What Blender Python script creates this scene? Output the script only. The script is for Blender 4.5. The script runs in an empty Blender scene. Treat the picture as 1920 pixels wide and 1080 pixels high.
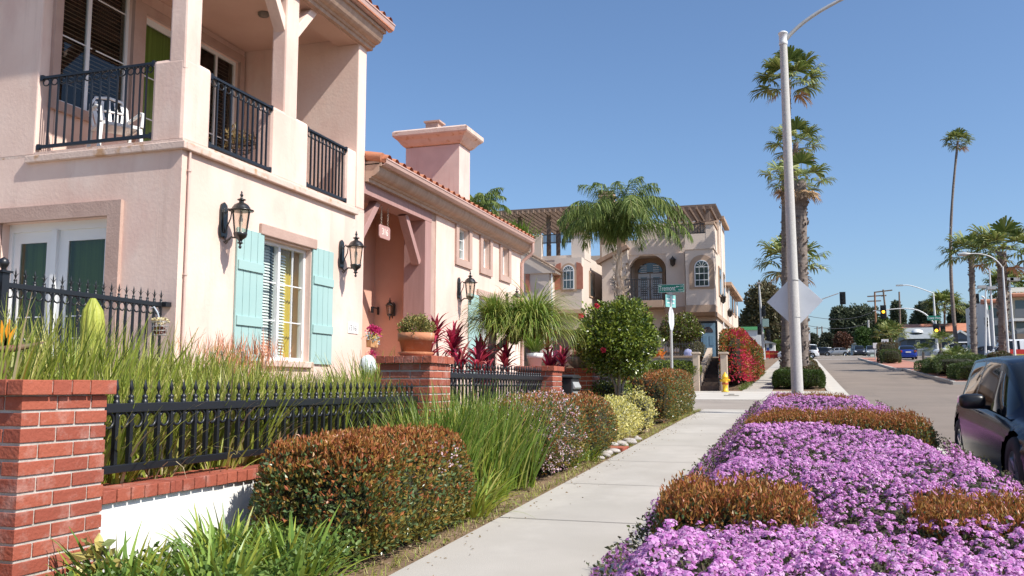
EXPO = 0.45; SKYSTR = .12; SUNSTR = 4.7
import bpy, math, random
import numpy as np
from mathutils import Vector, Matrix, Euler
random.seed(7); RNG = np.random.default_rng(7)
S = bpy.context.scene; COL = S.collection
PI = math.pi; R = math.radians
# ---------------------------------------------------------------- camera model (street frame: +Y runs up the street, X across, Z up)
EYE = 1.12; FOC = 1680.0
YAW = math.atan(543/1690.2); PIT = math.atan(185/1680.0)
CR = Euler((PI/2+PIT, 0, YAW), 'XYZ').to_matrix()
def ray(px, py): return CR @ Vector((px-960, 540-py, -FOC))
def atX(px, py, X):
    d = ray(px, py); t = X/d.x; return Vector((X, d.y*t, EYE+d.z*t))
def atY(px, py, Y):
    d = ray(px, py); t = Y/d.y; return Vector((d.x*t, Y, EYE+d.z*t))
KN = [(-60,-1.9),(0,0),(8,.24),(17,.53),(26,.74),(37,.92),(46,1.33),(60,2.0),(80,2.96),(110,4.4),(150,6.1),(200,7.2),(300,8.6),(420,9.6),(900,13.0),(6000,14.0)]
def g(y):
    return float(np.interp(y, [k[0] for k in KN], [k[1] for k in KN]))
def gv(y): return np.interp(y, [k[0] for k in KN], [k[1] for k in KN])
def onG(px, py):
    d = ray(px, py); t = .001
    for i in range(4000):
        if EYE+d.z*t < g(d.y*t): break
        t *= 1.004
    return Vector((d.x*t, d.y*t, g(d.y*t)))
# ---------------------------------------------------------------- materials
MATS = {}
def nt(name):
    m = bpy.data.materials.new(name); m.use_nodes = True
    n = m.node_tree.nodes; l = m.node_tree.links
    b = n['Principled BSDF']; return m, n, l, b
def mat(name, c, c2=None, rough=.7, scale=3.0, detail=4, bump=0, bscale=60, metal=0, spec=.5, island=False, coat=0, vstr=None, stain=None, emit=None, estr=0):
    """plain surface: colour varies between c and c2 by world-space noise (or per island), with a noise bump"""
    if name in MATS: return MATS[name]
    m, n, l, b = nt(name)
    b.inputs['Roughness'].default_value = rough; b.inputs['Metallic'].default_value = metal
    b.inputs['Specular IOR Level'].default_value = spec
    b.inputs['Coat Weight'].default_value = coat; b.inputs['Coat Roughness'].default_value = .04
    geo = n.new('ShaderNodeNewGeometry')
    col = None
    if c2 is None: b.inputs['Base Color'].default_value = (*c, 1)
    else:
        r = n.new('ShaderNodeValToRGB'); r.color_ramp.elements[0].color = (*c, 1); r.color_ramp.elements[1].color = (*c2, 1)
        if island: l.new(geo.outputs['Random Per Island'], r.inputs[0])
        else:
            mp = n.new('ShaderNodeMapping'); l.new(geo.outputs['Position'], mp.inputs[0])
            if vstr: mp.inputs['Scale'].default_value = vstr
            t = n.new('ShaderNodeTexNoise'); t.inputs['Scale'].default_value = scale; t.inputs['Detail'].default_value = detail
            l.new(mp.outputs[0], t.inputs['Vector']); l.new(t.outputs[0], r.inputs[0])
            r.color_ramp.elements[0].position = .3; r.color_ramp.elements[1].position = .7
        col = r.outputs[0]
        if stain:   # (colour, noise scale, threshold, amount, stretch)
            sc, ss, th, am, st = stain
            mp = n.new('ShaderNodeMapping'); l.new(geo.outputs['Position'], mp.inputs[0]); mp.inputs['Scale'].default_value = st
            t = n.new('ShaderNodeTexNoise'); t.inputs['Scale'].default_value = ss; t.inputs['Detail'].default_value = 6
            l.new(mp.outputs[0], t.inputs['Vector'])
            rr = n.new('ShaderNodeValToRGB'); rr.color_ramp.elements[0].position = th; rr.color_ramp.elements[1].position = min(1, th+.15)
            rr.color_ramp.elements[0].color = (0,0,0,1); rr.color_ramp.elements[1].color = (am,am,am,1)
            l.new(t.outputs[0], rr.inputs[0])
            mx = n.new('ShaderNodeMix'); mx.data_type = 'RGBA'; l.new(rr.outputs[0], mx.inputs[0]); l.new(col, mx.inputs[6]); mx.inputs[7].default_value = (*sc, 1)
            col = mx.outputs[2]
        l.new(col, b.inputs['Base Color'])
    if bump:
        t = n.new('ShaderNodeTexNoise'); t.inputs['Scale'].default_value = bscale; t.inputs['Detail'].default_value = 5
        l.new(geo.outputs['Position'], t.inputs['Vector'])
        bp = n.new('ShaderNodeBump'); bp.inputs['Strength'].default_value = min(1, bump); bp.inputs['Distance'].default_value = .01
        l.new(t.outputs[0], bp.inputs['Height']); l.new(bp.outputs[0], b.inputs['Normal'])
    if emit: b.inputs['Emission Color'].default_value = (*emit, 1); b.inputs['Emission Strength'].default_value = estr
    MATS[name] = m; return m
def leafmat(name, cols, rough=.45, trans=.3, spec=.4):
    """leaf colours picked per leaf, with light coming through"""
    if name in MATS: return MATS[name]
    m, n, l, b = nt(name)
    geo = n.new('ShaderNodeNewGeometry'); r = n.new('ShaderNodeValToRGB'); l.new(geo.outputs['Random Per Island'], r.inputs[0])
    e = r.color_ramp.elements; e[0].color = (*cols[0], 1); e[1].color = (*cols[-1], 1)
    for i, c in enumerate(cols[1:-1]): x = e.new((i+1)/(len(cols)-1)); x.color = (*c, 1)
    l.new(r.outputs[0], b.inputs['Base Color']); b.inputs['Roughness'].default_value = rough; b.inputs['Specular IOR Level'].default_value = spec
    tr = n.new('ShaderNodeBsdfTranslucent'); l.new(r.outputs[0], tr.inputs[0])
    mx = n.new('ShaderNodeMixShader'); mx.inputs[0].default_value = trans
    l.new(b.outputs[0], mx.inputs[1]); l.new(tr.outputs[0], mx.inputs[2]); l.new(mx.outputs[0], n['Material Output'].inputs[0])
    MATS[name] = m; return m
def glassmat(name, tint=(.9,.95,.93), ior=1.5, boost=0.0):
    if name in MATS: return MATS[name]
    m, n, l, b = nt(name); n.remove(b)
    t = n.new('ShaderNodeBsdfTransparent'); t.inputs[0].default_value = (*tint, 1)
    gl = n.new('ShaderNodeBsdfGlossy'); gl.inputs['Roughness'].default_value = .01
    f = n.new('ShaderNodeLayerWeight'); f.inputs[0].default_value = .5; p = n.new('ShaderNodeMath'); p.operation = 'POWER'; p.inputs[1].default_value = 4; l.new(f.outputs['Facing'], p.inputs[0])
    a = n.new('ShaderNodeMath'); a.operation = 'MULTIPLY_ADD'; a.use_clamp = True; a.inputs[1].default_value = .9; a.inputs[2].default_value = .05+boost; l.new(p.outputs[0], a.inputs[0])
    mx = n.new('ShaderNodeMixShader'); l.new(a.outputs[0], mx.inputs[0]); l.new(t.outputs[0], mx.inputs[1]); l.new(gl.outputs[0], mx.inputs[2])
    l.new(mx.outputs[0], n['Material Output'].inputs[0]); MATS[name] = m; return m
# ---------------------------------------------------------------- objects
def tag(o, label=None, cat=None, group=None, kind=None):
    if label: o['label'] = label
    if cat: o['category'] = cat
    if group: o['group'] = group
    if kind: o['kind'] = kind
    return o
def thing(name, label, cat, loc=(0,0,0), rz=0, group=None):
    o = bpy.data.objects.new(name, None); COL.objects.link(o); o.empty_display_size = .1
    o.location = loc; o.rotation_euler = (0,0,rz); return tag(o, label, cat, group)
KIDS = {}
def link(name, me, parent=None, loc=None):
    o = bpy.data.objects.new(name, me); COL.objects.link(o)
    if parent: o.parent = parent; KIDS.setdefault(parent.name, []).append(o)
    if loc is not None: o.location = loc
    return o
def copy_tree(o, parent=None, loc=None, rz=None, label=None, scale=None):
    c = o.copy(); COL.objects.link(c)
    if parent: c.parent = parent; KIDS.setdefault(parent.name, []).append(c)
    if loc is not None: c.location = loc
    if rz is not None: c.rotation_euler = (0,0,rz)
    if label: c['label'] = label
    if scale is not None: c.scale = (scale,)*3
    for ch in KIDS.get(o.name, []): copy_tree(ch, c)
    return c
class MB:
    """collects shapes in one mesh; world=True means the shapes are given in street coordinates"""
    def __init__(s): s.v = []; s.f = []; s.m = []; s.mi = 0; s.M = None; s.sm = []; s.smooth = False
    def add(s, vs, fs):
        k = len(s.v)
        if s.M is not None: vs = [s.M @ Vector(p) for p in vs]
        s.v += [tuple(p) for p in vs]; s.f += [tuple(i+k for i in f) for f in fs]; s.m += [s.mi]*len(fs); s.sm += [s.smooth]*len(fs); return s
    def box(s, x0, x1, y0, y1, z0, z1, mi=None):
        if mi is not None: s.mi = mi
        if x0 > x1: x0, x1 = x1, x0
        if y0 > y1: y0, y1 = y1, y0
        if z0 > z1: z0, z1 = z1, z0
        sm = s.smooth; s.smooth = False
        s.add([(x0,y0,z0),(x1,y0,z0),(x1,y1,z0),(x0,y1,z0),(x0,y0,z1),(x1,y0,z1),(x1,y1,z1),(x0,y1,z1)],
              [(0,3,2,1),(4,5,6,7),(0,1,5,4),(1,2,6,5),(2,3,7,6),(3,0,4,7)]); s.smooth = sm; return s
    def bar(s, a, b, w, h=None, up=(0,0,1)):
        a = Vector(a); b = Vector(b); h = h or w; d = (b-a).normalized(); u = Vector(up)
        if abs(d.dot(u)) > .99: u = Vector((1,0,0))
        r = d.cross(u).normalized(); u = r.cross(d)
        vs = [p + r*(sx*w/2) + u*(sz*h/2) for p in (a,b) for sx, sz in ((-1,-1),(1,-1),(1,1),(-1,1))]
        return s.add(vs, [(0,3,2,1),(4,5,6,7),(0,1,5,4),(1,2,6,5),(2,3,7,6),(3,0,4,7)])
    def tube(s, pts, r, n=8, caps=True):
        pts = [Vector(p) for p in pts]; rs = r if isinstance(r, (list,tuple)) else [r]*len(pts); vs = []
        pu = None
        for i, p in enumerate(pts):
            d = (pts[min(i+1,len(pts)-1)]-pts[max(i-1,0)]).normalized()
            u = pu if pu is not None else (Vector((0,0,1)) if abs(d.z) < .9 else Vector((1,0,0)))
            a = d.cross(u).normalized(); u = a.cross(d).normalized(); pu = u
            for k in range(n):
                t = 2*PI*k/n; vs.append(p + a*math.cos(t)*rs[i] + u*math.sin(t)*rs[i])
        fs = [(i*n+k, i*n+(k+1)%n, (i+1)*n+(k+1)%n, (i+1)*n+k) for i in range(len(pts)-1) for k in range(n)]
        sm = s.smooth; s.smooth = True; s.add(vs, fs); s.smooth = sm
        if caps and n > 2:
            s.add(vs[:n], [tuple(range(n))[::-1]]); s.add(vs[-n:], [tuple(range(n))])
        return s
    def lathe(s, prof, c=(0,0,0), n=16, close=False):
        """prof: list of (radius, z)"""
        vs = [(c[0]+r*math.cos(2*PI*k/n), c[1]+r*math.sin(2*PI*k/n), c[2]+z) for r, z in prof for k in range(n)]
        fs = [(i*n+k, i*n+(k+1)%n, (i+1)*n+(k+1)%n, (i+1)*n+k) for i in range(len(prof)-1) for k in range(n)]
        sm = s.smooth; s.smooth = True; s.add(vs, fs); s.smooth = sm; return s
    def torus(s, c, r, t, ax='x', n=14, m=6, sq=1.0):
        c = Vector(c); vs = []
        for i in range(n):
            a = 2*PI*i/n
            for j in range(m):
                b = 2*PI*j/m; rr = r+t*math.cos(b); w = t*math.sin(b)
                p = {'x': (w, rr*math.cos(a), rr*math.sin(a)*sq), 'y': (rr*math.cos(a), w, rr*math.sin(a)*sq), 'z': (rr*math.cos(a), rr*math.sin(a), w)}[ax]
                vs.append(c+Vector(p))
        sm = s.smooth; s.smooth = True
        s.add(vs, [(i*m+j, ((i+1)%n)*m+j, ((i+1)%n)*m+(j+1)%m, i*m+(j+1)%m) for i in range(n) for j in range(m)]); s.smooth = sm; return s
    def prism(s, poly, a, b, ax='x'):
        """poly of (p,q) extruded from a to b along ax; (p,q) = (y,z) for x, (x,z) for y, (x,y) for z"""
        f = {'x': lambda p,q,t: (t,p,q), 'y': lambda p,q,t: (p,t,q), 'z': lambda p,q,t: (p,q,t)}[ax]; n = len(poly)
        vs = [f(p,q,a) for p,q in poly] + [f(p,q,b) for p,q in poly]
        return s.add(vs, [tuple(range(n))[::-1], tuple(range(n,2*n))] + [(i,(i+1)%n,n+(i+1)%n,n+i) for i in range(n)])
    def build(s, name, mats, parent=None, world=True, label=None, cat=None, group=None, kind=None, bevel=0, origin=None, fix=True):
        if not isinstance(mats, (list,tuple)): mats = [mats]
        off = Vector((0,0,0))
        if world and parent is not None:
            p = parent
            while p is not None: off += p.location; p = p.parent
        if origin is not None: off = Vector(origin)
        me = bpy.data.meshes.new(name); me.from_pydata([tuple(Vector(p)-off) for p in s.v], [], s.f)
        for m in mats: me.materials.append(m)
        me.polygons.foreach_set('material_index', s.m); me.polygons.foreach_set('use_smooth', s.sm); me.update()
        if fix:
            import bmesh
            bm = bmesh.new(); bm.from_mesh(me); bmesh.ops.recalc_face_normals(bm, faces=bm.faces); bm.to_mesh(me); bm.free()
        o = link(name, me, parent)
        if origin is not None and parent is None: o.location = origin
        if bevel:
            b = o.modifiers.new('bevel', 'BEVEL'); b.width = bevel; b.segments = 2; b.limit_method = 'ANGLE'
        return tag(o, label, cat, group, kind)
def wallX(mb, x0, x1, y0, y1, z0, z1, holes=()):
    """a wall slab between x0 and x1 with rectangular holes [(ya,yb,za,zb)]"""
    ys = sorted({y0,y1,*[h[0] for h in holes],*[h[1] for h in holes]}); zs = sorted({z0,z1,*[h[2] for h in holes],*[h[3] for h in holes]})
    _wall(mb, ys, zs, holes, lambda a,b,c,d: mb.box(x0,x1,a,b,c,d))
def wallY(mb, y0, y1, x0, x1, z0, z1, holes=()):
    xs = sorted({x0,x1,*[h[0] for h in holes],*[h[1] for h in holes]}); zs = sorted({z0,z1,*[h[2] for h in holes],*[h[3] for h in holes]})
    _wall(mb, xs, zs, holes, lambda a,b,c,d: mb.box(a,b,y0,y1,c,d))
def _wall(mb, us, zs, holes, put):
    for j in range(len(zs)-1):
        run = None
        for i in range(len(us)-1):
            cu, cz = (us[i]+us[i+1])/2, (zs[j]+zs[j+1])/2
            hole = any(h[0] < cu < h[1] and h[2] < cz < h[3] for h in holes)
            if not hole: run = (run[0] if run else us[i], us[i+1])
            if (hole or i == len(us)-2) and run: put(run[0], run[1], zs[j], zs[j+1]); run = None
def fast(name, V, Q, mats, mi=None, parent=None, smooth=False, loc=None, **kw):
    """V (n,3), Q (m,4) arrays -> one mesh, quickly; V is local to loc/parent"""
    me = bpy.data.meshes.new(name); V = np.ascontiguousarray(V, dtype=np.float32); Q = np.ascontiguousarray(Q, dtype=np.int32)
    k = Q.shape[1]
    me.vertices.add(len(V)); me.vertices.foreach_set('co', V.ravel())
    me.loops.add(Q.size); me.loops.foreach_set('vertex_index', Q.ravel())
    me.polygons.add(len(Q)); me.polygons.foreach_set('loop_start', np.arange(0, Q.size, k, dtype=np.int32))
    for m in (mats if isinstance(mats, (list,tuple)) else [mats]): me.materials.append(m)
    if mi is not None: me.polygons.foreach_set('material_index', np.ascontiguousarray(mi, dtype=np.int32))
    me.polygons.foreach_set('use_smooth', np.full(len(Q), smooth, dtype=bool))
    me.update(calc_edges=True)
    o = link(name, me, parent, loc); return tag(o, **kw)
class FB:
    """collects numpy foliage"""
    def __init__(s): s.V = []; s.Q = []; s.I = []; s.n = 0
    def put(s, V, Q, mi=0):
        s.V.append(V.reshape(-1,3)); s.Q.append(Q+s.n); s.I.append(np.full(len(Q), mi) if np.isscalar(mi) else mi); s.n += len(V.reshape(-1,3))
    def build(s, name, mats, **kw):
        return fast(name, np.concatenate(s.V), np.concatenate(s.Q), mats, np.concatenate(s.I), **kw)
def unit(v): return v/np.maximum(np.linalg.norm(v, axis=-1, keepdims=True), 1e-9)
def leaves(fb, P, D, L, Wd, mi=0, fold=.25, jit=.5, rng=RNG):
    """a pointed leaf (two folded quads) at every point P, growing along D"""
    n = len(P); D = unit(D + rng.normal(0, jit, (n,3))); U = unit(np.cross(D, rng.normal(0,1,(n,3)))); N = np.cross(D, U)
    L = (np.broadcast_to(L, n)*rng.uniform(.7,1.25,n))[:,None]; Wd = (np.broadcast_to(Wd, n)*rng.uniform(.8,1.2,n))[:,None]
    a = P; b = P+D*L; m = P+D*L*.5
    V = np.stack([a, m+U*Wd*.5+N*Wd*fold, b, m-U*Wd*.5+N*Wd*fold], 1)
    fb.put(V, np.arange(4*n).reshape(n,4), mi)
def blades(fb, B, az, lean, L, w, droop=.5, seg=5, mi=0, twist=.0, pw=1.6, rng=RNG):
    """long narrow leaves from B: they start at angle lean from upright and bend over by droop"""
    n = len(B); az = np.broadcast_to(az, n); lean = np.broadcast_to(lean, n); L = np.broadcast_to(L, n); w = np.broadcast_to(w, n); droop = np.broadcast_to(droop, n)
    t = np.linspace(0,1,seg+1); h = np.stack([np.cos(az), np.sin(az), np.zeros(n)], 1); side = np.stack([-np.sin(az+twist), np.cos(az+twist), np.zeros(n)], 1)
    P = B.copy(); pts = [P.copy()]
    for i in range(seg):
        th = lean + droop*((i+.5)/seg)**1.5
        P = P + (h*np.sin(th)[:,None] + np.array([0,0,1])*np.cos(th)[:,None])*(L/seg)[:,None]; pts.append(P.copy())
    C = np.stack(pts, 1)                                             # n,seg+1,3
    ww = (w[:,None]*np.maximum(.06, (1-t[None]**pw))*(.75+.5*t[None]))[:,:,None]*.5
    V = np.stack([C-side[:,None]*ww, C+side[:,None]*ww], 2)          # n,seg+1,2,3
    base = (np.arange(n)*(seg+1)*2)[:,None] + (np.arange(seg)*2)[None]
    Q = np.stack([base, base+1, base+3, base+2], -1).reshape(-1,4)
    if not np.isscalar(mi): mi = np.repeat(mi, seg)
    fb.put(V, Q, mi)
def sbox(n, a, b, c, p=5, rng=RNG, bottom=False):
    """n points with outward normals on a rounded box of half sizes a,b,c"""
    ar = np.array([b*c, b*c, a*c, a*c, a*b, a*b if bottom else 0]); f = rng.choice(6, n, p=ar/ar.sum()); u = rng.uniform(-1,1,(n,3))
    for k, (ax, sg) in enumerate(((0,1),(0,-1),(1,1),(1,-1),(2,1),(2,-1))): u[f==k, ax] = sg
    nrm = (np.abs(u)**p).sum(1)**(1/p); u = u/nrm[:,None]
    N = unit(np.sign(u)*np.abs(u)**(p-1)/np.array([a,b,c])); return u*np.array([a,b,c]), N
def wob(P, s, k=1.0, ph=0):
    return s*(np.sin(P[:,0]*3.1*k+ph)+np.sin(P[:,1]*2.7*k+1.3+ph)+np.sin(P[:,2]*4.3*k+2.1+ph)+np.sin((P[:,0]+P[:,1])*7*k+ph)*.6)/2.5
# ---------------------------------------------------------------- render look, sky, sun, camera
S.view_settings.view_transform = 'Standard'; S.view_settings.look = 'None'; S.view_settings.gamma = 1; S.view_settings.exposure = EXPO
S.render.engine = 'CYCLES'; S.cycles.max_bounces = 6; S.cycles.diffuse_bounces = 3; S.cycles.glossy_bounces = 3; S.cycles.transmission_bounces = 3; S.cycles.transparent_max_bounces = 8
S.cycles.use_denoising = True; S.cycles.caustics_reflective = False; S.cycles.caustics_refractive = False; S.cycles.sample_clamp_indirect = 6
SUN = Vector((1, -.25, 1.08)).normalized()
wd = bpy.data.worlds.new('World'); S.world = wd; wd.use_nodes = True
sk = wd.node_tree.nodes.new('ShaderNodeTexSky'); sk.sky_type = 'NISHITA'; sk.sun_disc = False
sk.sun_elevation = math.asin(SUN.z); sk.sun_rotation = math.atan2(SUN.x, SUN.y); sk.altitude = 0; sk.air_density = 1.0; sk.dust_density = 1.3; sk.ozone_density = 6.2
wd.node_tree.links.new(sk.outputs[0], wd.node_tree.nodes['Background'].inputs[0]); wd.node_tree.nodes['Background'].inputs[1].default_value = SKYSTR
sl = bpy.data.lights.new('sun', 'SUN'); sl.energy = SUNSTR; sl.angle = R(.53); sl.color = (1, .955, .88)
so = bpy.data.objects.new('sun', sl); COL.objects.link(so); so.rotation_euler = SUN.to_track_quat('Z', 'Y').to_euler(); so.location = (30,-10,60)
cd = bpy.data.cameras.new('camera'); cd.sensor_width = 36; cd.lens = 36*FOC/1920; cd.clip_start = .05; cd.clip_end = 8000
co = bpy.data.objects.new('camera', cd); COL.objects.link(co); co.location = (0,0,EYE); co.rotation_euler = (PI/2+PIT, 0, YAW); S.camera = co
# ---------------------------------------------------------------- ground sheets (all follow the street's climb)
M_soil = mat('soil', (.15,.095,.055), (.27,.18,.11), .95, 5, 8, bump=.8, bscale=40)
M_conc = mat('pavement_concrete', (.37,.34,.295), (.44,.405,.355), .85, 1.3, 9, bump=.25, bscale=180, stain=((.36,.33,.29), 3.0, .58, .35, (1,1,1)))
M_conc2 = mat('apron_concrete', (.46,.42,.36), (.54,.50,.44), .85, .8, 8, bump=.2, bscale=150)
M_joint = mat('joint', (.22,.20,.18), rough=.95)
M_asph = mat('asphalt', (.185,.147,.117), (.235,.188,.15), .9, .55, 9, bump=.5, bscale=220, stain=((.16,.13,.105), .9, .56, .5, (1,.18,1)))
M_alley = mat('alley_asphalt', (.26,.22,.185), (.33,.285,.24), .9, .8, 8, bump=.4, bscale=200)
M_white = mat('road_paint', (.72,.72,.70), (.82,.82,.80), .7, 14, 6)
M_pave = mat('median_brick_paving', (.36,.15,.10), (.46,.21,.15), .85, 6, 6, bump=.3)
M_terr = mat('terrain', (.20,.16,.10), (.13,.14,.07), .95, .05, 8)
def rdrop(y): return -.12*np.clip((36-np.asarray(y, float))/14, 0, 1)           # the carriageway lies lower beside the near kerb
def sheet(name, x0, x1, y0, y1, dz, m, step=1.0, kind='structure', sides=0, drop=False):
    n = max(2, int((y1-y0)/step)+1); ys = np.linspace(y0, y1, n); z = gv(ys)+dz+(rdrop(ys) if drop else 0)
    V = np.stack([np.stack([np.full(n,x0), ys, z], 1), np.stack([np.full(n,x1), ys, z], 1)], 1).reshape(-1,3)
    i = np.arange(n-1)*2; Q = np.stack([i, i+1, i+3, i+2], 1)
    if sides:
        V2 = V.copy(); V2[:,2] -= sides; k = len(V); V = np.concatenate([V, V2])
        Q = np.concatenate([Q, np.stack([i+1, i+k+1, i+k+3, i+3], 1), np.stack([i+k, i, i+2, i+k+2], 1), [[0,k,k+1,1]], [[2*n-2, 2*n-1, k+2*n-1, k+2*n-2]]])
    return fast(name, V, Q, m, kind=kind)
sheet('ground', -4000, 4000, -60, 6000, -.50, M_terr, 10)
sheet('garden_soil', -60, -2.1, -25, 20.7, -.03, M_soil, .5)
sheet('pavement', -2.1, -.72, -25, 20.7, 0, M_conc, .5, sides=.2)
sheet('planting_strip_soil', -.72, 1.35, -25, 19.2, -.03, M_soil, .5)
sheet('kerb', 1.35, 1.5, -25, 19.6, .004, M_conc2, .5, sides=.4)
sheet('corner_pavement', -.72, 1.5, 19.2, 20.7, -.004, M_conc2, .5, sides=.4)
sheet('alley', -60, 1.5, 20.7, 27, -.03, M_alley, .5)
sheet('apron', -60, 1.2, 27, 37.6, -.008, M_conc2, .5, sides=.2)
sheet('pavement', -2.3, -1.15, 37.6, 112, 0, M_conc, 1, sides=.2)
sheet('planting_strip_soil', -1.15, .95, 37.6, 110, -.03, M_soil, 1)
sheet('kerb', .95, 1.1, 37.6, 111, .004, M_conc2, 1, sides=.25)
sheet('yard_soil', -60, -2.3, 37.6, 112, -.05, M_soil, 1)
sheet('gutter', 1.1, 1.75, 19.6, 111, -.128, M_conc2, 1, drop=True)
sheet('gutter', 1.5, 1.95, -25, 19.6, -.128, M_conc2, 1, drop=True)
sheet('road', 1.1, 60, -25, 112, -.14, M_asph, 1, drop=True)
sheet('cross_street', -120, 120, 112, 134, -.13, M_asph, 1)
sheet('road', .5, 9, 134, 900, -.14, M_asph, 4)
for x0, x1, y0, y1 in ((6.9, 11.5, 46.6, 68), (6.4, 9.6, 68, 110), (13, 40, 58, 66)):
    sheet('median_paving', x0, x1, y0, y1, .0, M_pave, 1)
    sheet('kerb', x0-.15, x0, y0-.15, y1, .01, M_conc2, 1, sides=.3); sheet('kerb', x0, x1, y0-.15, y0, .01, M_conc2, 1, sides=.3)
sheet('road_marking', -.42, -.02, 21.3, 24.6, -.024, M_white, .5)
sheet('road_marking', 1.3, 6.2, 110.4, 111.6, -.134, M_white, .4)
sheet('road_marking', -20, 9, 131, 132, -.124, M_white, .4)
sheet('patio_ground', -13.5, -3.45, -2, 20.5, .02, M_soil, .5)
j = MB()
for k in range(12):
    y = .65+1.86*k; j.add([(-2.1,y-.006,g(y)+.003), (-.72,y-.006,g(y)+.003), (-.72,y+.006,g(y)+.003), (-2.1,y+.006,g(y)+.003)], [(0,1,2,3)])
for k in range(30):
    y = 39+2.4*k; j.add([(-2.3,y-.012,g(y)+.003), (-1.15,y-.012,g(y)+.003), (-1.15,y+.012,g(y)+.003), (-2.3,y+.012,g(y)+.003)], [(0,1,2,3)])
for x in (-1.1, -4): j.add([(x,27.2,g(27.2)-.004), (x+.015,27.2,g(27.2)-.004), (x+.015,37,g(37)-.004), (x,37,g(37)-.004)], [(0,1,2,3)])
j.build('pavement_joints', M_joint, kind='structure', fix=False)
# ---------------------------------------------------------------- the pink stucco house
E = EYE
M_st = mat('pink_stucco', (.71,.505,.42), (.82,.625,.53), .9, .9, 8, bump=.3, bscale=22, stain=((.62,.43,.36), 1.6, .52, .5, (1,1,.3)))
M_st2 = mat('porch_stucco', (.62,.33,.24), (.70,.40,.30), .9, 1.2, 8, bump=.5, bscale=26)
M_trimst = mat('taupe_trim', (.42,.28,.23), (.50,.35,.29), .85, 3, 6, bump=.5, bscale=30)
M_corn = mat('cornice_plaster', (.42,.28,.205), (.52,.37,.28), .85, 4, 6, bump=.4, bscale=30, vstr=(1,3,1))
M_gut = mat('gutter_metal', (.54,.35,.30), (.60,.40,.345), .45, 3)
M_ledge = mat('ledge_plaster', (.58,.43,.36), (.68,.53,.45), .85, 3, 8, bump=.5, bscale=30, stain=((.42,.22,.09), 7, .56, .8, (1,1,1)))
M_wood = mat('mauve_wood', (.36,.20,.18), (.42,.245,.22), .7, 3, 6, bump=.2, vstr=(6,6,.6))
M_iron = mat('black_iron', (.012,.013,.016), rough=.38, spec=.6)
M_tile = mat('clay_roof_tile', (.36,.13,.07), (.52,.22,.12), .8, 2.2, 6, bump=.4, vstr=(.6,3.6,1))
M_vinyl = mat('white_vinyl', (.74,.74,.73), rough=.35)
M_shut = mat('aqua_shutter', (.33,.50,.475), (.37,.54,.51), .5, 2)
M_glass = glassmat('window_glass'); M_glassd = glassmat('dark_window_glass', (.62,.66,.62), 1.5, .0)
M_blind = mat('blind_slat', (.70,.72,.70), rough=.5)
M_blindb = mat('brown_blind', (.40,.28,.19), rough=.6)
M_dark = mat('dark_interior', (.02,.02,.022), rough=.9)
M_curt = mat('green_curtain', (.16,.27,.025), (.30,.46,.06), .8, 1, 2, vstr=(30,30,.2))
M_curty = mat('yellow_curtain', (.52,.36,.03), (.62,.45,.06), .8, 1, 2, vstr=(40,40,.3))
M_tc = mat('terracotta', (.42,.16,.075), (.52,.22,.11), .8, 9, 6, bump=.4, stain=((.58,.38,.28), 14, .56, .7, (1,1,1)))
def streaks(m, col, sc, amt, st, th=.55):
    """weather marks with a shape of their own, mixed over a surface's colour"""
    n, l = m.node_tree.nodes, m.node_tree.links; b = n['Principled BSDF']; src = b.inputs['Base Color'].links[0].from_socket
    g_ = n.new('ShaderNodeNewGeometry'); mp = n.new('ShaderNodeMapping'); mp.inputs['Scale'].default_value = st; l.new(g_.outputs['Position'], mp.inputs[0])
    t = n.new('ShaderNodeTexNoise'); t.inputs['Scale'].default_value = sc; t.inputs['Detail'].default_value = 7; t.inputs['Roughness'].default_value = .65; l.new(mp.outputs[0], t.inputs['Vector'])
    r = n.new('ShaderNodeValToRGB'); r.color_ramp.elements[0].position = th; r.color_ramp.elements[1].position = th+.2; r.color_ramp.elements[0].color = (0,0,0,1); r.color_ramp.elements[1].color = (amt,amt,amt,1); l.new(t.outputs[0], r.inputs[0])
    x = n.new('ShaderNodeMix'); x.data_type = 'RGBA'; l.new(r.outputs[0], x.inputs[0]); l.new(src, x.inputs[6]); x.inputs[7].default_value = (*col, 1); l.new(x.outputs[2], b.inputs['Base Color'])
streaks(M_st, (.52,.36,.30), 3.2, .42, (1.6,1.6,.12), .54); streaks(M_st, (.80,.68,.60), 1.1, .5, (1,1,.7), .52); streaks(M_st, (.66,.41,.35), 1.7, .5, (1,1,.6), .53); streaks(M_st, (.45,.30,.25), 16, .35, (1,1,1), .62)
streaks(M_conc, (.30,.26,.21), .7, .35, (1,.45,1), .55); streaks(M_conc, (.22,.19,.16), 26, .45, (1,1,1), .68); streaks(M_conc, (.60,.56,.50), .35, .5, (1.4,1,1), .5)
streaks(M_asph, (.13,.11,.09), .5, .5, (1.5,.08,1), .55); streaks(M_asph, (.34,.29,.24), 9, .35, (1,1,1), .62)
XF, XR, YL = -6.8, -8.85, 8.68                         # facade, balcony recess wall, left gable wall
H = thing('stucco_house', 'large pale pink stucco house with aqua shutters and corner balcony behind the iron fence', 'house', (-9, 12, 0))
m = MB(); T = .25
win1 = (10.3, 11.56, E+.36, E+2.0); win2 = (18.72, 20.0, E+.30, E+2.0)
small = [(17.45,18.05,E+2.66,E+3.33), (18.95,19.42,E+2.66,E+3.33), (20.33,20.82,E+2.66,E+3.33)]
wallX(m, XF-T, XF, YL, 13.32, -.4, E+2.80, [win1]); XD = (-9.42, -7.78)
wallY(m, YL, YL+T, -16, XF-T-.001, -.4, E+2.80, [(XD[0], XD[1], E-.32, E+2.03)])
m.box(-16, XF-T-.001, 13.32-T, 13.32, -.4, E+2.80)
m.build('wall', M_st, H, label='ground floor wall with the wide shuttered window')
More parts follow.
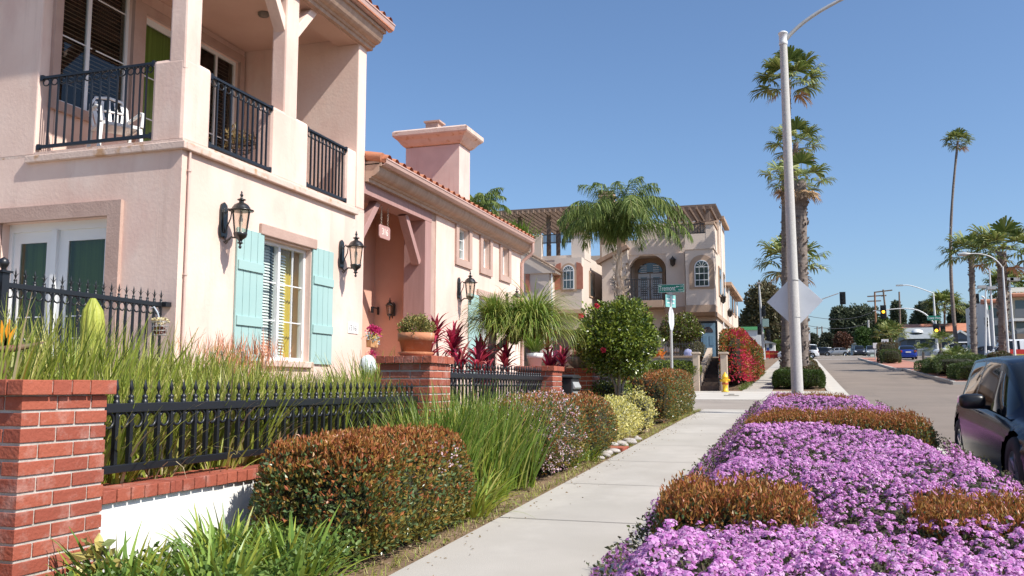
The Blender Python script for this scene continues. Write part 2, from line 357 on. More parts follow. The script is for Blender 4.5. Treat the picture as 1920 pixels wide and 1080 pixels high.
m = MB(); m.box(-16, XF-.002, YL+.002, 13.32, E+2.802, E+2.86); m.build('balcony_floor', M_ledge, H)
m = MB(); m.box(-8.99, XF+.07, YL-.055, YL, E+2.72, E+2.81); m.box(XF, XF+.07, YL, 12.95, E+2.72, E+2.81); m.build('ledge', M_ledge, H, bevel=.012)
# upper walls: recess wall with windows, the end wall, left wall beyond the balcony opening
m = MB(); W1 = (8.98, 10.16, E+3.62, E+6.2); DR = (10.42, 11.32, E+2.86, E+5.34); W2 = (11.66, 12.78, E+3.5, E+5.42)
wallX(m, XR-T, XR, YL+.3, 12.97, E+2.86, E+7.0, [W1, DR, W2])
m.build('recess_wall', M_st, H)
m = MB(); m.box(-16, XF, 13.0, 13.32, E+2.86, E+5.72); m.box(-16, XR, YL, YL+.3, E+2.82, E+7.0)
m.build('end_wall', M_st, H, bevel=.02)
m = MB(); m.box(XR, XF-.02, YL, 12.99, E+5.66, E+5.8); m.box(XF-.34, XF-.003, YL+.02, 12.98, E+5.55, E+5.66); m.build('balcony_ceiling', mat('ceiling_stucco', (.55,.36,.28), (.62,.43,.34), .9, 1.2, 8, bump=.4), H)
m = MB(); m.lathe([(.001,0),(.07,0),(.07,.02),(.085,.02),(.085,.05)], (-7.75, 11.6, E+5.61), 14); m.build('recessed_light', mat('light_trim', (.2,.17,.14), rough=.5), H)
def rblock(y0, y1, x0, x1, z1, nm='parapet'):
    mm = MB(); mm.box(x0, x1, y0, y1, E+2.81, z1); return mm.build(nm, M_st, H, bevel=.05)
rblock(YL, 9.22, -7.21, XF, E+3.86); rblock(10.5, 11.43, -7.03, XF, E+3.83); rblock(12.66, 13.0, -7.03, XF-.001, E+3.80)
for y in (YL+.002, 10.83):
    mm = MB(); mm.box(XF-.2, XF-.002, y, y+.3, E+3.7, E+5.6); mm.build('column', M_st, H, bevel=.03)
    if y > 9:
        mm = MB()
        for s in (-1, 1): mm.bar((XF-.1, y+.15+s*.1, E+5.0), (XF-.1, y+.15+s*.62, E+5.6), .13, .14, up=(1,0,0))
        mm.build('brace', M_st, H, bevel=.01)
def railing(parent, p0, p1, z0, z1, n, name='balcony_railing', ring=.043, bw=.019, circles=True):
    """horizontal rails between p0 and p1 with n balusters and a row of rings"""
    p0 = Vector(p0); p1 = Vector(p1); d = (p1-p0).normalized(); ax = 'x' if abs(d.y) > abs(d.x) else 'y'
    m = MB(); m.bar((*p0.xy, z1), (*p1.xy, z1), .045, .03)
    for p in (p0, p1): m.box(p.x-.02, p.x+.02, p.y-.02, p.y+.02, z1-.035, z1+.035)
    r = m.build(name, M_iron, parent); m = MB(); m.bar((*p0.xy, z0), (*p1.xy, z0), .035, .04)
    for p in (p0, p1): m.box(p.x-.02, p.x+.02, p.y-.02, p.y+.02, z0-.035, z0+.035)
    m.build('bottom_rail', M_iron, r)
    m = MB()
    for i in range(n+1):
        q = p0.lerp(p1, (i)/(n)); 
        if circles and i < n: c = p0.lerp(p1, (i+.5)/n); m.torus((c.x, c.y, z1-.02-ring), ring, .009, ax)
    if circles: m.build('ring_row', M_iron, r)
    for i in range(1, n):
        q = p0.lerp(p1, i/n); m = MB(); m.box(q.x-bw/2, q.x+bw/2, q.y-bw/2, q.y+bw/2, z0+.02, z1-.015); m.build('baluster', M_iron, r)
    return r
railing(H, (-8.82, YL+.03, 0), (-7.22, YL+.03, 0), E+2.93, E+3.83, 14)
railing(H, (XF-.03, 9.23, 0), (XF-.03, 10.49, 0), E+2.91, E+3.79, 11)
railing(H, (XF-.03, 11.44, 0), (XF-.03, 12.65, 0), E+2.91, E+3.76, 11)
# big cornice, gutter and tiled roof of the tall part, and of the lower wing
def cornice(y0, y1, zb, xo, k=1.0, nm='cornice'):
    """mouldings along the facade: zb bottom height"""
    m = MB(); m.smooth = False
    prof = [(0,0),(.06,0),(.07,.05),(.10,.055),(.11,.07),(.12,.085)] + [(.12+.14*math.sin(a), .085+.16*(1-math.cos(a))) for a in np.linspace(.2,PI/2,6)] + [(.30,.25),(.30,.30),(-.3,.30),(-.3,0)]
    poly = [(XF+x*k, zb+z*k) for x, z in prof]
    m.prism([(p[0], p[1]) for p in poly], y0, y1, 'y'); return m.build(nm, M_corn, H)
def gutter(y0, y1, zb, x0):
    m = MB(); prof = [(0,0),(.05,0),(.10,.035),(.115,.09),(.125,.095),(.125,.115),(.105,.115),(.095,.045),(.045,.012),(.012,.012),(.012,.10),(0,.10)]
    m.prism([(x0+a, zb+b) for a, b in prof], y0, y1, 'y'); return m.build('gutter', M_gut, H)
def tiles(y0, y1, x0, x1, z0, slope, nm='roof', nx=8, per=.28, side=None):
    """barrel tiles running up the slope from the eave x0 (right) to x1 (left)"""
    mm = MB(); n = max(1, round((y1-y0)/per)); per = (y1-y0)/n; rr = per*.27; L = (x0-x1)/nx
    mm.smooth = True
    for i in range(n):
        yc = y0+per*(i+.5)
        for kx in range(nx):
            xa = x0-kx*L+.02; xb = x0-(kx+1)*L-.03; za = z0+slope*(kx*L)+.03; zb = z0+slope*((kx+1)*L)-.0
            vs = []; N = 7
            for q, (x, z, r) in enumerate(((xa,za,rr*1.12),(xb,zb,rr*.9))):
                for t in range(N): a = PI*t/(N-1); vs.append((x, yc+r*math.cos(a), z+r*math.sin(a)*1.05))
            mm.add(vs, [(t, t+1, N+t+1, N+t) for t in range(N-1)])
            vs2 = [(xa-.01, yc+rr*.8*math.cos(PI*t/(N-1)), za+rr*.8*math.sin(PI*t/(N-1))) for t in range(N)]
    k = mm.smooth; mm.smooth = False
    mm.add([(x0+.0,y0,z0+.015),(x0,y1,z0+.015),(x1,y1,z0+slope*(x0-x1)+.0),(x1,y0,z0+slope*(x0-x1)+.0),(x0,y0,z0-.05),(x0,y1,z0-.05),(x1,y1,z0+slope*(x0-x1)-.08),(x1,y0,z0+slope*(x0-x1)-.08)],
           [(0,1,2,3),(4,7,6,5),(0,4,5,1),(2,6,7,3),(0,3,7,4),(1,5,6,2)])
    return mm.build(nm, M_tile, H, fix=False)
cornice(8.3, 13.40, E+5.56, 0); gutter(8.2, 13.52, E+5.87, XF+.30)
m = MB(); m.box(-16.2, XF+.28, 8.2, 13.46, E+5.83, E+5.9); m.build('soffit', M_corn, H)
tiles(8.2, 13.50, XF+.40, -11.6, E+5.93, .34)
m = MB(); m.box(-16, -11.6, 8.2, 13.5, E+5.9, E+7.6); m.build('roof_ridge_mass', M_tile, H)
Y2 = 22.05
m = MB(); wallX(m, XF-T, XF, 16.28, Y2, -.4, E+3.62, [win2, *small]); m.box(-16, XF-T-.001, Y2-T, Y2, -.4, E+3.62); m.build('wing_wall', M_st, H)
cornice(13.33, Y2+.1, E+3.36, 0); gutter(13.34, 21.95, E+3.62, XF+.28)
tiles(13.34, Y2+.02, XF+.36, -12, E+3.70, .34, per=.28)
m = MB(); m.box(-12.2, XF+.26, 13.33, Y2+.05, E+3.64, E+3.70); m.build('soffit', M_corn, H)
m = MB(); m.tube([(XF+.34, Y2-.12, E+3.64), (XF+.34, Y2-.10, E+3.42), (XF+.28, Y2-.1, E+3.33), (XF+.10, Y2-.1, E+3.2), (XF+.05, Y2-.1, E+3.1), (XF+.05, Y2-.1, E+.0)], .045, 8); m.build('downspout', M_gut, H)
m = MB(); m.tube([(XF+.03, 8.79, E+2.72), (XF+.03, 8.79, -.3)], .017, 8)
for z in (2.5, 1.3, .05): m.lathe([(.026,-.012),(.026,.012)], (XF+.03, 8.79, E+z), 8)
m.build('downspout', mat('painted_pipe', (.62,.44,.37), (.68,.50,.43), .6, 3), H)
m = MB(); m.tube([(XF+.02, 13.36, E+3.8), (XF+.3, 13.36, E+3.75)], .085, 10); m.build('ridge_end_tile', M_tile, H)
# porch
m = MB(); m.box(-8.2, -8.0, 13.0, 16.3, -.4, E+3.6); m.box(-8.0, -7.2, 16.12, 16.28, -.4, E+3.6); m.box(-8.0, XF-.05, 13.33, 16.12, E+3.42, E+3.5); m.build('porch_wall', M_st2, H)
m = MB(); m.box(-8.0, XF-.0, 13.33, 16.12, -.4, E-.35); m.build('porch_floor', M_conc2, H)
m = MB(); m.box(XF-.30, XF-.01, 13.33, 16.10, E+3.16, E+3.42); m.build('porch_beam', M_wood, H, bevel=.006)
m = MB(); m.box(-7.2, XF-.012, 15.80, 16.09, -.3, E+3.16); m.build('porch_post', M_wood, H, bevel=.006)
m = MB(); m.box(XF-.11, XF-.02, 16.10, 16.28, -.4, E+3.42); m.build('porch_jamb', M_trimst, H)
for a, b in (((13.36, 2.35), (14.05, 3.16)), ((15.78, 2.35), (15.15, 3.16))):
    m = MB(); m.bar((XF-.15, a[0], E+a[1]), (XF-.15, b[0], E+b[1]), .12, .13, up=(1,0,0)); m.build('porch_brace', M_wood, H, bevel=.005)
# chimney
m = MB(); m.box(-9.5, -8.0, 20.7, 21.4, E+2.5, E+6.05); m.build('chimney', mat('chimney_stucco', (.60,.44,.39), (.71,.54,.48), .9, 2, 8, bump=.3, stain=((.50,.20,.16), 5, .6, .5, (5,5,.1))), H)
m = MB(); pr = [(0,0),(.05,.02),(.10,.07),(.16,.15),(.25,.22),(.27,.25),(.27,.34),(.22,.38),(0,.42)]
for q, (d, z) in enumerate(pr[:-1]):
    d2, z2 = pr[q+1]; x0,x1,y0,y1 = -9.5,-8.0,20.7,21.4
    r = lambda d, z: [(x0-d,y0-d,E+5.98+z),(x1+d,y0-d,E+5.98+z),(x1+d,y1+d,E+5.98+z),(x0-d,y1+d,E+5.98+z)]
    m.add(r(d,z)+r(d2,z2), [(k,(k+1)%4,4+(k+1)%4,4+k) for k in range(4)])
m.box(-9.5,-8.0,20.7,21.4,E+5.97,E+6.40); m.build('chimney_cap', M_ledge, H, fix=True)
m = MB(); m.box(-8.95,-8.6,20.9,21.2,E+6.40,E+6.62); m.box(-9.0,-8.55,20.86,21.24,E+6.62,E+6.66); m.build('flue', M_trimst, H)
# windows
def blinds(parent, x, y0, y1, z0, z1, m_, step=.05, tilt=.6, w=.05):
    mm = MB(); z = z0+.03
    while z < z1-.02:
        dx, dz = w/2*math.cos(tilt), w/2*math.sin(tilt)
        mm.add([(x-dx,y0,z+dz),(x+dx,y0,z-dz),(x+dx,y1,z-dz),(x-dx,y1,z+dz)], [(0,1,2,3)]); z += step
    return mm.build('blind', m_, parent, fix=False)
def windowX(x, y0, y1, z0, z1, fw=.05, split=True, grid=(), glass=None, trim=None, room=True, parent=None, split_at=.5, name='window'):
    """white framed window in a wall facing +X; x is the wall's face"""
    P = parent or H; m = MB(); xi = x-.10
    m.box(xi-.03, xi+.03, y0, y1, z0, z0+fw); m.box(xi-.03, xi+.03, y0, y1, z1-fw, z1); m.box(xi-.029, xi+.029, y0, y0+fw, z0+fw, z1-fw); m.box(xi-.029, xi+.029, y1-fw, y1, z0+fw, z1-fw)
    yc = y0+(y1-y0)*split_at
    if split: m.box(xi-.028, xi+.028, yc-fw/2, yc+fw/2, z0+fw, z1-fw)
    f = m.build(name, M_vinyl, P)
    if grid:
        for k, (a, b, c, d) in enumerate(grid): e_ = .0007*k; m = MB(); m.box(xi-.004-e_, xi+.008+e_, y0+(y1-y0)*a-.008, y0+(y1-y0)*b+.008, z0+(z1-z0)*c-.008, z0+(z1-z0)*d+.008); m.build('glazing_bar', M_vinyl, f)
    m = MB(); m.add([(xi-.008,y0+.01,z0+.01),(xi-.008,y1-.01,z0+.01),(xi-.008,y1-.01,z1-.01),(xi-.008,y0+.01,z1-.01)], [(0,1,2,3)]); m.build('pane', glass or M_glass, f, fix=False)
    if room:
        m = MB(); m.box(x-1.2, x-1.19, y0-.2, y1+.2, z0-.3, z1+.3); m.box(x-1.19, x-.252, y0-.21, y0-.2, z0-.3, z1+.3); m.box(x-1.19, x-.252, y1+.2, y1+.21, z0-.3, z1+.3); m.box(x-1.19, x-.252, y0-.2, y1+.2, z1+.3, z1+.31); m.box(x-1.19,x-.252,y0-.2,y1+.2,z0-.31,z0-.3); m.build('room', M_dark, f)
    return f
f = windowX(XF, *win1, grid=((.53,.97,.335,.335),(.53,.97,.655,.655),(.03,.47,.335,.335),(.03,.47,.655,.655),(.78,.78,.03,.97)))
blinds(f, XF-.19, win1[0]+.03, win1[0]+.62, win1[2]+.03, win1[3]-.04, M_blind, .042, 1.05)
blinds(f, XF-.19, win1[0]+.66, win1[0]+.98, win1[2]+.05, win1[3]-.08, M_blind, .042, .9)
m = MB(); m.add([(XF-.26, win1[0]+.86+.02*i, z) for i in range(21) for z in (win1[2], win1[3])], [(2*i,2*i+2,2*i+3,2*i+1) for i in range(20)])
m.v = [(v[0]+.015*math.sin(v[1]*90), v[1], v[2]) for v in m.v]; m.build('curtain', M_curty, f, fix=False)
m = MB(); m.box(XF, XF+.05, win1[0]-.1, win1[1]+.1, win1[3]+.02, win1[3]+.16); m.build('window_header', M_trimst, H, bevel=.012)
m = MB(); m.box(XF, XF+.06, win1[0]-.06, win1[1]+.06, win1[2]-.09, win1[2]-.005); m.build('window_sill', M_ledge, H, bevel=.01)
f = windowX(XF, *win2, grid=((.53,.97,.35,.35),(.03,.47,.35,.35),(.03,.97,.65,.65)))
blinds(f, XF-.19, win2[0]+.03, win2[1]-.03, win2[2]+.03, win2[3]-.04, M_blind, .045, 1.0)
m = MB(); m.box(XF, XF+.05, win2[0]-.1, win2[1]+.1, win2[3]+.02, win2[3]+.16); m.build('window_header', M_trimst, H, bevel=.012)
for y0, y1, z0, z1 in small:
    f = windowX(XF, y0, y1, z0, z1, fw=.045, split=False, grid=((.5,.5,.05,.95),(.05,.95,.35,.35),(.05,.95,.66,.66)))
    blinds(f, XF-.17, y0+.02, y1-.02, z0+.02, z1-.02, M_blind, .05, 1.0)
    m = MB(); wallX(m, XF, XF+.045, y0-.17, y1+.17, z0-.15, z1+.07, [(y0-.01,y1+.01,z0-.01,z1+.01)]); m.build('window_surround', M_trimst, H)
def shutter(y0, y1, z0, z1, nb=4):
    m = MB(); w = (y1-y0)/nb
    for k in range(nb): m.box(XF+.012, XF+.034, y0+k*w+.004, y0+(k+1)*w-.004, z0, z1)
    m.box(XF+.004, XF+.012, y0+.004, y1-.004, z0+.01, z1-.01)
    for z in (z0+(z1-z0)*.30, z0+(z1-z0)*.72): m.box(XF+.034, XF+.056, y0+.02, y1-.015, z-.06, z+.06)
    return m.build('shutter', M_shut, H, bevel=.003)
shutter(9.68, 10.29, E+.33, E+2.03, 4); shutter(11.57, 12.18, E+.33, E+2.05, 4); shutter(18.06, 18.7, E+.28, E+2.02, 4)
f = windowX(XR, *W1, fw=.05, grid=((.03,.47,.35,.35),(.53,.97,.35,.35),(.03,.47,.62,.62),(.53,.97,.62,.62)), glass=M_glassd, split_at=.42)
blinds(f, XR-.16, W1[0]+.03, W1[1]-.03, W1[2]+.3, W1[3]-.03, M_blindb, .055, .6)
f = windowX(XR, *W2, fw=.05, grid=((.03,.47,.3,.3),(.53,.97,.3,.3)), glass=M_glassd)
blinds(f, XR-.16, (W2[0]+W2[1])/2, W2[1]-.03, W2[2]+.1, W2[3]-.03, M_blindb, .06, .5)
f = windowX(XR, *DR, fw=.09, split=False, grid=((.1,.9,.2,.2),(.1,.9,.42,.42),(.1,.9,.66,.66)), glass=M_glassd, name='balcony_door')
m = MB(); m.box(XR-.2, XR-.19, DR[0], DR[1], DR[2], DR[3]); m.build('curtain', M_curt, f)
for y0,y1,z0,z1 in (W1, W2, DR):
    m = MB(); b = .13; wallX(m, XR, XR+.05, y0-b, y1+b, z0-(b if z0 > E+3 else 0), min(z1+b, E+5.64), [(y0,y1,z0,z1)]); m.build('window_surround', M_trimst, H)
# french doors on the left wall
yd = YL+.13; x0, x1 = XD; z0, z1 = E-.32, E+2.03; xm = (x0+x1)/2
m = MB(); wallY(m, YL-.05, YL+.01, x0-.17, x1+.17, z0, z1+.17, [(x0,x1,z0,z1)]); m.build('door_surround', M_trimst, H)
m = MB(); m.box(x0, x1, yd, yd+.1, z1-.10, z1); m.box(x0, x0+.07, yd+.001, yd+.1, z0, z1-.1); m.box(x1-.07, x1, yd+.001, yd+.1, z0, z1-.1); m.box(xm-.035, xm+.035, yd-.02, yd+.08, z0, z1-.1); fr = m.build('door_frame', M_vinyl, H)
for a, b in ((x0+.07, xm-.035), (xm+.035, x1-.07)):
    m = MB(); wallY(m, yd+.03, yd+.075, a, b, z0, z1-.1, [(a+.13,b-.1,z0+.3,z1-.24)]); d = m.build('french_door', M_vinyl, H)
    m = MB(); m.box(a+.13, b-.1, yd+.045, yd+.052, z0+.3, z1-.24); m.build('pane', M_glassd, d)
    for zq in (.9, 1.17): m = MB(); m.box(a+.13, b-.1, yd+.035, yd+.044, z0+zq, z0+zq+.015); m.build('glazing_bar', M_vinyl, d)
    m = MB(); m.box(a+.05, b-.03, yd+.14, yd+.15, z0+.1, z1-.1); m.build('curtain', M_curt, d)
    m = MB(); m.box(a+.045,a+.075,yd+.0,yd+.03,z0+.95,z0+1.15); m.tube([(a+.06,yd-.02,z0+1.02),(a+.16,yd-.02,z0+1.02)], .01, 6); m.build('handle', mat('brass', (.5,.36,.14), rough=.3, metal=1), d)
# ---------------------------------------------------------------- wall lanterns
M_bronze = mat('dark_bronze', (.018,.017,.016), rough=.3, metal=.0, spec=.8)
M_lglass = glassmat('lantern_glass', (.92,.88,.82), 1.45, .04)
def lantern(label, y, x=XF, zc=2.06, s=1.0, rz=0):
    r = thing('wall_lantern', label, 'lantern', (x, y, E+zc), rz, 'black wall lanterns on the pink house')
    B = lambda mm, n, mt, p=None, **k: mm.build(n, mt, p or r, world=False, **k)
    m = MB(); m.prism([(-.055,-.22),(.055,-.22),(.075,-.17),(.075,.13),(.055,.2),(.0,.235),(-.055,.2),(-.075,.13),(-.075,-.17)], 0, .03, 'x'); m.prism([(-.035,-.16),(.035,-.16),(.045,.1),(0,.17),(-.045,.1)], .03, .045, 'x'); B(m, 'backplate', M_bronze, bevel=.006)
    m = MB(); m.tube([(.03,0,-.2),(.06,0,-.27),(.10,0,-.25),(.14,0,-.22),(.2,0,-.23),(.27,0,-.17)], [.014,.012,.014,.013,.012,.014], 7)
    m.tube([(.04,0,.08),(.09,0,.15),(.13,0,.10),(.12,0,.02),(.07,0,-.08),(.05,0,-.15)], .008, 6); m.tube([(.03,0,-.27),(.06,0,-.30),(.09,0,-.27)], .01, 6); B(m, 'arm', M_bronze)
    c = (.27,0,0)
    m = MB(); m.lathe([(.001,-.375),(.016,-.365),(.02,-.345),(.01,-.33),(.014,-.315),(.04,-.30),(.02,-.285),(.03,-.26),(.075,-.225),(.085,-.19),(.085,-.172),(.001,-.172)], c, 16); B(m, 'base', M_bronze)
    m = MB(); m.lathe([(.08,-.17),(.112,.10)], c, 6); B(m, 'glass', M_lglass)
    m = MB()
    for k in range(6): a = 2*PI*k/6; m.bar((.27+.081*math.cos(a), .081*math.sin(a), -.17), (.27+.114*math.cos(a), .114*math.sin(a), .10), .010)
    B(m, 'cage', M_bronze)
    m = MB(); m.lathe([(.115,.098),(.155,.105),(.158,.115),(.12,.125),(.11,.15),(.085,.185),(.05,.205),(.03,.215),(.03,.235),(.055,.245),(.05,.255),(.022,.262),(.012,.285),(.02,.30),(.022,.31),(.01,.33),(.012,.345),(.001,.37)], c, 20); m.lathe([(.001,.097),(.115,.098)], c, 20); B(m, 'cap', M_bronze)
    m = MB(); m.lathe([(.015,-.17),(.015,-.08),(.022,-.05),(.026,-.01),(.018,.03),(.001,.05)], c, 10); B(m, 'bulb', mat('bulb_glass', (.75,.72,.65), rough=.2))
    r.scale = (s,)*3; return r
lantern('black lantern left of the shuttered window, under the left balcony railing', 9.46)
lantern('black lantern between the shuttered window and the porch', 12.47)
lantern('black lantern on the wall right of the porch, under the small square windows', 17.5)
lantern('black lantern at the far end of the wing, half behind the drooping grassy plant', 20.75)
lantern('small black lantern on the porch back wall behind the potted plant', 16.09, x=-7.62, zc=1.52, s=.62, rz=-PI/2)
# porch bracket, hanging sign, number plaque
m = MB(); m.box(-7.93,-7.9,16.07,16.11,E+1.42,E+1.58); m.tube([(-7.92,16.09,E+1.55),(-7.92,15.82,E+1.55)], .014, 6); m.tube([(-7.92,15.84,E+1.56),(-7.92,15.84,E+1.44)], .03, 8)
tag(m.build('wall_bracket', M_iron, origin=(-7.92,16.09,E+1.5)), 'black iron bracket with a spotlight on the porch wall', 'bracket')
def text(s, size, mt, parent, loc, rot, ext=.004, name='lettering', align='CENTER', sx=1.0):
    c = bpy.data.curves.new(name, 'FONT'); c.body = s; c.size = size; c.extrude = ext; c.align_x = align; c.align_y = 'CENTER'; c.materials.append(mt)
    o = bpy.data.objects.new(name, c); me = bpy.data.meshes.new_from_object(o); bpy.data.objects.remove(o); o = bpy.data.objects.new(name, me); COL.objects.link(o); o.parent = parent; o.location = loc; o.rotation_euler = rot; o.scale = (sx,1,1); KIDS.setdefault(parent.name, []).append(o); return o
sg = thing('hanging_sign', 'mauve house number sign reading 316 hung on chains from the porch beam', 'sign', (XF-.12, 14.35, E+2.68))
m = MB(); m.prism([(-.22,-.09),(-.18,-.12),(.18,-.12),(.22,-.09),(.22,.09),(.18,.12),(-.18,.12),(-.22,.09)], -.012, .012, 'x'); m.build('board', mat('sign_mauve', (.46,.26,.23), rough=.6), sg, world=False, bevel=.004)
text('316', .17, mat('sign_cream', (.8,.76,.68), rough=.6), sg, (.0125,0,0), (PI/2,0,PI/2), .002)
for y in (-.13, .13):
    m = MB()
    for k in range(13): m.torus((0, y, .14+k*.026), .014, .0035, 'x' if k % 2 else 'y', 8, 4)
    m.build('chain', mat('chain_steel', (.5,.45,.38), rough=.4, metal=1), sg, world=False)
pl = thing('number_plaque', 'white ceramic house number plaque on the wall left of the porch', 'sign', (XF, 12.95, E+.93))
m = MB(); m.box(0,.012,-.17,.17,-.085,.085); m.build('plate', mat('ceramic_white', (.82,.80,.76), rough=.25), pl, world=False, bevel=.003)
text('(316)', .13, mat('ink_grey', (.12,.12,.13), rough=.5), pl, (.0125,0,0), (PI/2,0,PI/2), .001)
# balcony furniture
M_plast = mat('white_plastic', (.76,.75,.73), rough=.4)
ch = thing('plastic_chair', 'white plastic garden armchair on the corner balcony', 'chair', (-8.25, 9.3, E+2.86), R(58))
def cb(nm, fn, bevel=.006):
    m = MB(); fn(m); return m.build(nm, M_plast, ch, world=False, bevel=bevel)
cb('seat', lambda m: [m.box(-.22,.22,-.22+.065*k,-.17+.065*k,.40,.425) for k in range(7)] + [m.box(-.25,-.22,-.24,.24,.385,.43), m.box(.22,.25,-.24,.24,.385,.43), m.box(-.22,.22,-.25,-.222,.385,.43)])
def back(m):
    for k in range(5): x = -.16+.08*k; m.bar((x*.85,.23,.42), (x*1.15,.33,.70), .05, .014, up=(0,1,0))
    for k in range(5): x = -.16+.08*k; m.bar((x*1.15,.33,.74), (x*1.0,.36,.88-.02*abs(k-2)), .035, .014, up=(0,1,0))
    m.bar((-.21,.33,.72), (.21,.33,.72), .04, .02); m.tube([(-.2,.22,.40),(-.235,.31,.62),(-.23,.345,.78),(-.17,.37,.89),(0,.375,.92),(.17,.37,.89),(.23,.345,.78),(.235,.31,.62),(.2,.22,.40)], .02, 6)
cb('backrest', back, 0)
for s in (-1, 1):
    cb('armrest', lambda m: m.tube([(s*.235,.30,.60),(s*.28,.15,.64),(s*.28,-.12,.64),(s*.27,-.24,.60),(s*.25,-.24,.42)], .024, 6), 0)
    for y in (-.23, .24): cb('leg', lambda m: m.bar((s*.24,y*.95,.40), (s*.27,y*1.12,0), .05, .045))
pt = thing('balcony_plant', 'dried plant in a wire basket behind the middle balcony railing', 'plant', (-7.55, 10.9, E+2.86))
m = MB()
for k in range(3): a = 2*PI*k/3; m.tube([(.16*math.cos(a),.16*math.sin(a),0),(.06*math.cos(a),.06*math.sin(a),.3),(.12*math.cos(a),.12*math.sin(a),.45)], .008, 5)
for z, r_ in ((.45,.12),(.52,.17),(.6,.19)): m.torus((0,0,z), r_, .007, 'z')
for k in range(8): a = 2*PI*k/8; m.tube([(.1*math.cos(a),.1*math.sin(a),.43),(.19*math.cos(a),.19*math.sin(a),.62)], .005, 4)
m.build('stand', M_iron, pt, world=False)
fb = FB(); q = RNG.normal(0,1,(260,3))*[.12,.12,.08]+[0,0,.62]; leaves(fb, q, np.tile([0,0,1.0],(260,1)), .08, .03, jit=1.0)
M_dry = leafmat('dry_leaf', [(.20,.13,.06),(.28,.20,.08),(.14,.12,.04)]); fb.build('foliage', M_dry, parent=pt)
# ---------------------------------------------------------------- brick pillars, low wall, iron fences
M_brick = mat('red_brick', (.27,.062,.036), (.37,.095,.052), .85, island=True, bump=.5, bscale=55)
nb = M_brick.node_tree; _n, _l = nb.nodes, nb.links           # white bloom on some bricks
_b = _n['Principled BSDF']; _src = _b.inputs['Base Color'].links[0].from_socket
_t = _n.new('ShaderNodeTexNoise'); _t.inputs['Scale'].default_value = 5; _t.inputs['Detail'].default_value = 9; _t.inputs['Roughness'].default_value = .72
_g = _n.new('ShaderNodeNewGeometry'); _l.new(_g.outputs['Position'], _t.inputs['Vector'])
_r = _n.new('ShaderNodeValToRGB'); _r.color_ramp.elements[0].position = .52; _r.color_ramp.elements[1].position = .80; _r.color_ramp.elements[0].color = (0,0,0,1); _r.color_ramp.elements[1].color = (.6,.6,.6,1)
_l.new(_t.outputs[0], _r.inputs[0]); _x = _n.new('ShaderNodeMix'); _x.data_type = 'RGBA'; _l.new(_r.outputs[0], _x.inputs[0]); _l.new(_src, _x.inputs[6]); _x.inputs[7].default_value = (.60,.42,.36,1); _l.new(_x.outputs[2], _b.inputs['Base Color'])
streaks(M_brick, (.16,.07,.05), 7, .55, (1,1,1), .56); streaks(M_brick, (.62,.50,.44), 21, .6, (1,1,.5), .66)
M_mort = mat('mortar', (.38,.33,.28), (.56,.52,.47), .95, 9, 6, bump=.4, bscale=90)
M_wht = mat('white_render', (.80,.79,.76), (.86,.85,.82), .8, 2, 7, bump=.3, bscale=50, stain=((.62,.58,.5), 3, .62, .4, (1,1,.4)))
def pillar(label, x1, y0, ztop, zbot, s=.5):
    x0 = x1-s; y1 = y0+s; p = thing('brick_pillar', label, 'pillar', ((x0+x1)/2, (y0+y1)/2, zbot), group='red brick fence pillars')
    m = MB(); m.box(x0+.007, x1-.007, y0+.007, y1-.007, zbot, ztop-.055); m.build('mortar', M_mort, p)
    m = MB(); h = .0575; pit = .0705; k = 0; z = ztop-.062-h-.010; a = .0955; bl = (s-a-.01*2)/2
    while z > zbot-.05:
        for side in range(4):
            runs = [(0, a)] if False else []
            u = 0.0 if k % 2 == 0 else a+.01
            for q in range(2): runs.append((u, u+bl)); u += bl+.01
            for (ua, ub) in runs:
                j = RNG.uniform(-.0012,.0012,2); ub2 = ub; d0 = RNG.uniform(-.0015,.0015)
                # side 0: -Y, 1: +X, 2: +Y, 3: -X ; the first brick of each side laps the corner
                if side == 0: m.box(x0+ua, x0+ub, y0+d0, y0+a, z+j[0], z+h+j[1])
                if side == 1: m.box(x1-a, x1-d0, y0+ua, y0+ub, z+j[0], z+h+j[1])
                if side == 2: m.box(x1-ub, x1-ua, y1-a, y1-d0, z+j[0], z+h+j[1])
                if side == 3: m.box(x0+d0, x0+a, y1-ub, y1-ua, z+j[0], z+h+j[1])
        z -= pit; k += 1
    m.build('shaft', M_brick, p, bevel=.0025)
    m = MB(); e = .032; n = 6; w = (s+2*e)/n; mo = MB(); mo.box(x0-e+.012, x1+e-.012, y0-e+.012, y1+e-.012, ztop-.055, ztop-.006)
    dp = .17; q4 = round((s+2*e-2*dp)/w); w4 = (s+2*e-2*dp)/q4; zr = lambda: (ztop-.066+RNG.uniform(-.001,.001), ztop+RNG.uniform(-.002,.002))
    for i in range(n):
        a_, b_ = x0-e+i*w+.004, x0-e+(i+1)*w-.004; m.box(a_, b_, y0-e+.004, y0-e+dp-.004, *zr()); m.box(a_, b_, y1+e-dp+.004, y1+e-.004, *zr())
    for i in range(q4):
        a_, b_ = y0-e+dp+i*w4+.004, y0-e+dp+(i+1)*w4-.004; m.box(x0-e+.004, x0-e+dp-.004, a_, b_, *zr()); m.box(x1+e-dp+.004, x1+e-.004, a_, b_, *zr())
    m.box(x0+.13, x1-.13, y0+.13, y1-.13, ztop-.05, ztop-.004)
    m.build('cap', M_brick, p, bevel=.003); mo.build('cap_mortar', M_mort, p); return p
XW = -3.2
pillar('nearest brick pillar at the lower left, cut by the photo edge', XW, 3.06, E+.03, -.1)
pillar('brick pillar carrying the terracotta pot, left of the porch', XW, 7.53, E+.28, -.1)
pillar('brick pillar just left of the black letter box, holding the white pot', XW, 11.76, E+.28, 0)
pillar('brick pillar with the shell planter on top, right of the black letter box', XW, 14.2, E+.30, 0)
pillar('last brick pillar, half hidden behind the small round tree', XW, 18.0, E+.47, .1)
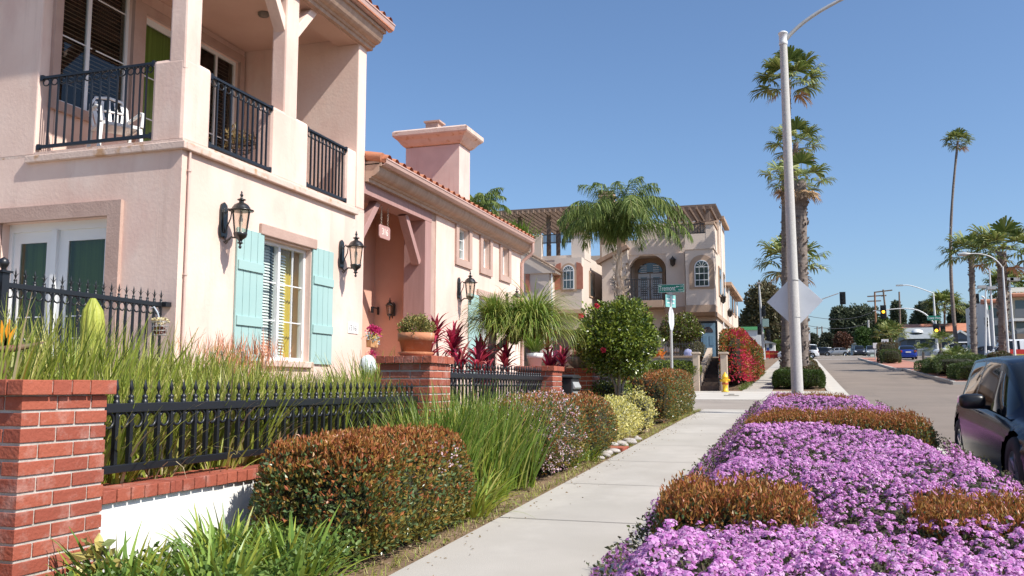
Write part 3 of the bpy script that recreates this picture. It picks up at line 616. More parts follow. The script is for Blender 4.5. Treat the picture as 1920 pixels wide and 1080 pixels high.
def lowwall(label, y0, y1, zc, xf=XW-.035):
    w = thing('garden_wall', label, 'wall', (xf-.12, (y0+y1)/2, g(y0)-.1), group='low rendered walls under the iron fence')
    m = MB(); m.box(xf-.24, xf, y0, y1, g(y0)-.2, zc-.062); m.build('wall', M_wht, w)
    m = MB(); n = round((y1-y0)/.098); q = (y1-y0)/n
    for i in range(n): m.box(xf-.27+RNG.uniform(0,.002), xf+.028+RNG.uniform(-.002,.002), y0+i*q+.005, y0+(i+1)*q-.005, zc-.062+RNG.uniform(-.001,.001), zc+RNG.uniform(-.001,.001))
    m.build('brick_cap', M_brick, w, bevel=.003)
    m = MB(); m.box(xf-.262, xf+.017, y0, y1, zc-.057, zc-.005); m.build('cap_mortar', M_mort, w)
lowwall('low white wall with brick cap beside the nearest pillar', 3.565, 7.525, E-.50)
lowwall('low white wall with brick cap behind the tall green clump', 8.035, 11.755, E-.42)
def finial(m, x, y, z, s=1, fleur=False):
    m.lathe([(.017,0),(.017,.012),(.012,.016),(.016,.026),(.016,.036),(.009,.044)], (x,y,z), 6)
    if fleur:
        for k in range(4): a = PI/4+k*PI/2; m.tube([(x,y,z+.05),(x+.012*math.cos(a),y+.012*math.sin(a),z+.085),(x+.03*math.cos(a),y+.03*math.sin(a),z+.10)], [.006,.005,.001], 4, False)
        m.lathe([(.005,.04),(.007,.08),(.012,.10),(.001,.15)], (x,y,z), 4)
    else: m.lathe([(.008,.04),(.007,.06),(.016,.075),(.001,.125)], (x,y,z), 4)
def fence(label, x, y0, y1, zt, zb, sp=.104, ring=.038, fleur=False, cat='fence', circ=True):
    f = thing('iron_fence', label, 'fence', (x, (y0+y1)/2, zb), group='black iron spear fences')
    m = MB(); m.box(x-.018, x+.018, y0, y1, zt-.047, zt); m.build('top_rail', M_iron, f, bevel=.003)
    m = MB(); m.box(x-.018, x+.018, y0, y1, zb, zb+.040); m.build('bottom_rail', M_iron, f, bevel=.003)
    n = round((y1-y0)/sp); q = (y1-y0)/n
    if circ:
        m = MB()
        for i in range(n): m.torus((x, y0+(i+.5)*q, zt-.049-ring), ring, .0085, 'x', 14, 5)
        m.build('ring_row', M_iron, f)
    me = None
    for i in range(n+1 if not fleur else n+1):
        if i in (0, n) and not fleur: continue
        y = y0+i*q
        if me is None:
            m = MB(); m.box(x-.0115, x+.0115, y-.0115, y+.0115, zb+.0401, zt-.048); finial(m, x, y, zt, 1, fleur); o = m.build('picket', M_iron, f); me = o.data; yy = y
        else:
            o = bpy.data.objects.new('picket', me); COL.objects.link(o); o.parent = f; o.location = (0, y-yy, 0)
    return f
fence('black iron fence on the brick cap beside the nearest pillar', XW-.13, 3.56, 7.53, E-.085, E-.435)
fence('black iron fence between the terracotta pot pillar and the letter box', XW-.15, 8.03, 11.76, E+.135, E-.34)
fence('black iron fence behind the round tree, between the last two pillars', XW-.15, 14.70, 18.0, E+.2, E-.3)
lf = fence('raised iron patio fence with fleur tips in front of the french doors', -7.02, 5.2, 8.58, E+.965, E+.05, .111, .044, True)
m = MB(); m.box(-7.06,-6.98,6.37,6.45,-.1,E+1.05); m.box(-7.08,-6.96,6.35,6.47,E+1.05,E+1.07); m.lathe([(.02,0),(.02,.02),(.04,.045),(.05,.075),(.04,.105),(.001,.13)], (-7.02,6.41,E+1.07), 12); m.build('post', M_iron, lf)
m = MB(); m.box(-7.09,-6.95,8.58,8.675,E+.92,E+.975); m.build('wall_bracket', M_iron, lf)
m = MB(); m.box(-16, -6.98, 2, 8.4, -.3, E-.33); tag(m.build('patio', M_conc2, kind='structure', fix=True))
# letter box on its post
lb = thing('letter_box', 'black letter box with a grey door between two brick pillars', 'letter box', (-3.15, 12.75, g(12.75)))
M_blk = mat('black_plastic', (.02,.021,.022), (.03,.03,.032), .45, 8)
m = MB(); m.M = Matrix.Translation((0,0,0)); bz = E-.43-g(12.75)
m.box(-.26,.05,-.32,.12,bz+.06,bz+.55); m.build('body', M_blk, lb, world=False, bevel=.012)
m = MB(); m.prism([(-.34,bz+.55),(.14,bz+.55),(.14,bz+.575),(.02,bz+.60),(-.22,bz+.60),(-.34,bz+.575)], -.28, .07, 'x'); m.build('lid', M_blk, lb, world=False, bevel=.006)
M_gryd = mat('grey_metal_door', (.42,.44,.43), (.52,.53,.52), .4, 6, metal=.3)
m = MB(); m.box(.05,.062,-.28,.09,bz+.09,bz+.36); m.prism([(.05,bz+.50),(.09,bz+.42),(.075,bz+.395),(.05,bz+.40)], -.28, .09, 'y'); d = m.build('door', M_gryd, lb, world=False, bevel=.003)
m = MB(); m.box(.062,.075,-.11,-.08,bz+.22,bz+.32); m.build('handle', M_iron, d, world=False)
m = MB(); m.box(-.17,-.05,-.15,-.03,-.1,bz+.062); m.build('post', M_blk, lb, world=False)
# ---------------------------------------------------------------- leaf colours
L_iris = leafmat('iris_leaf', [(.14,.20,.02),(.34,.40,.05),(.46,.47,.10),(.25,.33,.045),(.55,.48,.17),(.12,.20,.03),(.42,.38,.08),(.20,.26,.03)], .45, .3)
L_iris2 = leafmat('dark_iris_leaf', [(.09,.15,.02),(.16,.25,.035),(.22,.31,.05),(.12,.21,.03)], .42, .3)
L_dead = leafmat('dead_blade', [(.42,.33,.18),(.55,.45,.28),(.32,.22,.12)], .7, .2)
L_aga = leafmat('agapanthus_leaf', [(.10,.19,.03),(.18,.30,.05),(.25,.36,.06),(.38,.42,.07)], .38, .25)
L_agay = leafmat('yellow_strap_leaf', [(.24,.28,.03),(.36,.36,.05),(.18,.26,.03)], .4, .3)
L_hgr = leafmat('hawthorn_green', [(.05,.09,.03),(.10,.16,.05),(.15,.20,.08),(.08,.13,.05)], .33, .15, .6)
L_hred = leafmat('hawthorn_red', [(.31,.10,.035),(.43,.15,.05),(.37,.19,.045),(.29,.17,.035),(.44,.12,.065)], .42, .25)
L_hor = leafmat('hawthorn_olive', [(.24,.17,.035),(.20,.20,.045),(.32,.20,.04),(.15,.18,.045)], .42, .25)
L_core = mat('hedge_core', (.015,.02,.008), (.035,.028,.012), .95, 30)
L_pet = leafmat('pink_petal', [(.80,.55,.62),(.85,.72,.75),(.72,.36,.46),(.85,.8,.8)], .6, .3)
L_yel = leafmat('euonymus_leaf', [(.72,.62,.14),(.78,.70,.28),(.55,.50,.08),(.70,.66,.40),(.30,.32,.06)], .45, .25)
L_tree = leafmat('camellia_leaf', [(.04,.07,.012),(.10,.15,.022),(.19,.24,.03),(.28,.32,.045)], .28, .2, .6)
L_var = leafmat('variegated_leaf', [(.45,.36,.10),(.62,.52,.18),(.16,.22,.08),(.55,.42,.12)], .4, .25)
L_cord = leafmat('cordyline_leaf', [(.34,.02,.05),(.58,.05,.11),(.72,.14,.18),(.45,.03,.08),(.78,.40,.30)], .35, .3)
L_cordd = leafmat('dark_cordyline_leaf', [(.08,.008,.02),(.15,.012,.04),(.25,.02,.07)], .35, .2)
L_pony = leafmat('ponytail_leaf', [(.10,.18,.03),(.20,.31,.05),(.34,.40,.08),(.46,.44,.13),(.15,.27,.04)], .45, .3)
L_fire = leafmat('firestick', [(.70,.22,.12),(.75,.32,.20),(.62,.26,.10),(.70,.40,.25)], .5, .2)
L_bark = mat('grey_bark', (.16,.13,.105), (.34,.30,.26), .95, 22, 8, bump=.9, bscale=60, vstr=(1,1,.3))
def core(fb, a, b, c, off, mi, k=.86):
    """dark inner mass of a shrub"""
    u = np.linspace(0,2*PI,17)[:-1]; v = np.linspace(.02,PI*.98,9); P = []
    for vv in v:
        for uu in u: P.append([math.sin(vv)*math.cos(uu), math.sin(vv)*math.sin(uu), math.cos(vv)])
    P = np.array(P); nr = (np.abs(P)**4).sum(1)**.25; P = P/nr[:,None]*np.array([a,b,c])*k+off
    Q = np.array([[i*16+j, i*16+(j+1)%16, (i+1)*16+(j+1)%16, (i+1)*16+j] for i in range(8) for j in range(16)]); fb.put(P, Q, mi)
def hedge(name, label, c, half, n, mats, split, L=.035, W=.02, p=5, cat='hedge', group=None, up=.5, rough=.03, extra=None, corek=.88, jit=.55, kind=None):
    """clipped shrub: c = centre of its base; mats = [core, ...]; split(P,N,rand)->material index per leaf"""
    a, b, h = half; fb = FB(); off = np.array([0,0,h]); core(fb, a, b, h, off, 0, corek)
    P, N = sbox(n, a, b, h, p); d = RNG.uniform(-2.2, 1, n)[:,None]*rough + wob(P, rough*1.2, 3/max(a,b,.3))[:,None]
    P = P+N*d; D = unit(N*(1-up)+np.array([0,0,up])); mi = split(P, N, RNG.uniform(0,1,n)); leaves(fb, P+off, D, L, W, mi, jit=jit)
    if extra: extra(fb, P, N, off)
    o = fb.build(name, mats, loc=c, label=label, cat=cat, group=group); return o
def hsplit(P, N, r):
    hi = np.clip((P[:,2]/max(1e-3, abs(P[:,2]).max()))*.5+.5, 0, 1); k = np.where(r < .06+.75*hi**2.2+.22*wob(P,1,3.5), 2, np.where(r < .58+.2*wob(P,1,5,2), 3, 1)); return k
HM = [L_core, L_hgr, L_hred, L_hor]
def sprigs(n, hgt, mi, up=1.0, spread=.5, only_top=True, L=.03, W=.009):
    """upright young shoots standing out of the hedge"""
    def f(fb, P, N, off):
        idx = np.where(N[:,2] > (.5 if only_top else -.2))[0]; idx = RNG.choice(idx, min(n, len(idx)), replace=False)
        base = P[idx]+off
        for k in range(5):
            ht = RNG.uniform(.2,1,len(idx))[:,None]*hgt*(k/5+.15); q = base + np.array([0,0,1])*ht + RNG.normal(0,.004,(len(idx),3))
            leaves(fb, q, np.tile([0,0,1.0],(len(idx),1)), L, W, mi, jit=spread)
    return f
def pinkflowers(n, where):
    def f(fb, P, N, off):
        ok = np.where(where(P, N))[0]; idx = RNG.choice(ok, min(n, len(ok)), replace=False)
        for k in range(5): leaves(fb, P[idx]+N[idx]*.03+off+RNG.normal(0,.013,(len(idx),3)), N[idx], .017, .016, 4, jit=1.2)
    return f
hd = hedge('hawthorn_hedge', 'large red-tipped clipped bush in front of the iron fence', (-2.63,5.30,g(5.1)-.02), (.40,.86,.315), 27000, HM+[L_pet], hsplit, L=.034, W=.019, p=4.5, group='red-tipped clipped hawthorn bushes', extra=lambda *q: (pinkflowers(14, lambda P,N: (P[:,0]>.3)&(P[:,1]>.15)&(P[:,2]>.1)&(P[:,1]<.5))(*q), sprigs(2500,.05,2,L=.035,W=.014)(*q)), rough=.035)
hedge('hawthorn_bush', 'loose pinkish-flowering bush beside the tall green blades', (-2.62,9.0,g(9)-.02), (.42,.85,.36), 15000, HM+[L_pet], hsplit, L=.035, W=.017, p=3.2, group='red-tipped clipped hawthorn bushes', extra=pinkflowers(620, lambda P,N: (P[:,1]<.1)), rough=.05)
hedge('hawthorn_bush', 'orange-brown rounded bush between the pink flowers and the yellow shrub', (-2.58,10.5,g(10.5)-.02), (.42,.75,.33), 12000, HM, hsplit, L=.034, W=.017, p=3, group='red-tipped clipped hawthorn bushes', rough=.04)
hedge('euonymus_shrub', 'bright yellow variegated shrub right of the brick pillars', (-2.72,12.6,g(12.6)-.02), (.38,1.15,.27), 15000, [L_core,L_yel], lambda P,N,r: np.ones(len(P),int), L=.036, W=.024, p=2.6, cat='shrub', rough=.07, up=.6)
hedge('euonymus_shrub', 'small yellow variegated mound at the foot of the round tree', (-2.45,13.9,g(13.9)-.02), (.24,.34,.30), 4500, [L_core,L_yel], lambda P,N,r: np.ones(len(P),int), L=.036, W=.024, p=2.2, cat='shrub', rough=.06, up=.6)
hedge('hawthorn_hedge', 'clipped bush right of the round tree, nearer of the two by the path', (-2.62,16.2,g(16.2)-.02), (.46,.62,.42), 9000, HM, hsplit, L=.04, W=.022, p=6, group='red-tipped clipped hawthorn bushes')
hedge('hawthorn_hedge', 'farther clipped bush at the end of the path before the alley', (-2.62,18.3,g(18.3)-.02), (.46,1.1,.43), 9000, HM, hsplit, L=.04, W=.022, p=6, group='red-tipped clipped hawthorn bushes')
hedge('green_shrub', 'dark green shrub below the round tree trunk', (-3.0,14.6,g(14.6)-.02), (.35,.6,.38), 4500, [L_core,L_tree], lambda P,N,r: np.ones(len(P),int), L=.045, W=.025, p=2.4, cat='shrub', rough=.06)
# ---------------------------------------------------------------- strap-leaved plants
def clump(name, label, spots, n, L, w, mats, lean=(.05,.5), droop=(.2,1.0), rad=.12, cat='plant', group=None, dead=.0, seg=6, loc=None, mi=None, z0=0.0):
    fb = FB(); loc = Vector(loc or (*spots[0][:2], g(spots[0][1])))
    for (x, y, *zz) in spots:
        z = zz[0] if zz else g(y)
        q = RNG.uniform(0,2*PI,n); r = rad*np.sqrt(RNG.uniform(0,1,n)); B = np.stack([x+r*np.cos(q), y+r*np.sin(q), np.full(n,z+z0)], 1)-np.array(loc)
        az = q+RNG.normal(0,.7,n); k = (RNG.uniform(0,1,n) < dead).astype(int)*(len(mats)-1) if dead else (RNG.integers(0, len(mats), n))
        ln = RNG.uniform(*lean, n)*(r/rad+.25); dr = RNG.uniform(*droop, n)*np.where(k == len(mats)-1, 1.7, 1) if dead else RNG.uniform(*droop, n)
        blades(fb, B, az, ln, L*RNG.uniform(.55,1.1,n), w*RNG.uniform(.7,1.2,n), dr, seg, k, twist=RNG.normal(0,.5,n))
    return fb.build(name, mats, loc=loc, label=label, cat=cat, group=group)
G1 = 'tall iris clumps behind the nearest iron fence'
zf = E-.62
rows = [(-3.62,3.9),(-3.75,4.5),(-3.6,5.1),(-3.7,5.7),(-3.6,6.3),(-3.65,6.9),(-3.75,7.35)]
lab = ['iris clump behind the fence next to the nearest pillar','second iris clump behind the fence from the nearest pillar','iris clump behind the fence, third from the nearest pillar','iris clump behind the middle of the fence','iris clump behind the fence over the big red bush','iris clump behind the fence, two short of the pot pillar','iris clump behind the fence touching the pot pillar']
for k, (x, y) in enumerate(rows):
    clump('iris_clump', lab[k], [(x,y,zf),(x-.22,y+.2,zf),(x-.1,y-.22,zf)], 290, .74 if k else .64, .022, [L_iris,L_iris2,L_dead], (.02,.38), (.05,.90), .20, group=G1, dead=.09)
lab2 = ['yellow-green iris clump at the left edge above the nearest pillar','yellow-green iris clump in front of the french doors','iris clump below the raised iron fence','iris clump below the fence end at the house corner','iris clump near the downspout','iris clump below the coral shrub','iris clump under the left shutter','iris clump under the shuttered window','iris clump under the right shutter']
spots = [(-4.6,3.9),(-4.7,4.7),(-4.9,5.5),(-5.2,6.6),(-5.1,7.5),(-4.7,6.2),(-4.5,7.0),(-5.3,8.6),(-5.2,9.6)]
for k, (x, y) in enumerate(spots):
    hh = [.95,.98,.92,.88,.80,.80,.66,.60,.56][k]
    clump('iris_clump', lab2[k], [(x,y,E-.60),(x-.35,y+.3,E-.60),(x+.3,y-.1,E-.60)], 280, hh*1.10, .024, [L_iris,L_iris,L_dead], (.02,.34), (.05,.70), .28, group='yellow-green iris clumps in the upper bed', dead=.05)
clump('iris_clump', 'broad green clump right of the shuttered window below the number plaque', [(-4.6,8.9,E-.55),(-4.4,9.4,E-.55),(-4.7,9.5,E-.55)], 200, .95, .026, [L_iris2,L_iris], (.05,.5), (.1,.8), .25, cat='plant')
m = MB(); m.box(-6.78, -3.33, 2.6, 20, -.3, E-.60); m.build('raised_bed_soil', M_soil, kind='structure')
clump('tall_green_clump', 'tall dark green bladed clump between the red bush and the pink-flowered bush', [(-2.75,6.55),(-2.6,7.1),(-2.8,7.5),(-2.55,7.75),(-2.9,7.0)], 330, .92, .019, [L_iris2,L_iris2,L_iris], (.03,.42), (.1,.8), .26)
clump('iris_clump', 'green blades in front of the pot pillar', [(-2.95,7.9),(-3.0,8.4)], 200, .8, .015, [L_iris2,L_iris], (.03,.5), (.1,.7), .2)
clump('strap_leaf_clump', 'low yellow-green strap leaves at the foot of the red bush by the path', [(-2.33,6.25),(-2.4,6.65)], 110, .42, .026, [L_agay,L_aga,L_iris], (.3,1.0), (.4,1.2), .14)
clump('strap_leaf_clump', 'low strap leaves by the cobbles at the foot of the orange-brown bush', [(-2.3,9.9),(-2.35,9.3)], 60, .33, .018, [L_agay,L_iris2], (.3,1.0), (.4,1.2), .12)
A = 'strap-leaved clumps before the white wall'
for (x, y, lb_) in ((-2.55,3.55,'strap-leaved clump at the bottom edge of the photo'),(-2.85,4.05,'strap-leaved clump against the white wall'),(-2.45,4.0,'strap-leaved clump at the near corner of the red bush'),(-2.95,3.45,'strap-leaved clump nearest the variegated sprig')):
    clump('agapanthus', lb_, [(x,y),(x+.12,y-.15)], 80, .41, .034, [L_aga,L_aga,L_agay], (.12,.8), (.2,1.1), .12, group=A, seg=7)
fb = FB(); n = 3800; P = np.stack([RNG.uniform(-3.05,-2.2,n), RNG.uniform(2.9,4.4,n), np.zeros(n)], 1); P[:,2] = gv(P[:,1])+.02+RNG.uniform(0,1,n)**.7*.22; leaves(fb, P, np.tile([0,0,.6],(n,1)), .035, .026, 0, jit=.9)
fb.build('ground_ivy', [leafmat('ivy_leaf', [(.06,.12,.02),(.12,.20,.04),(.20,.27,.06)], .5, .25)], kind='stuff')
fb = FB(); n = 420; t = RNG.uniform(0,1,n); P = np.stack([-3.0+.025*RNG.normal(0,1,n), 3.33+.035*RNG.normal(0,1,n), .10+t*.34], 1); leaves(fb, P[:90], RNG.normal(0,1,(90,3))*[1,1,.3]+[0,0,.5], .07, .042, 0, jit=.5, fold=.2)
sv = fb.build('variegated_sprig', [L_var], label='cream and green variegated sprig against the white wall', cat='plant')
m = MB()
for k in range(3): m.tube([(-3.0+.02*k,3.33,.05),(-3.0+.02*k-.02,3.33+.02*k,.3),(-3.0+.02*k-.02,3.33+.02*k,.42)], .005, 5)
m.build('stem', L_bark, sv)
# ground litter in the bed and little grass tufts
fb = FB(); n = 5200; P = np.stack([RNG.uniform(-3.1,-2.06,n), RNG.uniform(2.8,20.5,n), np.zeros(n)], 1); P[:,2] = gv(P[:,1])-.02; leaves(fb, P, RNG.normal(0,1,(n,3))*[1,1,.1]+[0,0,.12], .03, .014, 0, jit=.2)
n = 2600; y = RNG.uniform(2.8,20.5,n); B = np.stack([-2.14-np.abs(RNG.normal(0,.09,n)), y, gv(y)-.02], 1); blades(fb, B, RNG.uniform(0,6.28,n), RNG.uniform(.1,.9,n), RNG.uniform(.03,.10,n), .005, 1.0, 3, 1)
fb.build('leaf_litter', [leafmat('litter', [(.22,.14,.07),(.34,.25,.14),(.12,.07,.04),(.42,.34,.22)], .8, .1), L_iris], kind='stuff')
# brick edging pad and cobbles
m = MB()
for k in range(4): m.box(-2.50, -2.13, 11.10+.105*k, 11.20+.105*k, g(11.2)-.04, g(11.2)+.022)
tag(m.build('brick_pad', M_brick, bevel=.004, origin=(-2.3,11.3,g(11.3))), 'flat row of bricks beside the path by the yellow shrub', 'bricks')
M_cob = mat('cobble', (.30,.27,.25), (.52,.47,.43), .75, 9, 5, bump=.4)
spt = [(-2.2,10.9,.07),(-2.24,10.65,.085),(-2.2,10.38,.06),(-2.32,10.8,.05),(-2.22,11.68,.06),(-2.3,11.85,.09),(-2.2,12.05,.07),(-2.27,12.3,.08),(-2.2,12.55,.06),(-2.38,11.7,.07),(-2.2,10.12,.05),(-2.26,12.8,.06),(-2.4,10.45,.05)]
me0 = None
for k, (x, y, r) in enumerate(spt):
    m = MB(); m.lathe([(.001,-.5),(.7,-.35),(1,0),(.85,.35),(.45,.52),(.001,.58)], (0,0,0), 10)
    m.v = [(v[0]*r*(1.2+.2*math.sin(k)), v[1]*r*(1+.3*math.cos(k*2)), v[2]*r*.9) for v in m.v]
    o = m.build('cobble', M_cob, origin=(0,0,0)); o.location = (x, y, g(y)+.005); o.rotation_euler.z = k*1.3; tag(o, 'rounded cobble in the loose edging along the path near the yellow shrub', 'stone', 'cobbles edging the path')
# ---------------------------------------------------------------- small round tree
tr = thing('round_tree', 'small round dark green tree with a few red blooms beside the brick pillars', 'tree', (-2.72,13.95,g(13.95)))
m = MB(); r3 = random.Random(3)
for k in range(4):
    a = k*1.6+.5; m.tube([(.03*math.cos(a),.03*math.sin(a),-.1),(.045*math.cos(a+.6),.045*math.sin(a+.6),.35),(.05*math.cos(a+1.3),.05*math.sin(a+1.3),.7),(.22*math.cos(a+1.3),.22*math.sin(a+1.3),1.05),(.42*math.cos(a+1.5),.42*math.sin(a+1.5),1.45)], [.03,.026,.024,.02,.012], 7)
m.build('trunk', L_bark, tr, world=False)
fb = FB(); n = 15000; u = unit(RNG.normal(0,1,(n,3))); rr = RNG.uniform(.45,1.05,n)**.6; P = u*rr[:,None]*np.array([.61,.61,.57]); P += u*(wob(P,.10,3.0)+wob(P,.05,9,1.5))[:,None]; P = P+RNG.normal(0,.02,P.shape); P[:,2] += 1.42; P[:,2] = np.where(P[:,2] < .95, .95+(P[:,2]-.95)*.5, P[:,2])
leaves(fb, P, unit(u+[0,0,.5]), .062, .034, 0, jit=.75); core(fb, .36,.36,.32, np.array([0,0,1.45]), 1, .9); fb.build('crown', [L_tree, L_core], parent=tr)
L_rbl = leafmat('red_bloom', [(.65,.02,.06),(.75,.08,.14),(.55,.01,.04)], .5, .2)
for dx, dy, dz in ((-.52,-.35,1.78),(-.12,-.60,1.24),(-.25,-.42,1.93)):
    fb = FB(); q = unit(RNG.normal(0,1,(46,3))); leaves(fb, q*.014+[dx,dy,dz], q, .036, .03, 0, jit=.2); fb.build('bloom', [L_rbl], parent=tr)
# ---------------------------------------------------------------- drooping grassy tree and red cordylines in the yard
pn = thing('ponytail_palm', 'grey-trunked plant with long drooping grassy leaves behind the fence', 'plant', (-4.35,12.35,E-.62))
m = MB(); m.tube([(0,0,-.05),(.02,0,.45),(.06,.0,.85),(.06,.02,1.15),(.10,.02,1.5)], [.10,.075,.062,.058,.05], 10); m.tube([(.06,.02,1.1),(.30,.2,1.36),(.6,.35,1.42)], [.05,.045,.04], 8); m.build('trunk', L_bark, pn, world=False)
fb = FB()
for (x, y, z, n, L) in ((.10,.02,1.5,850,.66),(.60,.35,1.40,1500,.98),(.35,.2,1.35,450,.85)):
    q = RNG.uniform(0,2*PI,n); B = np.stack([x+.05*np.cos(q), y+.05*np.sin(q), z+RNG.uniform(-.12,.12,n)], 1); ln = RNG.uniform(.05,1.05,n)
    blades(fb, B, q, ln, L*RNG.uniform(.55,1.08,n), .014, RNG.uniform(1.3,2.6,n), 9, 0, twist=RNG.normal(0,.4,n), pw=3)
q = RNG.uniform(0,2*PI,150); B = np.stack([.10+.03*np.cos(q), .02+.03*np.sin(q), np.full(150,1.55)], 1); blades(fb, B, q, RNG.uniform(.02,.3,150), RNG.uniform(.3,.5,150), .016, RNG.uniform(0,.3,150), 6, 0)
fb.build('foliage', [L_pony], parent=pn)
def cordy(label, x, y, z, heads, mats, L=.42, w=.062, n=34):
    o = thing('cordyline', label, 'plant', (x,y,z), group='red-leaved cordylines'); m = MB(); fb = FB()
    for (dx, dy, h) in heads:
        m.tube([(dx*.4,dy*.4,-.05),(dx*.8,dy*.8,h*.6),(dx,dy,h)], .018, 6)
        q = np.arange(n)*2.4+RNG.uniform(0,6); B = np.tile([dx,dy,h], (n,1))+np.stack([0*q,0*q,np.linspace(-.12,.06,n)],1)
        blades(fb, B, q, np.linspace(1.35,.12,n)+RNG.normal(0,.15,n), L*RNG.uniform(.6,1.1,n), w, RNG.uniform(.4,1.7,n), 6, RNG.integers(0,len(mats),n), pw=2.4)
    m.build('stem', L_bark, o, world=False); fb.build('foliage', mats, parent=o)
cordy('bright crimson leafy plant on the house side of the drooping grassy plant', -4.75, 12.0, E-.6, [(0,0,1.15),(.25,-.35,.85),(-.3,.1,1.35),(-.1,.35,1.2),(.35,.1,.75),(-.2,-.4,1.0),(.55,-.1,.62),(.3,.4,1.0),(.7,.3,.95),(.5,-.3,.9)], [L_cord,L_cord,L_cordd])
cordy('crimson and purple leafy plant between the drooping plant and the round tree', -4.0, 14.4, E-.5, [(0,0,1.2),(.2,.2,.9),(-.2,.1,1.35),(0,.4,.8),(.1,-.3,.8)], [L_cordd,L_cordd,L_cord])
cordy('low magenta leafy plant seen through the fence under the crimson one', -4.1, 10.4, E-.6, [(0,0,.2),(.2,.3,.2),(0,.6,.18)], [L_cord], L=.25, w=.05)
# coral fire-stick shrub, cactus, flower pots, bird of paradise
o = thing('firestick_shrub', 'coral pink pencil-stemmed shrub left of the shuttered window', 'shrub', (-5.5,7.95,E-.6)); fb = FB(); n = 1500
P = np.stack([RNG.normal(0,.22,n), RNG.normal(0,.24,n), RNG.uniform(.25,.98,n)], 1); blades(fb, P, RNG.uniform(0,6.28,n), RNG.uniform(.0,.7,n), RNG.uniform(.10,.26,n), .009, .2, 3, 0); fb.build('foliage', [L_fire], parent=o)
m = MB()
for k in range(9): a = k*.7; m.tube([(0,0,0),(.12*math.cos(a),.15*math.sin(a),.4),(.25*math.cos(a),.38*math.sin(a),.95)], .01, 5)
m.build('stem', L_bark, o, world=False)
M_cac = mat('cactus_skin', (.26,.30,.03), (.42,.42,.07), .6, 9, 5, bump=.3)
cx = atX(187, 560, -5.9); o = thing('cactus', 'fat yellow-green cactus column in front of the raised iron fence', 'cactus', (cx.x, cx.y, E-.6)); H_ = cx.z-(E-.6)
m = MB(); n = 40; pr = []
for i in range(14):
    t = i/13; r = .115*(1-.25*t)*(1 if t < .85 else math.sqrt(max(0, 1-((t-.85)/.155)**2))); pr.append((r, t*H_))
vs = [((r*(1+.10*math.cos(10*a)))*math.cos(a)-.12*z/H_*.3*1, (r*(1+.10*math.cos(10*a)))*math.sin(a)-.03*z, z) for r, z in pr for a in [2*PI*k/n for k in range(n)]]
m.smooth = True; m.add(vs, [(i*n+k, i*n+(k+1)%n, (i+1)*n+(k+1)%n, (i+1)*n+k) for i in range(13) for k in range(n)]); m.build('stem', M_cac, o, world=False)
fb = FB(); n = 500; t = RNG.uniform(.1,.97,n); a = np.round(RNG.uniform(0,10,n))*2*PI/10; r = .135*(1-.25*t)*1.1; P = np.stack([r*np.cos(a)-.036*t, r*np.sin(a)-.03*t*H_, t*H_], 1); leaves(fb, P, np.stack([np.cos(a), np.sin(a), .3*np.ones(n)], 1), .02, .004, 0, jit=.6); fb.build('spines', [L_dead], parent=o, kind='stuff')
bp = atX(15, 640, -4.3); o = thing('bird_of_paradise_flower', 'orange bird of paradise bloom at the left edge over the iris leaves', 'flower', (bp.x, bp.y, bp.z))
m = MB(); m.tube([(0,0,-.75),(0,0,-.3),(0,-.02,-.06)], .012, 6); m.tube([(-.0,-.12,-.05),(0,0,-.045),(.02,.14,-.02),(.03,.24,.01)], [.012,.022,.016,.002], 8); m.build('stem', mat('flower_beak', (.20,.07,.06), (.12,.12,.05), .5, 12), o, world=False)
fb = FB()
for a_, l_ in ((.1,.16),(.5,.14),(-.25,.15)): blades(fb, np.array([[0.,-.02,-.03]]), np.array([PI/2]), np.array([a_]), np.array([l_]), np.array([.05]), np.array([.1]), 5, 0, twist=PI/2)
fb.build('petal', [leafmat('orange_petal', [(.80,.25,.01),(.85,.35,.02)], .4, .3)], parent=o)
def pot(name, label, c, r, h, mt, plant=None, saucer=True, cat='pot', prof=None):
    o = thing(name, label, cat, c); m = MB(); s = .02
    m.lathe(prof or [(.001,0),(r*.76,0),(r*.90,h*.62),(r*.98,h*.62),(r*1.0,h),(r*.92,h),(r*.88,h*.8),(.001,h*.78)], (0,0,s if saucer else 0), 24); m.build('pot', mt, o, world=False)
    if saucer: m = MB(); m.lathe([(.001,0),(r*.80,0),(r*.98,.035),(r*.94,.04),(r*.8,.012),(.001,.012)], (0,0,0), 24); m.build('saucer', mt, o, world=False)
    return o
tp = pot('terracotta_pot', 'cracked terracotta pot with a small bush on the brick pillar by the porch', (-3.45,7.78,E+.282), .175, .20, M_tc)
fb = FB(); n = 2600; u = unit(RNG.normal(0,1,(n,3))); P = u*(RNG.uniform(.3,1.15,n)**.5)[:,None]*[.15,.15,.11]*(1+.25*np.sin(u[:,:1]*7)*np.sin(u[:,1:2]*6))+[0,0,.27]; leaves(fb, P, unit(u+[0,0,.6]), .026, .013, 0, jit=.8)
fb.build('foliage', [leafmat('jade_leaf', [(.20,.20,.04),(.32,.28,.08),(.14,.16,.05),(.42,.30,.10)], .5, .2)], parent=tp)
wp = pot('white_pot', 'white plant pot on the brick pillar left of the letter box', (-3.52,12.0,E+.282), .115, .18, mat('white_glaze', (.78,.77,.74), rough=.3), saucer=False)
fb = FB(); q = RNG.uniform(0,6.28,160); blades(fb, np.stack([.05*np.cos(q),.05*np.sin(q),np.full(160,.2)],1), q, RNG.uniform(.1,1.0,160), RNG.uniform(.15,.35,160), .02, .6, 5, 0); fb.build('foliage', [L_iris2], parent=wp)
sp_ = thing('shell_planter', 'fluted grey shell planter of pink succulents on a brick pillar', 'pot', (-3.45,14.45,E+.302)); m = MB(); n = 48
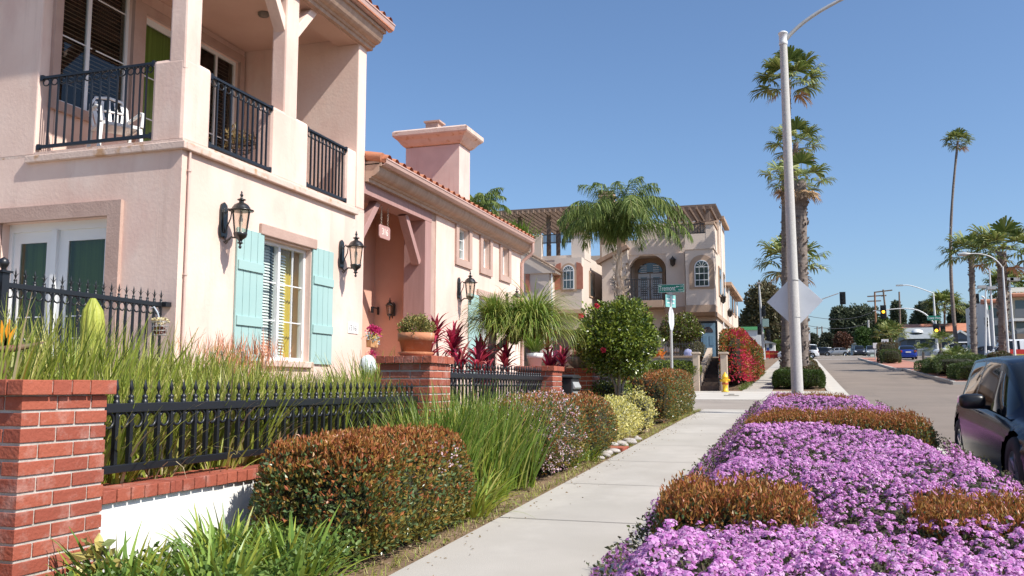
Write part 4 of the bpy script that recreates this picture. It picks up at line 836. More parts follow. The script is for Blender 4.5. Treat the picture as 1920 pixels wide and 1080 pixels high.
vs = [((r*(1+.07*math.cos(12*a)))*math.cos(a), (r*(1+.07*math.cos(12*a)))*math.sin(a), z) for r, z in ((.10,0),(.17,.05),(.21,.11),(.22,.17),(.19,.18),(.15,.14)) for a in [2*PI*k/n for k in range(n)]]
m.smooth = True; m.add(vs, [(i*n+k, i*n+(k+1)%n, (i+1)*n+(k+1)%n, (i+1)*n+k) for i in range(5) for k in range(n)]); m.build('bowl', mat('shell_stone', (.24,.21,.18), (.36,.32,.28), .9, 12, 5, bump=.4), sp_, world=False)
fb = FB()
for k in range(26):
    a, r = k*2.4, .032*math.sqrt(k); c = np.array([r*math.cos(a), r*math.sin(a), .20-.012*r*20*.3]); q = np.arange(14)*2.4; d = np.stack([np.cos(q)*np.linspace(1,.2,14), np.sin(q)*np.linspace(1,.2,14), np.linspace(.4,1,14)], 1); leaves(fb, np.tile(c,(14,1)), d, .04, .028, 0, jit=.1)
fb.build('succulents', [leafmat('pink_succulent', [(.62,.32,.22),(.66,.42,.26),(.70,.52,.40),(.45,.16,.14),(.40,.34,.14)], .5, .15)], parent=sp_)
fb = FB(); n = 300; blades(fb, np.stack([RNG.normal(.0,.06,n), RNG.normal(.10,.06,n), np.full(n,.16)],1), RNG.uniform(0,6.28,n), RNG.uniform(0,.5,n), RNG.uniform(.12,.26,n), .007, .2, 3, 0); fb.build('red_sprigs', [leafmat('red_sprig', [(.36,.08,.04),(.42,.16,.06),(.18,.14,.04)], .5, .2)], parent=sp_)
# wall planter with flowers by the porch, and the wire basket on the patio fence
w = atX(694, 640, -6.82); o = thing('hanging_planter', 'little wall planter of magenta and yellow flowers beside the porch opening', 'planter', (w.x, w.y+.05, w.z))
m = MB(); m.prism([(-.13,-.10),(.13,-.10),(.14,.03),(-.14,.03)], -.03, .06, 'x'); m.build('box', mat('planter_wood', (.42,.20,.08), (.55,.30,.14), .8, 20), o, world=False, bevel=.005)
m = MB(); m.tube([(0,.12,.03),(0,.08,.2),(0,-.08,.2),(0,-.12,.03)], .006, 5); m.build('handle', M_iron, o, world=False)
fb = FB(); q = RNG.normal(0,1,(330,3)); P = q*[.03,.09,.035]+[.02,0,.07]; leaves(fb, P, unit(q+[0,0,.3]), .035, .03, RNG.integers(0,2,330), jit=.6); P = q*[.03,.085,.03]+[.02,.05,.19]; leaves(fb, P, unit(q), .04, .035, 2, jit=.6)
P = q[:120]*[.02,.09,.04]+[.03,0,-.22]; leaves(fb, P, unit(q[:120]), .03, .025, 2, jit=.6)
fb.build('blooms', [leafmat('yellow_bloom', [(.72,.48,.04),(.75,.60,.25)], .5, .2), leafmat('blue_bloom', [(.30,.42,.50),(.55,.62,.62)], .5, .2), leafmat('magenta_bloom', [(.48,.02,.12),(.60,.05,.20),(.36,.01,.08)], .5, .2)], parent=o, kind='stuff')
w = atX(300, 612, -6.92); o = thing('wire_basket', 'wire basket of cream flowers hanging on the end of the patio fence', 'basket', (w.x, w.y, w.z)); m = MB()
for z in (-.10,-.05,.0,.05): m.torus((0,0,z), .075+.02*(z+.1)/.15, .003, 'z', 16, 4)
for k in range(14): a = 2*PI*k/14; m.tube([(.075*math.cos(a),.075*math.sin(a),-.10),(.095*math.cos(a),.095*math.sin(a),.05)], .0025, 4)
m.build('wire', mat('basket_wire', (.55,.55,.52), rough=.4, metal=.5), o, world=False); m = MB(); m.tube([(-.0,0,.05),(-.02,-.03,.16),(-.06,-.04,.22),(-.11,-.03,.2)], .01, 6); m.build('hook', mat('basket_hook', (.42,.46,.50), rough=.4), o, world=False)
fb = FB(); q = unit(RNG.normal(0,1,(170,3))); leaves(fb, q*[.08,.08,.02]+[0,0,.06], unit(q+[0,0,.5]), .03, .025, 0, jit=.5); leaves(fb, q*[.05,.05,.03]+[0,0,-.05], q, .03, .02, 1, jit=.5)
fb.build('foliage', [leafmat('cream_bloom', [(.72,.62,.38),(.66,.55,.30),(.78,.72,.55)], .6, .2), leafmat('maroon_leaf', [(.12,.03,.02),(.20,.06,.03)], .6, .1)], parent=o)
w = atX(690, 668, -5.6); m = MB(); m.lathe([(.001,-.16),(.07,-.15),(.115,-.07),(.12,.0),(.10,.08),(.06,.135),(.001,.15)], (0,0,0), 20); tag(m.build('glazed_globe', mat('pale_glaze', (.70,.76,.78), rough=.12, coat=.6), origin=(0,0,0)), 'pale glazed garden globe half hidden by blades left of the pot pillar', 'ornament').location = (w.x, w.y, w.z-.13)
# bird of paradise plants by the alley corner
clump('bird_of_paradise', 'broad-leaved bird of paradise clump at the alley corner behind the clipped bushes', [(-3.3,19.9),(-3.6,19.4),(-2.9,20.2),(-3.9,20.1),(-3.2,19.2)], 34, 1.05, .13, [leafmat('strelitzia_leaf', [(.04,.09,.03),(.07,.14,.05),(.12,.19,.08)], .4, .2)], (.15,1.0), (.2,.9), .2, seg=7)
w = atX(1237, 668, -3.3); fb = FB(); q = unit(RNG.normal(0,1,(26,3))*[1,1,.5]+[0,0,.8]); leaves(fb, q*.02, q, .2, .05, 0, jit=.3)
tag(fb.build('bird_of_paradise_flower', [leafmat('orange_petal2', [(.72,.20,.02),(.70,.28,.05),(.4,.1,.05)], .4, .3)], loc=(w.x, w.y, w.z)), 'orange bird of paradise bloom standing beside the street sign pole', 'flower')

# long arching and dry blades tangled through the nearest fence, and litter blown onto the path
clump('iris_clump', 'arching green and dry blades leaning out through the nearest fence', [(-3.42,4.2,E-.55),(-3.42,4.75,E-.55),(-3.42,5.3,E-.55),(-3.42,6.2,E-.55),(-3.42,7.0,E-.55)], 26, .62, .014, [L_iris,L_iris2,L_dead], (.2,.8), (.6,2.0), .10, group=G1, dead=.35)
fb = FB(); n = 380; sd = RNG.uniform(0,1,n); P = np.stack([np.where(sd < .6, -2.08+np.abs(RNG.normal(0,.16,n)), -.74-np.abs(RNG.normal(0,.2,n))), RNG.uniform(2,20,n), np.zeros(n)], 1); P[:,2] = gv(P[:,1])+.004
leaves(fb, P, RNG.normal(0,1,(n,3))*[1,1,.08], .022, .011, 0, jit=.05); n2 = 260; P = np.stack([-.74-np.abs(RNG.normal(0,.12,n2)), RNG.uniform(2,18,n2), np.zeros(n2)], 1); P[:,2] = gv(P[:,1])+.004; leaves(fb, P, RNG.normal(0,1,(n2,3))*[1,1,.1], .010, .008, 1, jit=.05)
fb.build('fallen_leaves', [leafmat('path_litter', [(.20,.12,.06),(.30,.20,.10),(.12,.10,.04)], .8, .1), leafmat('fallen_petal', [(.50,.20,.52),(.62,.35,.62)], .6, .1)], kind='stuff')
for (x, y, lb_) in ((-2.75,6.2,'green blades hugging the far end of the big red-tipped bush'),(-2.95,6.1,'green blades between the big red-tipped bush and the fence')): clump('iris_clump', lb_, [(x,y)], 120, .75, .018, [L_iris2,L_iris], (.05,.5), (.1,.9), .14)
# ---------------------------------------------------------------- purple flowering ground cover in the planting strip
P_pur = leafmat('lantana_floret', [(.51,.15,.46),(.61,.24,.57),(.72,.37,.67),(.64,.27,.58),(.82,.57,.78),(.53,.17,.48)], .6, .35, .2)
P_purd = leafmat('lantana_bud', [(.22,.05,.22),(.32,.08,.30),(.30,.12,.16)], .6, .2)
L_lan = leafmat('lantana_leaf', [(.045,.06,.02),(.08,.09,.03),(.11,.12,.045),(.09,.055,.03)], .55, .2)
def bedtop(x, y):
    """height of the flower mass over the ground"""
    e = np.minimum(x+.80, 1.36-x)                                   # distance from the long edges
    e2 = np.minimum(e, np.minimum(y-.6, 18.6-y)*.8)
    edge = np.clip(e2/.30, 0, 1)**.5
    h = .36+.05*np.sin(x*2.3+y*.9)+.04*np.sin(y*2.1+1)+.03*np.sin(x*5+y*3.3)
    h = h*np.where(x > .8, 1-(x-.8)*.55, 1)
    return np.maximum(.02, h*edge)
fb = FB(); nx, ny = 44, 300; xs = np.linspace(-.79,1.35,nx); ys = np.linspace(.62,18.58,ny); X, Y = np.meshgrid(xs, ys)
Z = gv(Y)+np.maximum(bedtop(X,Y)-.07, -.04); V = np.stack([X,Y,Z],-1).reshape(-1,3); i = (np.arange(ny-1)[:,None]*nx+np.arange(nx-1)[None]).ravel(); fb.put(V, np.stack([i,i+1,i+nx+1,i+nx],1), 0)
holes = [(-.72,.02,4.40,5.15),(.48,1.38,4.8,5.5),(-.62,1.28,10.0,11.2),(-.5,.75,16.2,17.5)]   # where the red bushes stand
def keep(x, y, r):
    k = np.ones(len(x), bool)
    for a, b, c, d in holes: k &= ~((x > a+.06) & (x < b-.06) & (y > c+.08) & (y < d-.08))
    return k
N0 = 27000; y = .62+17.96*RNG.uniform(0,1,N0)**1.45; x = RNG.uniform(-.84,1.38,N0); pt = np.sin(x*4.1+y*2.3)*np.sin(y*3.7-x*2)+.7*np.sin(x*9+y*1.7)*np.sin(y*8); k = keep(x,y,0) & (RNG.uniform(0,1,N0) < np.clip(.78+.34*pt, .15, 1)); x, y = x[k], y[k]
e = np.minimum(x+.84, 1.38-x); base = np.stack([x, y, gv(y)+np.maximum(bedtop(np.clip(x,-.78,1.34),y)+RNG.normal(0,.018,len(x)), .06)], 1)
side = np.where(x < -.55, -1, np.where(x > 1.15, 1, 0))*.7; tilt = np.stack([side+RNG.normal(0,.35,len(x)), RNG.normal(-.1,.35,len(x)), np.ones(len(x))], 1); tilt = unit(tilt)
# extra clusters hanging down the two long sides
n2 = 4200; y2 = .62+17.9*RNG.uniform(0,1,n2)**1.45; s2 = RNG.integers(0,2,n2)*2-1; h2 = RNG.uniform(.05,1,n2)*.27; x2 = np.where(s2 < 0, -.81-.05*np.sin(h2*11)+RNG.normal(0,.02,n2), 1.37+RNG.normal(0,.02,n2)); k = keep(np.clip(x2,-.6,1.2), y2, 0)
b2 = np.stack([x2,y2,gv(y2)+h2],1)[k]; t2 = unit(np.stack([s2*1.0, RNG.normal(-.1,.4,n2), np.full(n2,.7)],1)[k]); base = np.concatenate([base,b2]); tilt = np.concatenate([tilt,t2])
T1 = unit(np.cross(tilt, [[.3,1,.2]])); T2 = np.cross(tilt, T1); nc = len(base); rad = RNG.uniform(.014,.024,nc)
far = base[:,1] > 9
for ring, cnt, zz, rr in ((0,1,.55,0),(1,6,.35,.55),(2,9,.0,1.0)):
    for q in range(cnt):
        sel = np.ones(nc,bool) if ring < 2 else (~far if q % 2 else np.ones(nc,bool)); a = 2*PI*q/cnt+RNG.uniform(0,.8,nc)
        c = base + (T1*np.cos(a)[:,None]+T2*np.sin(a)[:,None])*(rad*rr)[:,None] + tilt*(rad*zz)[:,None]; nn = unit(tilt*.8+(T1*np.cos(a)[:,None]+T2*np.sin(a)[:,None])*rr*.7+RNG.normal(0,.18,(nc,3)))
        U = unit(np.cross(nn, RNG.normal(0,1,(nc,3)))); Wv = np.cross(nn,U); s = (RNG.uniform(.0058,.0085,nc)*np.where(far,1.35,1))[:,None]
        V = np.stack([c+U*s, c+Wv*s, c-U*s, c-Wv*s], 1)[sel]; m_ = len(V); mi = np.where(RNG.uniform(0,1,m_) < (.03 if ring < 2 else .10), 2, 1)
        fb.put(V, np.arange(4*m_).reshape(m_,4), mi)
nl = 60000; y = .62+17.96*RNG.uniform(0,1,nl)**1.45; x = RNG.uniform(-.82,1.37,nl); k = keep(x,y,0); x, y = x[k], y[k]; P = np.stack([x,y,gv(y)+np.maximum(bedtop(x,y)-RNG.uniform(-.004,.06,len(x)),.02)],1)
leaves(fb, P, np.tile([0,0,.7],(len(P),1)), .024, .015, 3, jit=.8)
n3 = 9000; y3 = .62+17.9*RNG.uniform(0,1,n3)**1.4; s3 = RNG.integers(0,2,n3)*2-1; h3 = RNG.uniform(0,.3,n3); leaves(fb, np.stack([np.where(s3<0,-.80,1.36)+RNG.normal(0,.02,n3), y3, gv(y3)+h3],1), np.stack([s3*.6,0*y3,.6+0*y3],1), .026, .016, 3, jit=.7)
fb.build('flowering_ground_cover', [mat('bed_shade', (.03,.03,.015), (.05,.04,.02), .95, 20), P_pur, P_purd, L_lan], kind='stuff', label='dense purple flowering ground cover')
def bsplit(P, N, r): hi = P[:,2]/abs(P[:,2]).max(); return np.where(r < .20+.30*np.clip(hi,0,1), 2, np.where(r < .58, 3, 1))
GB = 'red-tipped bushes set in the purple bed'
def bush(label, x0, x1, y0, y1, h, n, L=.032):
    c = ((x0+x1)/2, (y0+y1)/2, g((y0+y1)/2)-.02)
    return hedge('hawthorn_bush', label, c, ((x1-x0)/2,(y1-y0)/2,h/2), n, HM, bsplit, L=L, W=.016, p=3.6, group=GB, rough=.025, up=.75, extra=sprigs(int(n*.16), .10, 2, L=.034, W=.011), jit=.5)
bush('low red-tipped bush in the purple bed at the path edge, nearest the camera', -.74, .04, 4.35, 5.2, .42, 8500)
bush('low red-tipped bush in the purple bed at the kerb beside the black car', .46, 1.42, 4.75, 5.6, .34, 7000)
bush('long red-tipped bush crossing the purple bed in the middle', -.64, 1.30, 9.95, 11.25, .49, 17000, .036)
bush('small low red-tipped bush at the foot of the big lamp post', -.55, .85, 16.1, 17.6, .43, 5000, .04)
# ---------------------------------------------------------------- cars
M_tyre = mat('tyre', (.015,.015,.016), rough=.8); M_rim = mat('alloy', (.45,.46,.48), rough=.3, metal=1); M_well = mat('wheel_well', (.008,.008,.008), rough=.95)
M_cgl = mat('car_glass', (.010,.012,.014), rough=.03, spec=.5); M_trimb = mat('black_trim', (.012,.012,.013), rough=.35)
M_red = mat('tail_lamp', (.45,.015,.01), rough=.15, coat=1); M_lamp = mat('head_lamp', (.65,.67,.7), rough=.08, coat=1); M_plate = mat('number_plate', (.7,.7,.68), rough=.5)
def paint(name, c, metal=.0, rough=.25, coat=.45): return mat(name, c, rough=rough, coat=coat, metal=metal, spec=.3)
def car(label, loc, rz, body, L=4.5, Wd=1.78, H=1.46, kind='sedan', detail=1, group=None, cabin=None, zoff=.0, see=False, stripe=None):
    """front of the car points along local +Y; origin on the ground below the middle"""
    o = thing('car', label, 'car', loc, rz, group); w2 = Wd/2; nu = int(90*detail) if detail >= 1 else 36
    K = {'sedan': dict(hood=.72, wb=[(-L*.5,.42),(-L*.49,.72),(-L*.46,.96),(-L*.33,1.03),(-L*.2,1.04),(L*.12,1.0),(L*.2,.97),(L*.34,.88),(L*.45,.74),(L*.49,.6),(L*.5,.42)], cab=(-L*.41,-L*.2,L*.02,L*.235)),
         'suv': dict(hood=.9, wb=[(-L*.5,.5),(-L*.495,.9),(-L*.48,1.06),(-L*.3,1.1),(0,1.07),(L*.22,1.04),(L*.36,.98),(L*.46,.86),(L*.495,.7),(L*.5,.5)], cab=(-L*.485,-L*.40,L*.03,L*.25)),
         'hatch': dict(hood=.8, wb=[(-L*.5,.42),(-L*.495,.72),(-L*.48,.90),(-L*.33,.95),(-L*.2,.94),(L*.12,.88),(L*.2,.86),(L*.34,.80),(L*.45,.70),(L*.49,.56),(L*.5,.42)], cab=(-L*.475,-L*.33,L*.02,L*.235)),
         'van': dict(hood=1., wb=[(-L*.5,.5),(-L*.498,1.0),(-L*.49,1.12),(0,1.15),(L*.3,1.1),(L*.42,1.0),(L*.48,.85),(L*.5,.5)], cab=(-L*.49,-L*.46,L*.18,L*.38))}[kind]
    ty = [p[0] for p in K['wb']]; tz = [p[1] for p in K['wb']]
    top = lambda y: float(np.interp(y, ty, tz))
    def hw(y): t = abs(y)/(L/2); return w2*(1-.20*max(0,(t-.62)/.38)**2.2) if t < 1 else w2*.8
    zb = .20; rw = .335; fy, ry = L*.5-.86, -L*.5+.84; arch = rw+.055
    prof = lambda y: [(0,zb,0),(hw(y)*.55,zb,0),(hw(y)*.93,zb+.01,0)] + [(hw(y)*s, zb+.03+(top(y)-.09-zb)*t, 1) for s, t in ((.965,.04),(.985,.15),(.993,.25),(.997,.34),(1.0,.42),(1.0,.5),(.997,.58),(.99,.68),(.978,.78),(.967,.82),(.965,.88),(.945,.95),(.915,1.0))] + [(hw(y)*.80,top(y)-.022,2),(hw(y)*.55,top(y)+.005,2),(hw(y)*.25,top(y)+.022,2),(0,top(y)+.026,2)]
    ys = np.linspace(-L/2, L/2, nu+1); m = MB(); m.smooth = True; P0 = [prof(y) for y in ys]; npf = len(P0[0]); idx = {}; vs = []
    for s in (1,-1):
        for i, y in enumerate(ys):
            for k, (x, z, f) in enumerate(P0[i]):
                yy, zz = y, z
                for wy in (fy, ry):            # snap the panel edge onto the wheel arch
                    d = math.hypot(y-wy, z-rw)
                    if k >= 2 and z < rw+arch+.05 and abs(d-arch) < L/nu*.62 and k < npf-4: yy, zz = wy+(y-wy)*arch/d, rw+(z-rw)*arch/d
                idx[(s,i,k)] = len(vs); vs.append((x*s, yy, zz))
    fs = []
    for s in (1,-1):
        for i in range(nu):
            for k in range(npf-1):
                q = [idx[(s,i,k)], idx[(s,i+1,k)], idx[(s,i+1,k+1)], idx[(s,i,k+1)]]; c = np.mean([vs[a] for a in q], 0)
                if any(math.hypot(c[1]-wy, c[2]-rw) < arch-.004 for wy in (fy,ry)) and k >= 1 and k < npf-4: continue
                fs.append(tuple(q if s > 0 else q[::-1]))
    m.add(vs, fs)
    for e, sg in ((0,1),(nu,-1)):
        pl = [idx[(1,e,k)] for k in range(npf)] + [idx[(-1,e,k)] for k in range(npf-1,0,-1)]
        k0 = len(m.v); m.smooth = False; m.add([vs[a] for a in pl], [tuple(range(len(pl)))])
    m.build('body', body, o, world=False)
    # greenhouse
    a, b, c, d = K['cab']; rb = lambda y: top(y)-.03; m = MB(); m.smooth = True; ng = 44 if detail >= 1 else 20; ysg = np.linspace(a, d, ng+1); vs = []; fs = []; mi = []
    def rz_(y):
        if y < b: t = (y-a)/(b-a); return rb(a)+(H-rb(a))*math.sin(t*PI/2)**.85
        if y > c: t = (d-y)/(d-c); return rb(d)+(H-rb(d))*math.sin(t*PI/2)**.9
        return H+.02*math.sin((y-b)/(c-b)*PI)
    kn = 12
    for s in (1,-1):
        for i, y in enumerate(ysg):
            z0_, z1_ = rb(y)-.01, max(rz_(y), rb(y)); xb = hw(y)*.90; xt = hw(y)*.72
            for k in range(kn+1):
                t = k/kn
                if t <= .62: u = t/.62; x = xb+(xt-xb)*(u*.92+.08*u*u); z = z0_+(z1_-z0_)*.90*u
                else: u = (t-.62)/.38; x = xt*math.cos(u*PI/2)**.8 if u < 1 else 0; z = z0_+(z1_-z0_)*(.90+.10*math.sin(u*PI/2))
                vs.append((x*s, y, z))
    for s in (0,1):
        for i in range(ng):
            ym = (ysg[i]+ysg[i+1])/2
            for k in range(kn):
                q = [s*(ng+1)*(kn+1)+i*(kn+1)+k, s*(ng+1)*(kn+1)+(i+1)*(kn+1)+k, s*(ng+1)*(kn+1)+(i+1)*(kn+1)+k+1, s*(ng+1)*(kn+1)+i*(kn+1)+k+1]
                t = (k+.5)/kn; side_ = t < .56 and t > .04; hgt = rz_(ym)-rb(ym); bp = (b+c)/2-.02 if kind != 'van' else L*.05
                g_ = side_ and hgt > .13 and abs(ym-bp) > .045 and not (ym < b and kind == 'suv' and ym < a+.12)
                if side_ and ym > c-.02: g_ = hgt > .17 and t < .50
                ws = (ym > c+.05 or ym < b-.05) and t > .60 and hgt > .05 and hgt < H-rb(ym)-.03
                if kind == 'van' and ym < 0 and ym > b-.1: g_ = False
                fs.append(tuple(q if s == 0 else q[::-1])); mi.append(1 if (g_ or ws) else 0)
    k0 = len(m.v); m.add(vs, fs); m.m = mi; m.build('cabin', [cabin or body, M_cgl], o, world=False)
    m = MB(); m.box(-w2+.16, w2-.16, -L/2+.3, L/2-.3, .2, .75); m.build('underbody', M_well, o, world=False)
    for wy in (fy, ry):
        for s in (1,-1):
            x0 = s*(w2-.035); x1 = s*(w2-.25); prof_ = [(.001,0),(rw*.60,0),(rw*.66,.012),(rw*.9,.016),(rw,.0),(rw,-.19),(rw*.7,-.2),(.001,-.2)]; n = 28 if detail >= 1 else 14
            for nm, pr, mt_ in (('tyre', [(rw*.62,0),(rw*.68,.014),(rw*.93,.016),(rw,-.01),(rw,-.19),(rw*.6,-.2)], M_tyre), ('rim', [(.001,-.02),(rw*.12,-.02),(rw*.2,-.045),(rw*.5,-.05),(rw*.57,-.01),(rw*.63,.004)], M_rim)):
                m = MB(); m.smooth = True; v_ = [(x0+s*dx, wy+r*math.cos(2*PI*q/n), rw+r*math.sin(2*PI*q/n)) for r, dx in pr for q in range(n)]; m.add(v_, [(i*n+q, i*n+(q+1)%n, (i+1)*n+(q+1)%n, (i+1)*n+q) for i in range(len(pr)-1) for q in range(n)])
                if nm == 'tyre': wl = m.build('wheel', mt_, o, world=False)
                else:
                    m.smooth = False
                    for q in range(5): a_ = 2*PI*q/5; m.bar((x0-s*.012, wy+rw*.1*math.cos(a_), rw+rw*.1*math.sin(a_)), (x0-s*.006, wy+rw*.58*math.cos(a_), rw+rw*.58*math.sin(a_)), .045, .02, up=(1,0,0))
                    m.build('rim', mt_, wl, world=False)
    for s in (1,-1):
        ym = c+.02 if kind != 'van' else L*.36
        m = MB(); m.smooth = True; N = 10; cx, cy, cz = s*(hw(ym)+.10), ym+.22, top(ym)+.045; v_ = []
        for i in range(N+1):
            u = PI*i/N
            for q in range(14):
                a_ = 2*PI*q/14; rr = math.sin(u)**.55; v_.append((cx+.125*math.copysign(abs(math.cos(a_))**.6, math.cos(a_))*rr, cy-.085*math.cos(u), cz+.078*math.copysign(abs(math.sin(a_))**.6, math.sin(a_))*rr))
        m.add(v_, [(i*14+q, i*14+(q+1)%14, (i+1)*14+(q+1)%14, (i+1)*14+q) for i in range(N) for q in range(14)]); m.bar((s*(hw(ym)*.93), ym+.22, cz-.06), (cx, ym+.22, cz-.05), .06, .04); mr = m.build('mirror', M_trimb if detail >= 1 else body, o, world=False)
        m = MB(); m.prism([(y_, z_) for y_, z_ in ((-L*.493,.72),(-L*.47,.92),(-L*.40,.93),(-L*.42,.74))] if kind != 'van' else [(-L*.499,.8),(-L*.49,1.3),(-L*.46,1.3),(-L*.46,.8)], s*hw(-L*.46)*.72, s*(hw(-L*.47)-.012)); m.build('tail_lamp', M_red, o, world=False)
        m = MB(); m.prism([(L*.38,top(L*.38)-.09),(L*.45,top(L*.45)-.055),(L*.503,top(L*.49)-.06),(L*.503,top(L*.49)-.16),(L*.42,top(L*.42)-.2)], s*hw(L*.48)*.62, s*(hw(L*.47)+.004)); m.build('headlight', M_lamp, o, world=False)
    m = MB(); m.box(-.26,.26,-L/2-.012,-L/2-.001,.66,.80); m.build('number_plate', M_plate, o, world=False)
    if stripe:
        for col, za, zc in stripe:
            m = MB(); 
            for s in (1,-1): m.prism([(-L*.38,za),(-L*.1,za),(L*.22,za+.05),(L*.22,zc),(-L*.38,zc)], s*(w2+.001), s*(w2+.006))
            m.build('livery', col, o, world=False)
    if detail >= 1:
        for yy in (ry+.52, (b+c)/2-.0, fy-.48):                      # door gaps and handles
            m = MB()
            for s in (1,-1): m.bar((s*(w2+.0005),yy,zb+.12), (s*(hw(yy)*.985+.001),yy-.02,top(yy)-.16), .002, .007, up=(0,1,0))
        for s in (1,-1):
            for yy in (ry+.72, (b+c)/2+.16): m = MB(); m.tube([(s*(w2-.005),yy,.86),(s*(w2+.035),yy+.03,.865),(s*(w2+.035),yy+.17,.865),(s*(w2-.005),yy+.2,.86)], .013, 6); m.build('door_handle', body, o, world=False)
        m = MB(); m.box(-.5,.5,L/2-.06,L/2+.004,.40,.56); m.build('grille', M_trimb, o, world=False)
        m = MB(); m.tube([(.0,b-.28,H-.04),(.0,b-.46,H+.24)], .004, 5); m.build('antenna', M_trimb, o, world=False)
    return o
bc = car('shiny dark navy hatchback parked facing the camera at the right edge', (2.65, 10.55, g(10.55)-.285), PI, paint('navy_paint', (.004,.007,.018), rough=.22, coat=.05), L=4.55, Wd=1.80, H=1.40, kind='hatch', detail=1.6)
bc.rotation_euler = (math.atan(-.024), 0, PI)
# ---------------------------------------------------------------- beige townhouses across the alley
M_tst = mat('beige_stucco', (.62,.50,.405), (.70,.575,.475), .9, .5, 7, bump=.4, bscale=14)
M_tst2 = mat('grey_beige_stucco', (.56,.47,.40), (.64,.55,.47), .9, .5, 7, bump=.4, bscale=14)
M_ttrim = mat('tan_trim', (.38,.26,.18), (.46,.32,.225), .85, 1.5)
M_tred = mat('faded_red_shutter', (.36,.13,.08), (.42,.17,.11), .7, 5)
M_perg = mat('pergola_wood', (.15,.10,.075), (.22,.155,.12), .85, 5, vstr=(4,.5,4))
M_tgl = mat('townhouse_glass', (.035,.05,.055), rough=.06, spec=.8, coat=.6)
M_trail = mat('bronze_rail', (.035,.03,.028), rough=.5)
M_door = mat('blue_door', (.19,.31,.40), (.23,.36,.45), .5, 3)
M_step = mat('brown_step', (.075,.05,.038), (.12,.085,.065), .85, 5)
def pl_(px, py, Y): return atY(px, py, Y)
def fbox(m, px0, px1, py0, py1, Y, depth):
    """box whose front face covers the given picture rectangle at distance Y"""
    a = pl_((px0+px1)/2, py0, Y); b = pl_((px0+px1)/2, py1, Y); x0 = pl_(px0,(py0+py1)/2,Y).x; x1 = pl_(px1,(py0+py1)/2,Y).x
    m.box(x0, x1, Y, Y+depth, b.z, a.z); return x0, x1, b.z, a.z
def arch_win(parent, x0, x1, z0, z1, Y, arch=True, trim=M_ttrim, shutters=None, rows=2, tw=.12, name='window', cols=3):
    r = (x1-x0)/2; xc = (x0+x1)/2; zs = z1-r if arch else z1
    def outline(e, dz=0):
        pts = [(x0-e, z0-dz), (x1+e, z0-dz)]
        if arch: pts += [(xc+(r+e)*math.cos(a), zs+(r+e)*math.sin(a)) for a in np.linspace(0,PI,11)]
        else: pts += [(x1+e, z1+e), (x0-e, z1+e)]
        return pts
    m = MB(); m.prism(outline(tw, .1), Y-.06, Y+.02, 'y'); s = m.build(name, trim, parent)
    m = MB(); m.prism(outline(.0), Y-.085, Y-.05, 'y'); m.build('frame', M_vinyl, s)
    m = MB(); m.prism(outline(-.055, -.06), Y-.10, Y-.08, 'y'); m.build('pane', M_tgl, s)
    m = MB()
    for k in range(1, cols): x = x0+(x1-x0)*k/cols; m.box(x-.009, x+.009, Y-.108, Y-.101, z0+.06, zs)
    for k in range(1, rows+1): z = z0+(zs-z0)*k/(rows if arch else rows+1); m.box(x0+.06, x1-.06, Y-.109, Y-.1005, z-.02, z+.02)
    if arch:
        for a in (.6,1.2,1.94,2.54): m.bar((xc,Y-.104,zs), (xc+(r-.06)*math.cos(a),Y-.104,zs+(r-.06)*math.sin(a)), .018, .01, up=(0,1,0))
    m.build('glazing_bar', M_vinyl, s)
    if shutters:
        for k in (0,1):
            a, b = (x0-tw-.36, x0-tw) if k == 0 else (x1+tw, x1+tw+.36); zz = zs+r*.55
            m = MB(); pts = [(a,z0),(b,z0)] + ([(b,zz+.3),(a+.12,zz+.22),(a,zz)] if k == 0 else [(b,zz),(b-.12,zz+.22),(a,zz+.3)]); m.prism(pts, Y-.05, Y-.002, 'y'); m.build('shutter', shutters, parent)
    return s
def pergola(parent, x0, x1, y0, y1, z, zp, posts, n=22):
    m = MB()
    for k in range(n): y = y0+(y1-y0)*k/(n-1); m.box(x0-.3, x1+.3, y-.05, y+.05, z+.18, z+.30)
    m.build('pergola_slats', M_perg, parent)
    m = MB()
    for x in np.linspace(x0, x1, max(3, int((x1-x0)/.3))): m.box(x-.05, x+.05, y0-.3, y1+.3, z, z+.18)
    m.build('pergola_beams', M_perg, parent)
    for x, y in posts: m = MB(); m.box(x-.11, x+.11, y-.11, y+.11, zp, z); m.build('pergola_post', M_perg, parent)
def small_rail(parent, x0, x1, Y, z0, z1, n=18, pattern=True):
    m = MB(); m.box(x0, x1, Y-.025, Y+.025, z1-.05, z1); m.box(x0, x1, Y-.02, Y+.02, z0+.05, z0+.09)
    for k in range(n+1):
        x = x0+(x1-x0)*k/n; m.box(x-.018, x+.018, Y-.018, Y+.018, z0, z1-.04)
    if pattern:
        for k in range(0, n, 3):
            x = x0+(x1-x0)*(k+1.5)/n; w = (x1-x0)/n*1.4; zc = (z0+z1)/2+.05
            for q in range(4): a = q*PI/2; m.bar((x+w*math.cos(a),Y,zc+w*math.sin(a)), (x+w*math.cos(a+PI/2),Y,zc+w*math.sin(a+PI/2)), .02)
    m.build('balcony_railing', M_trail, parent)
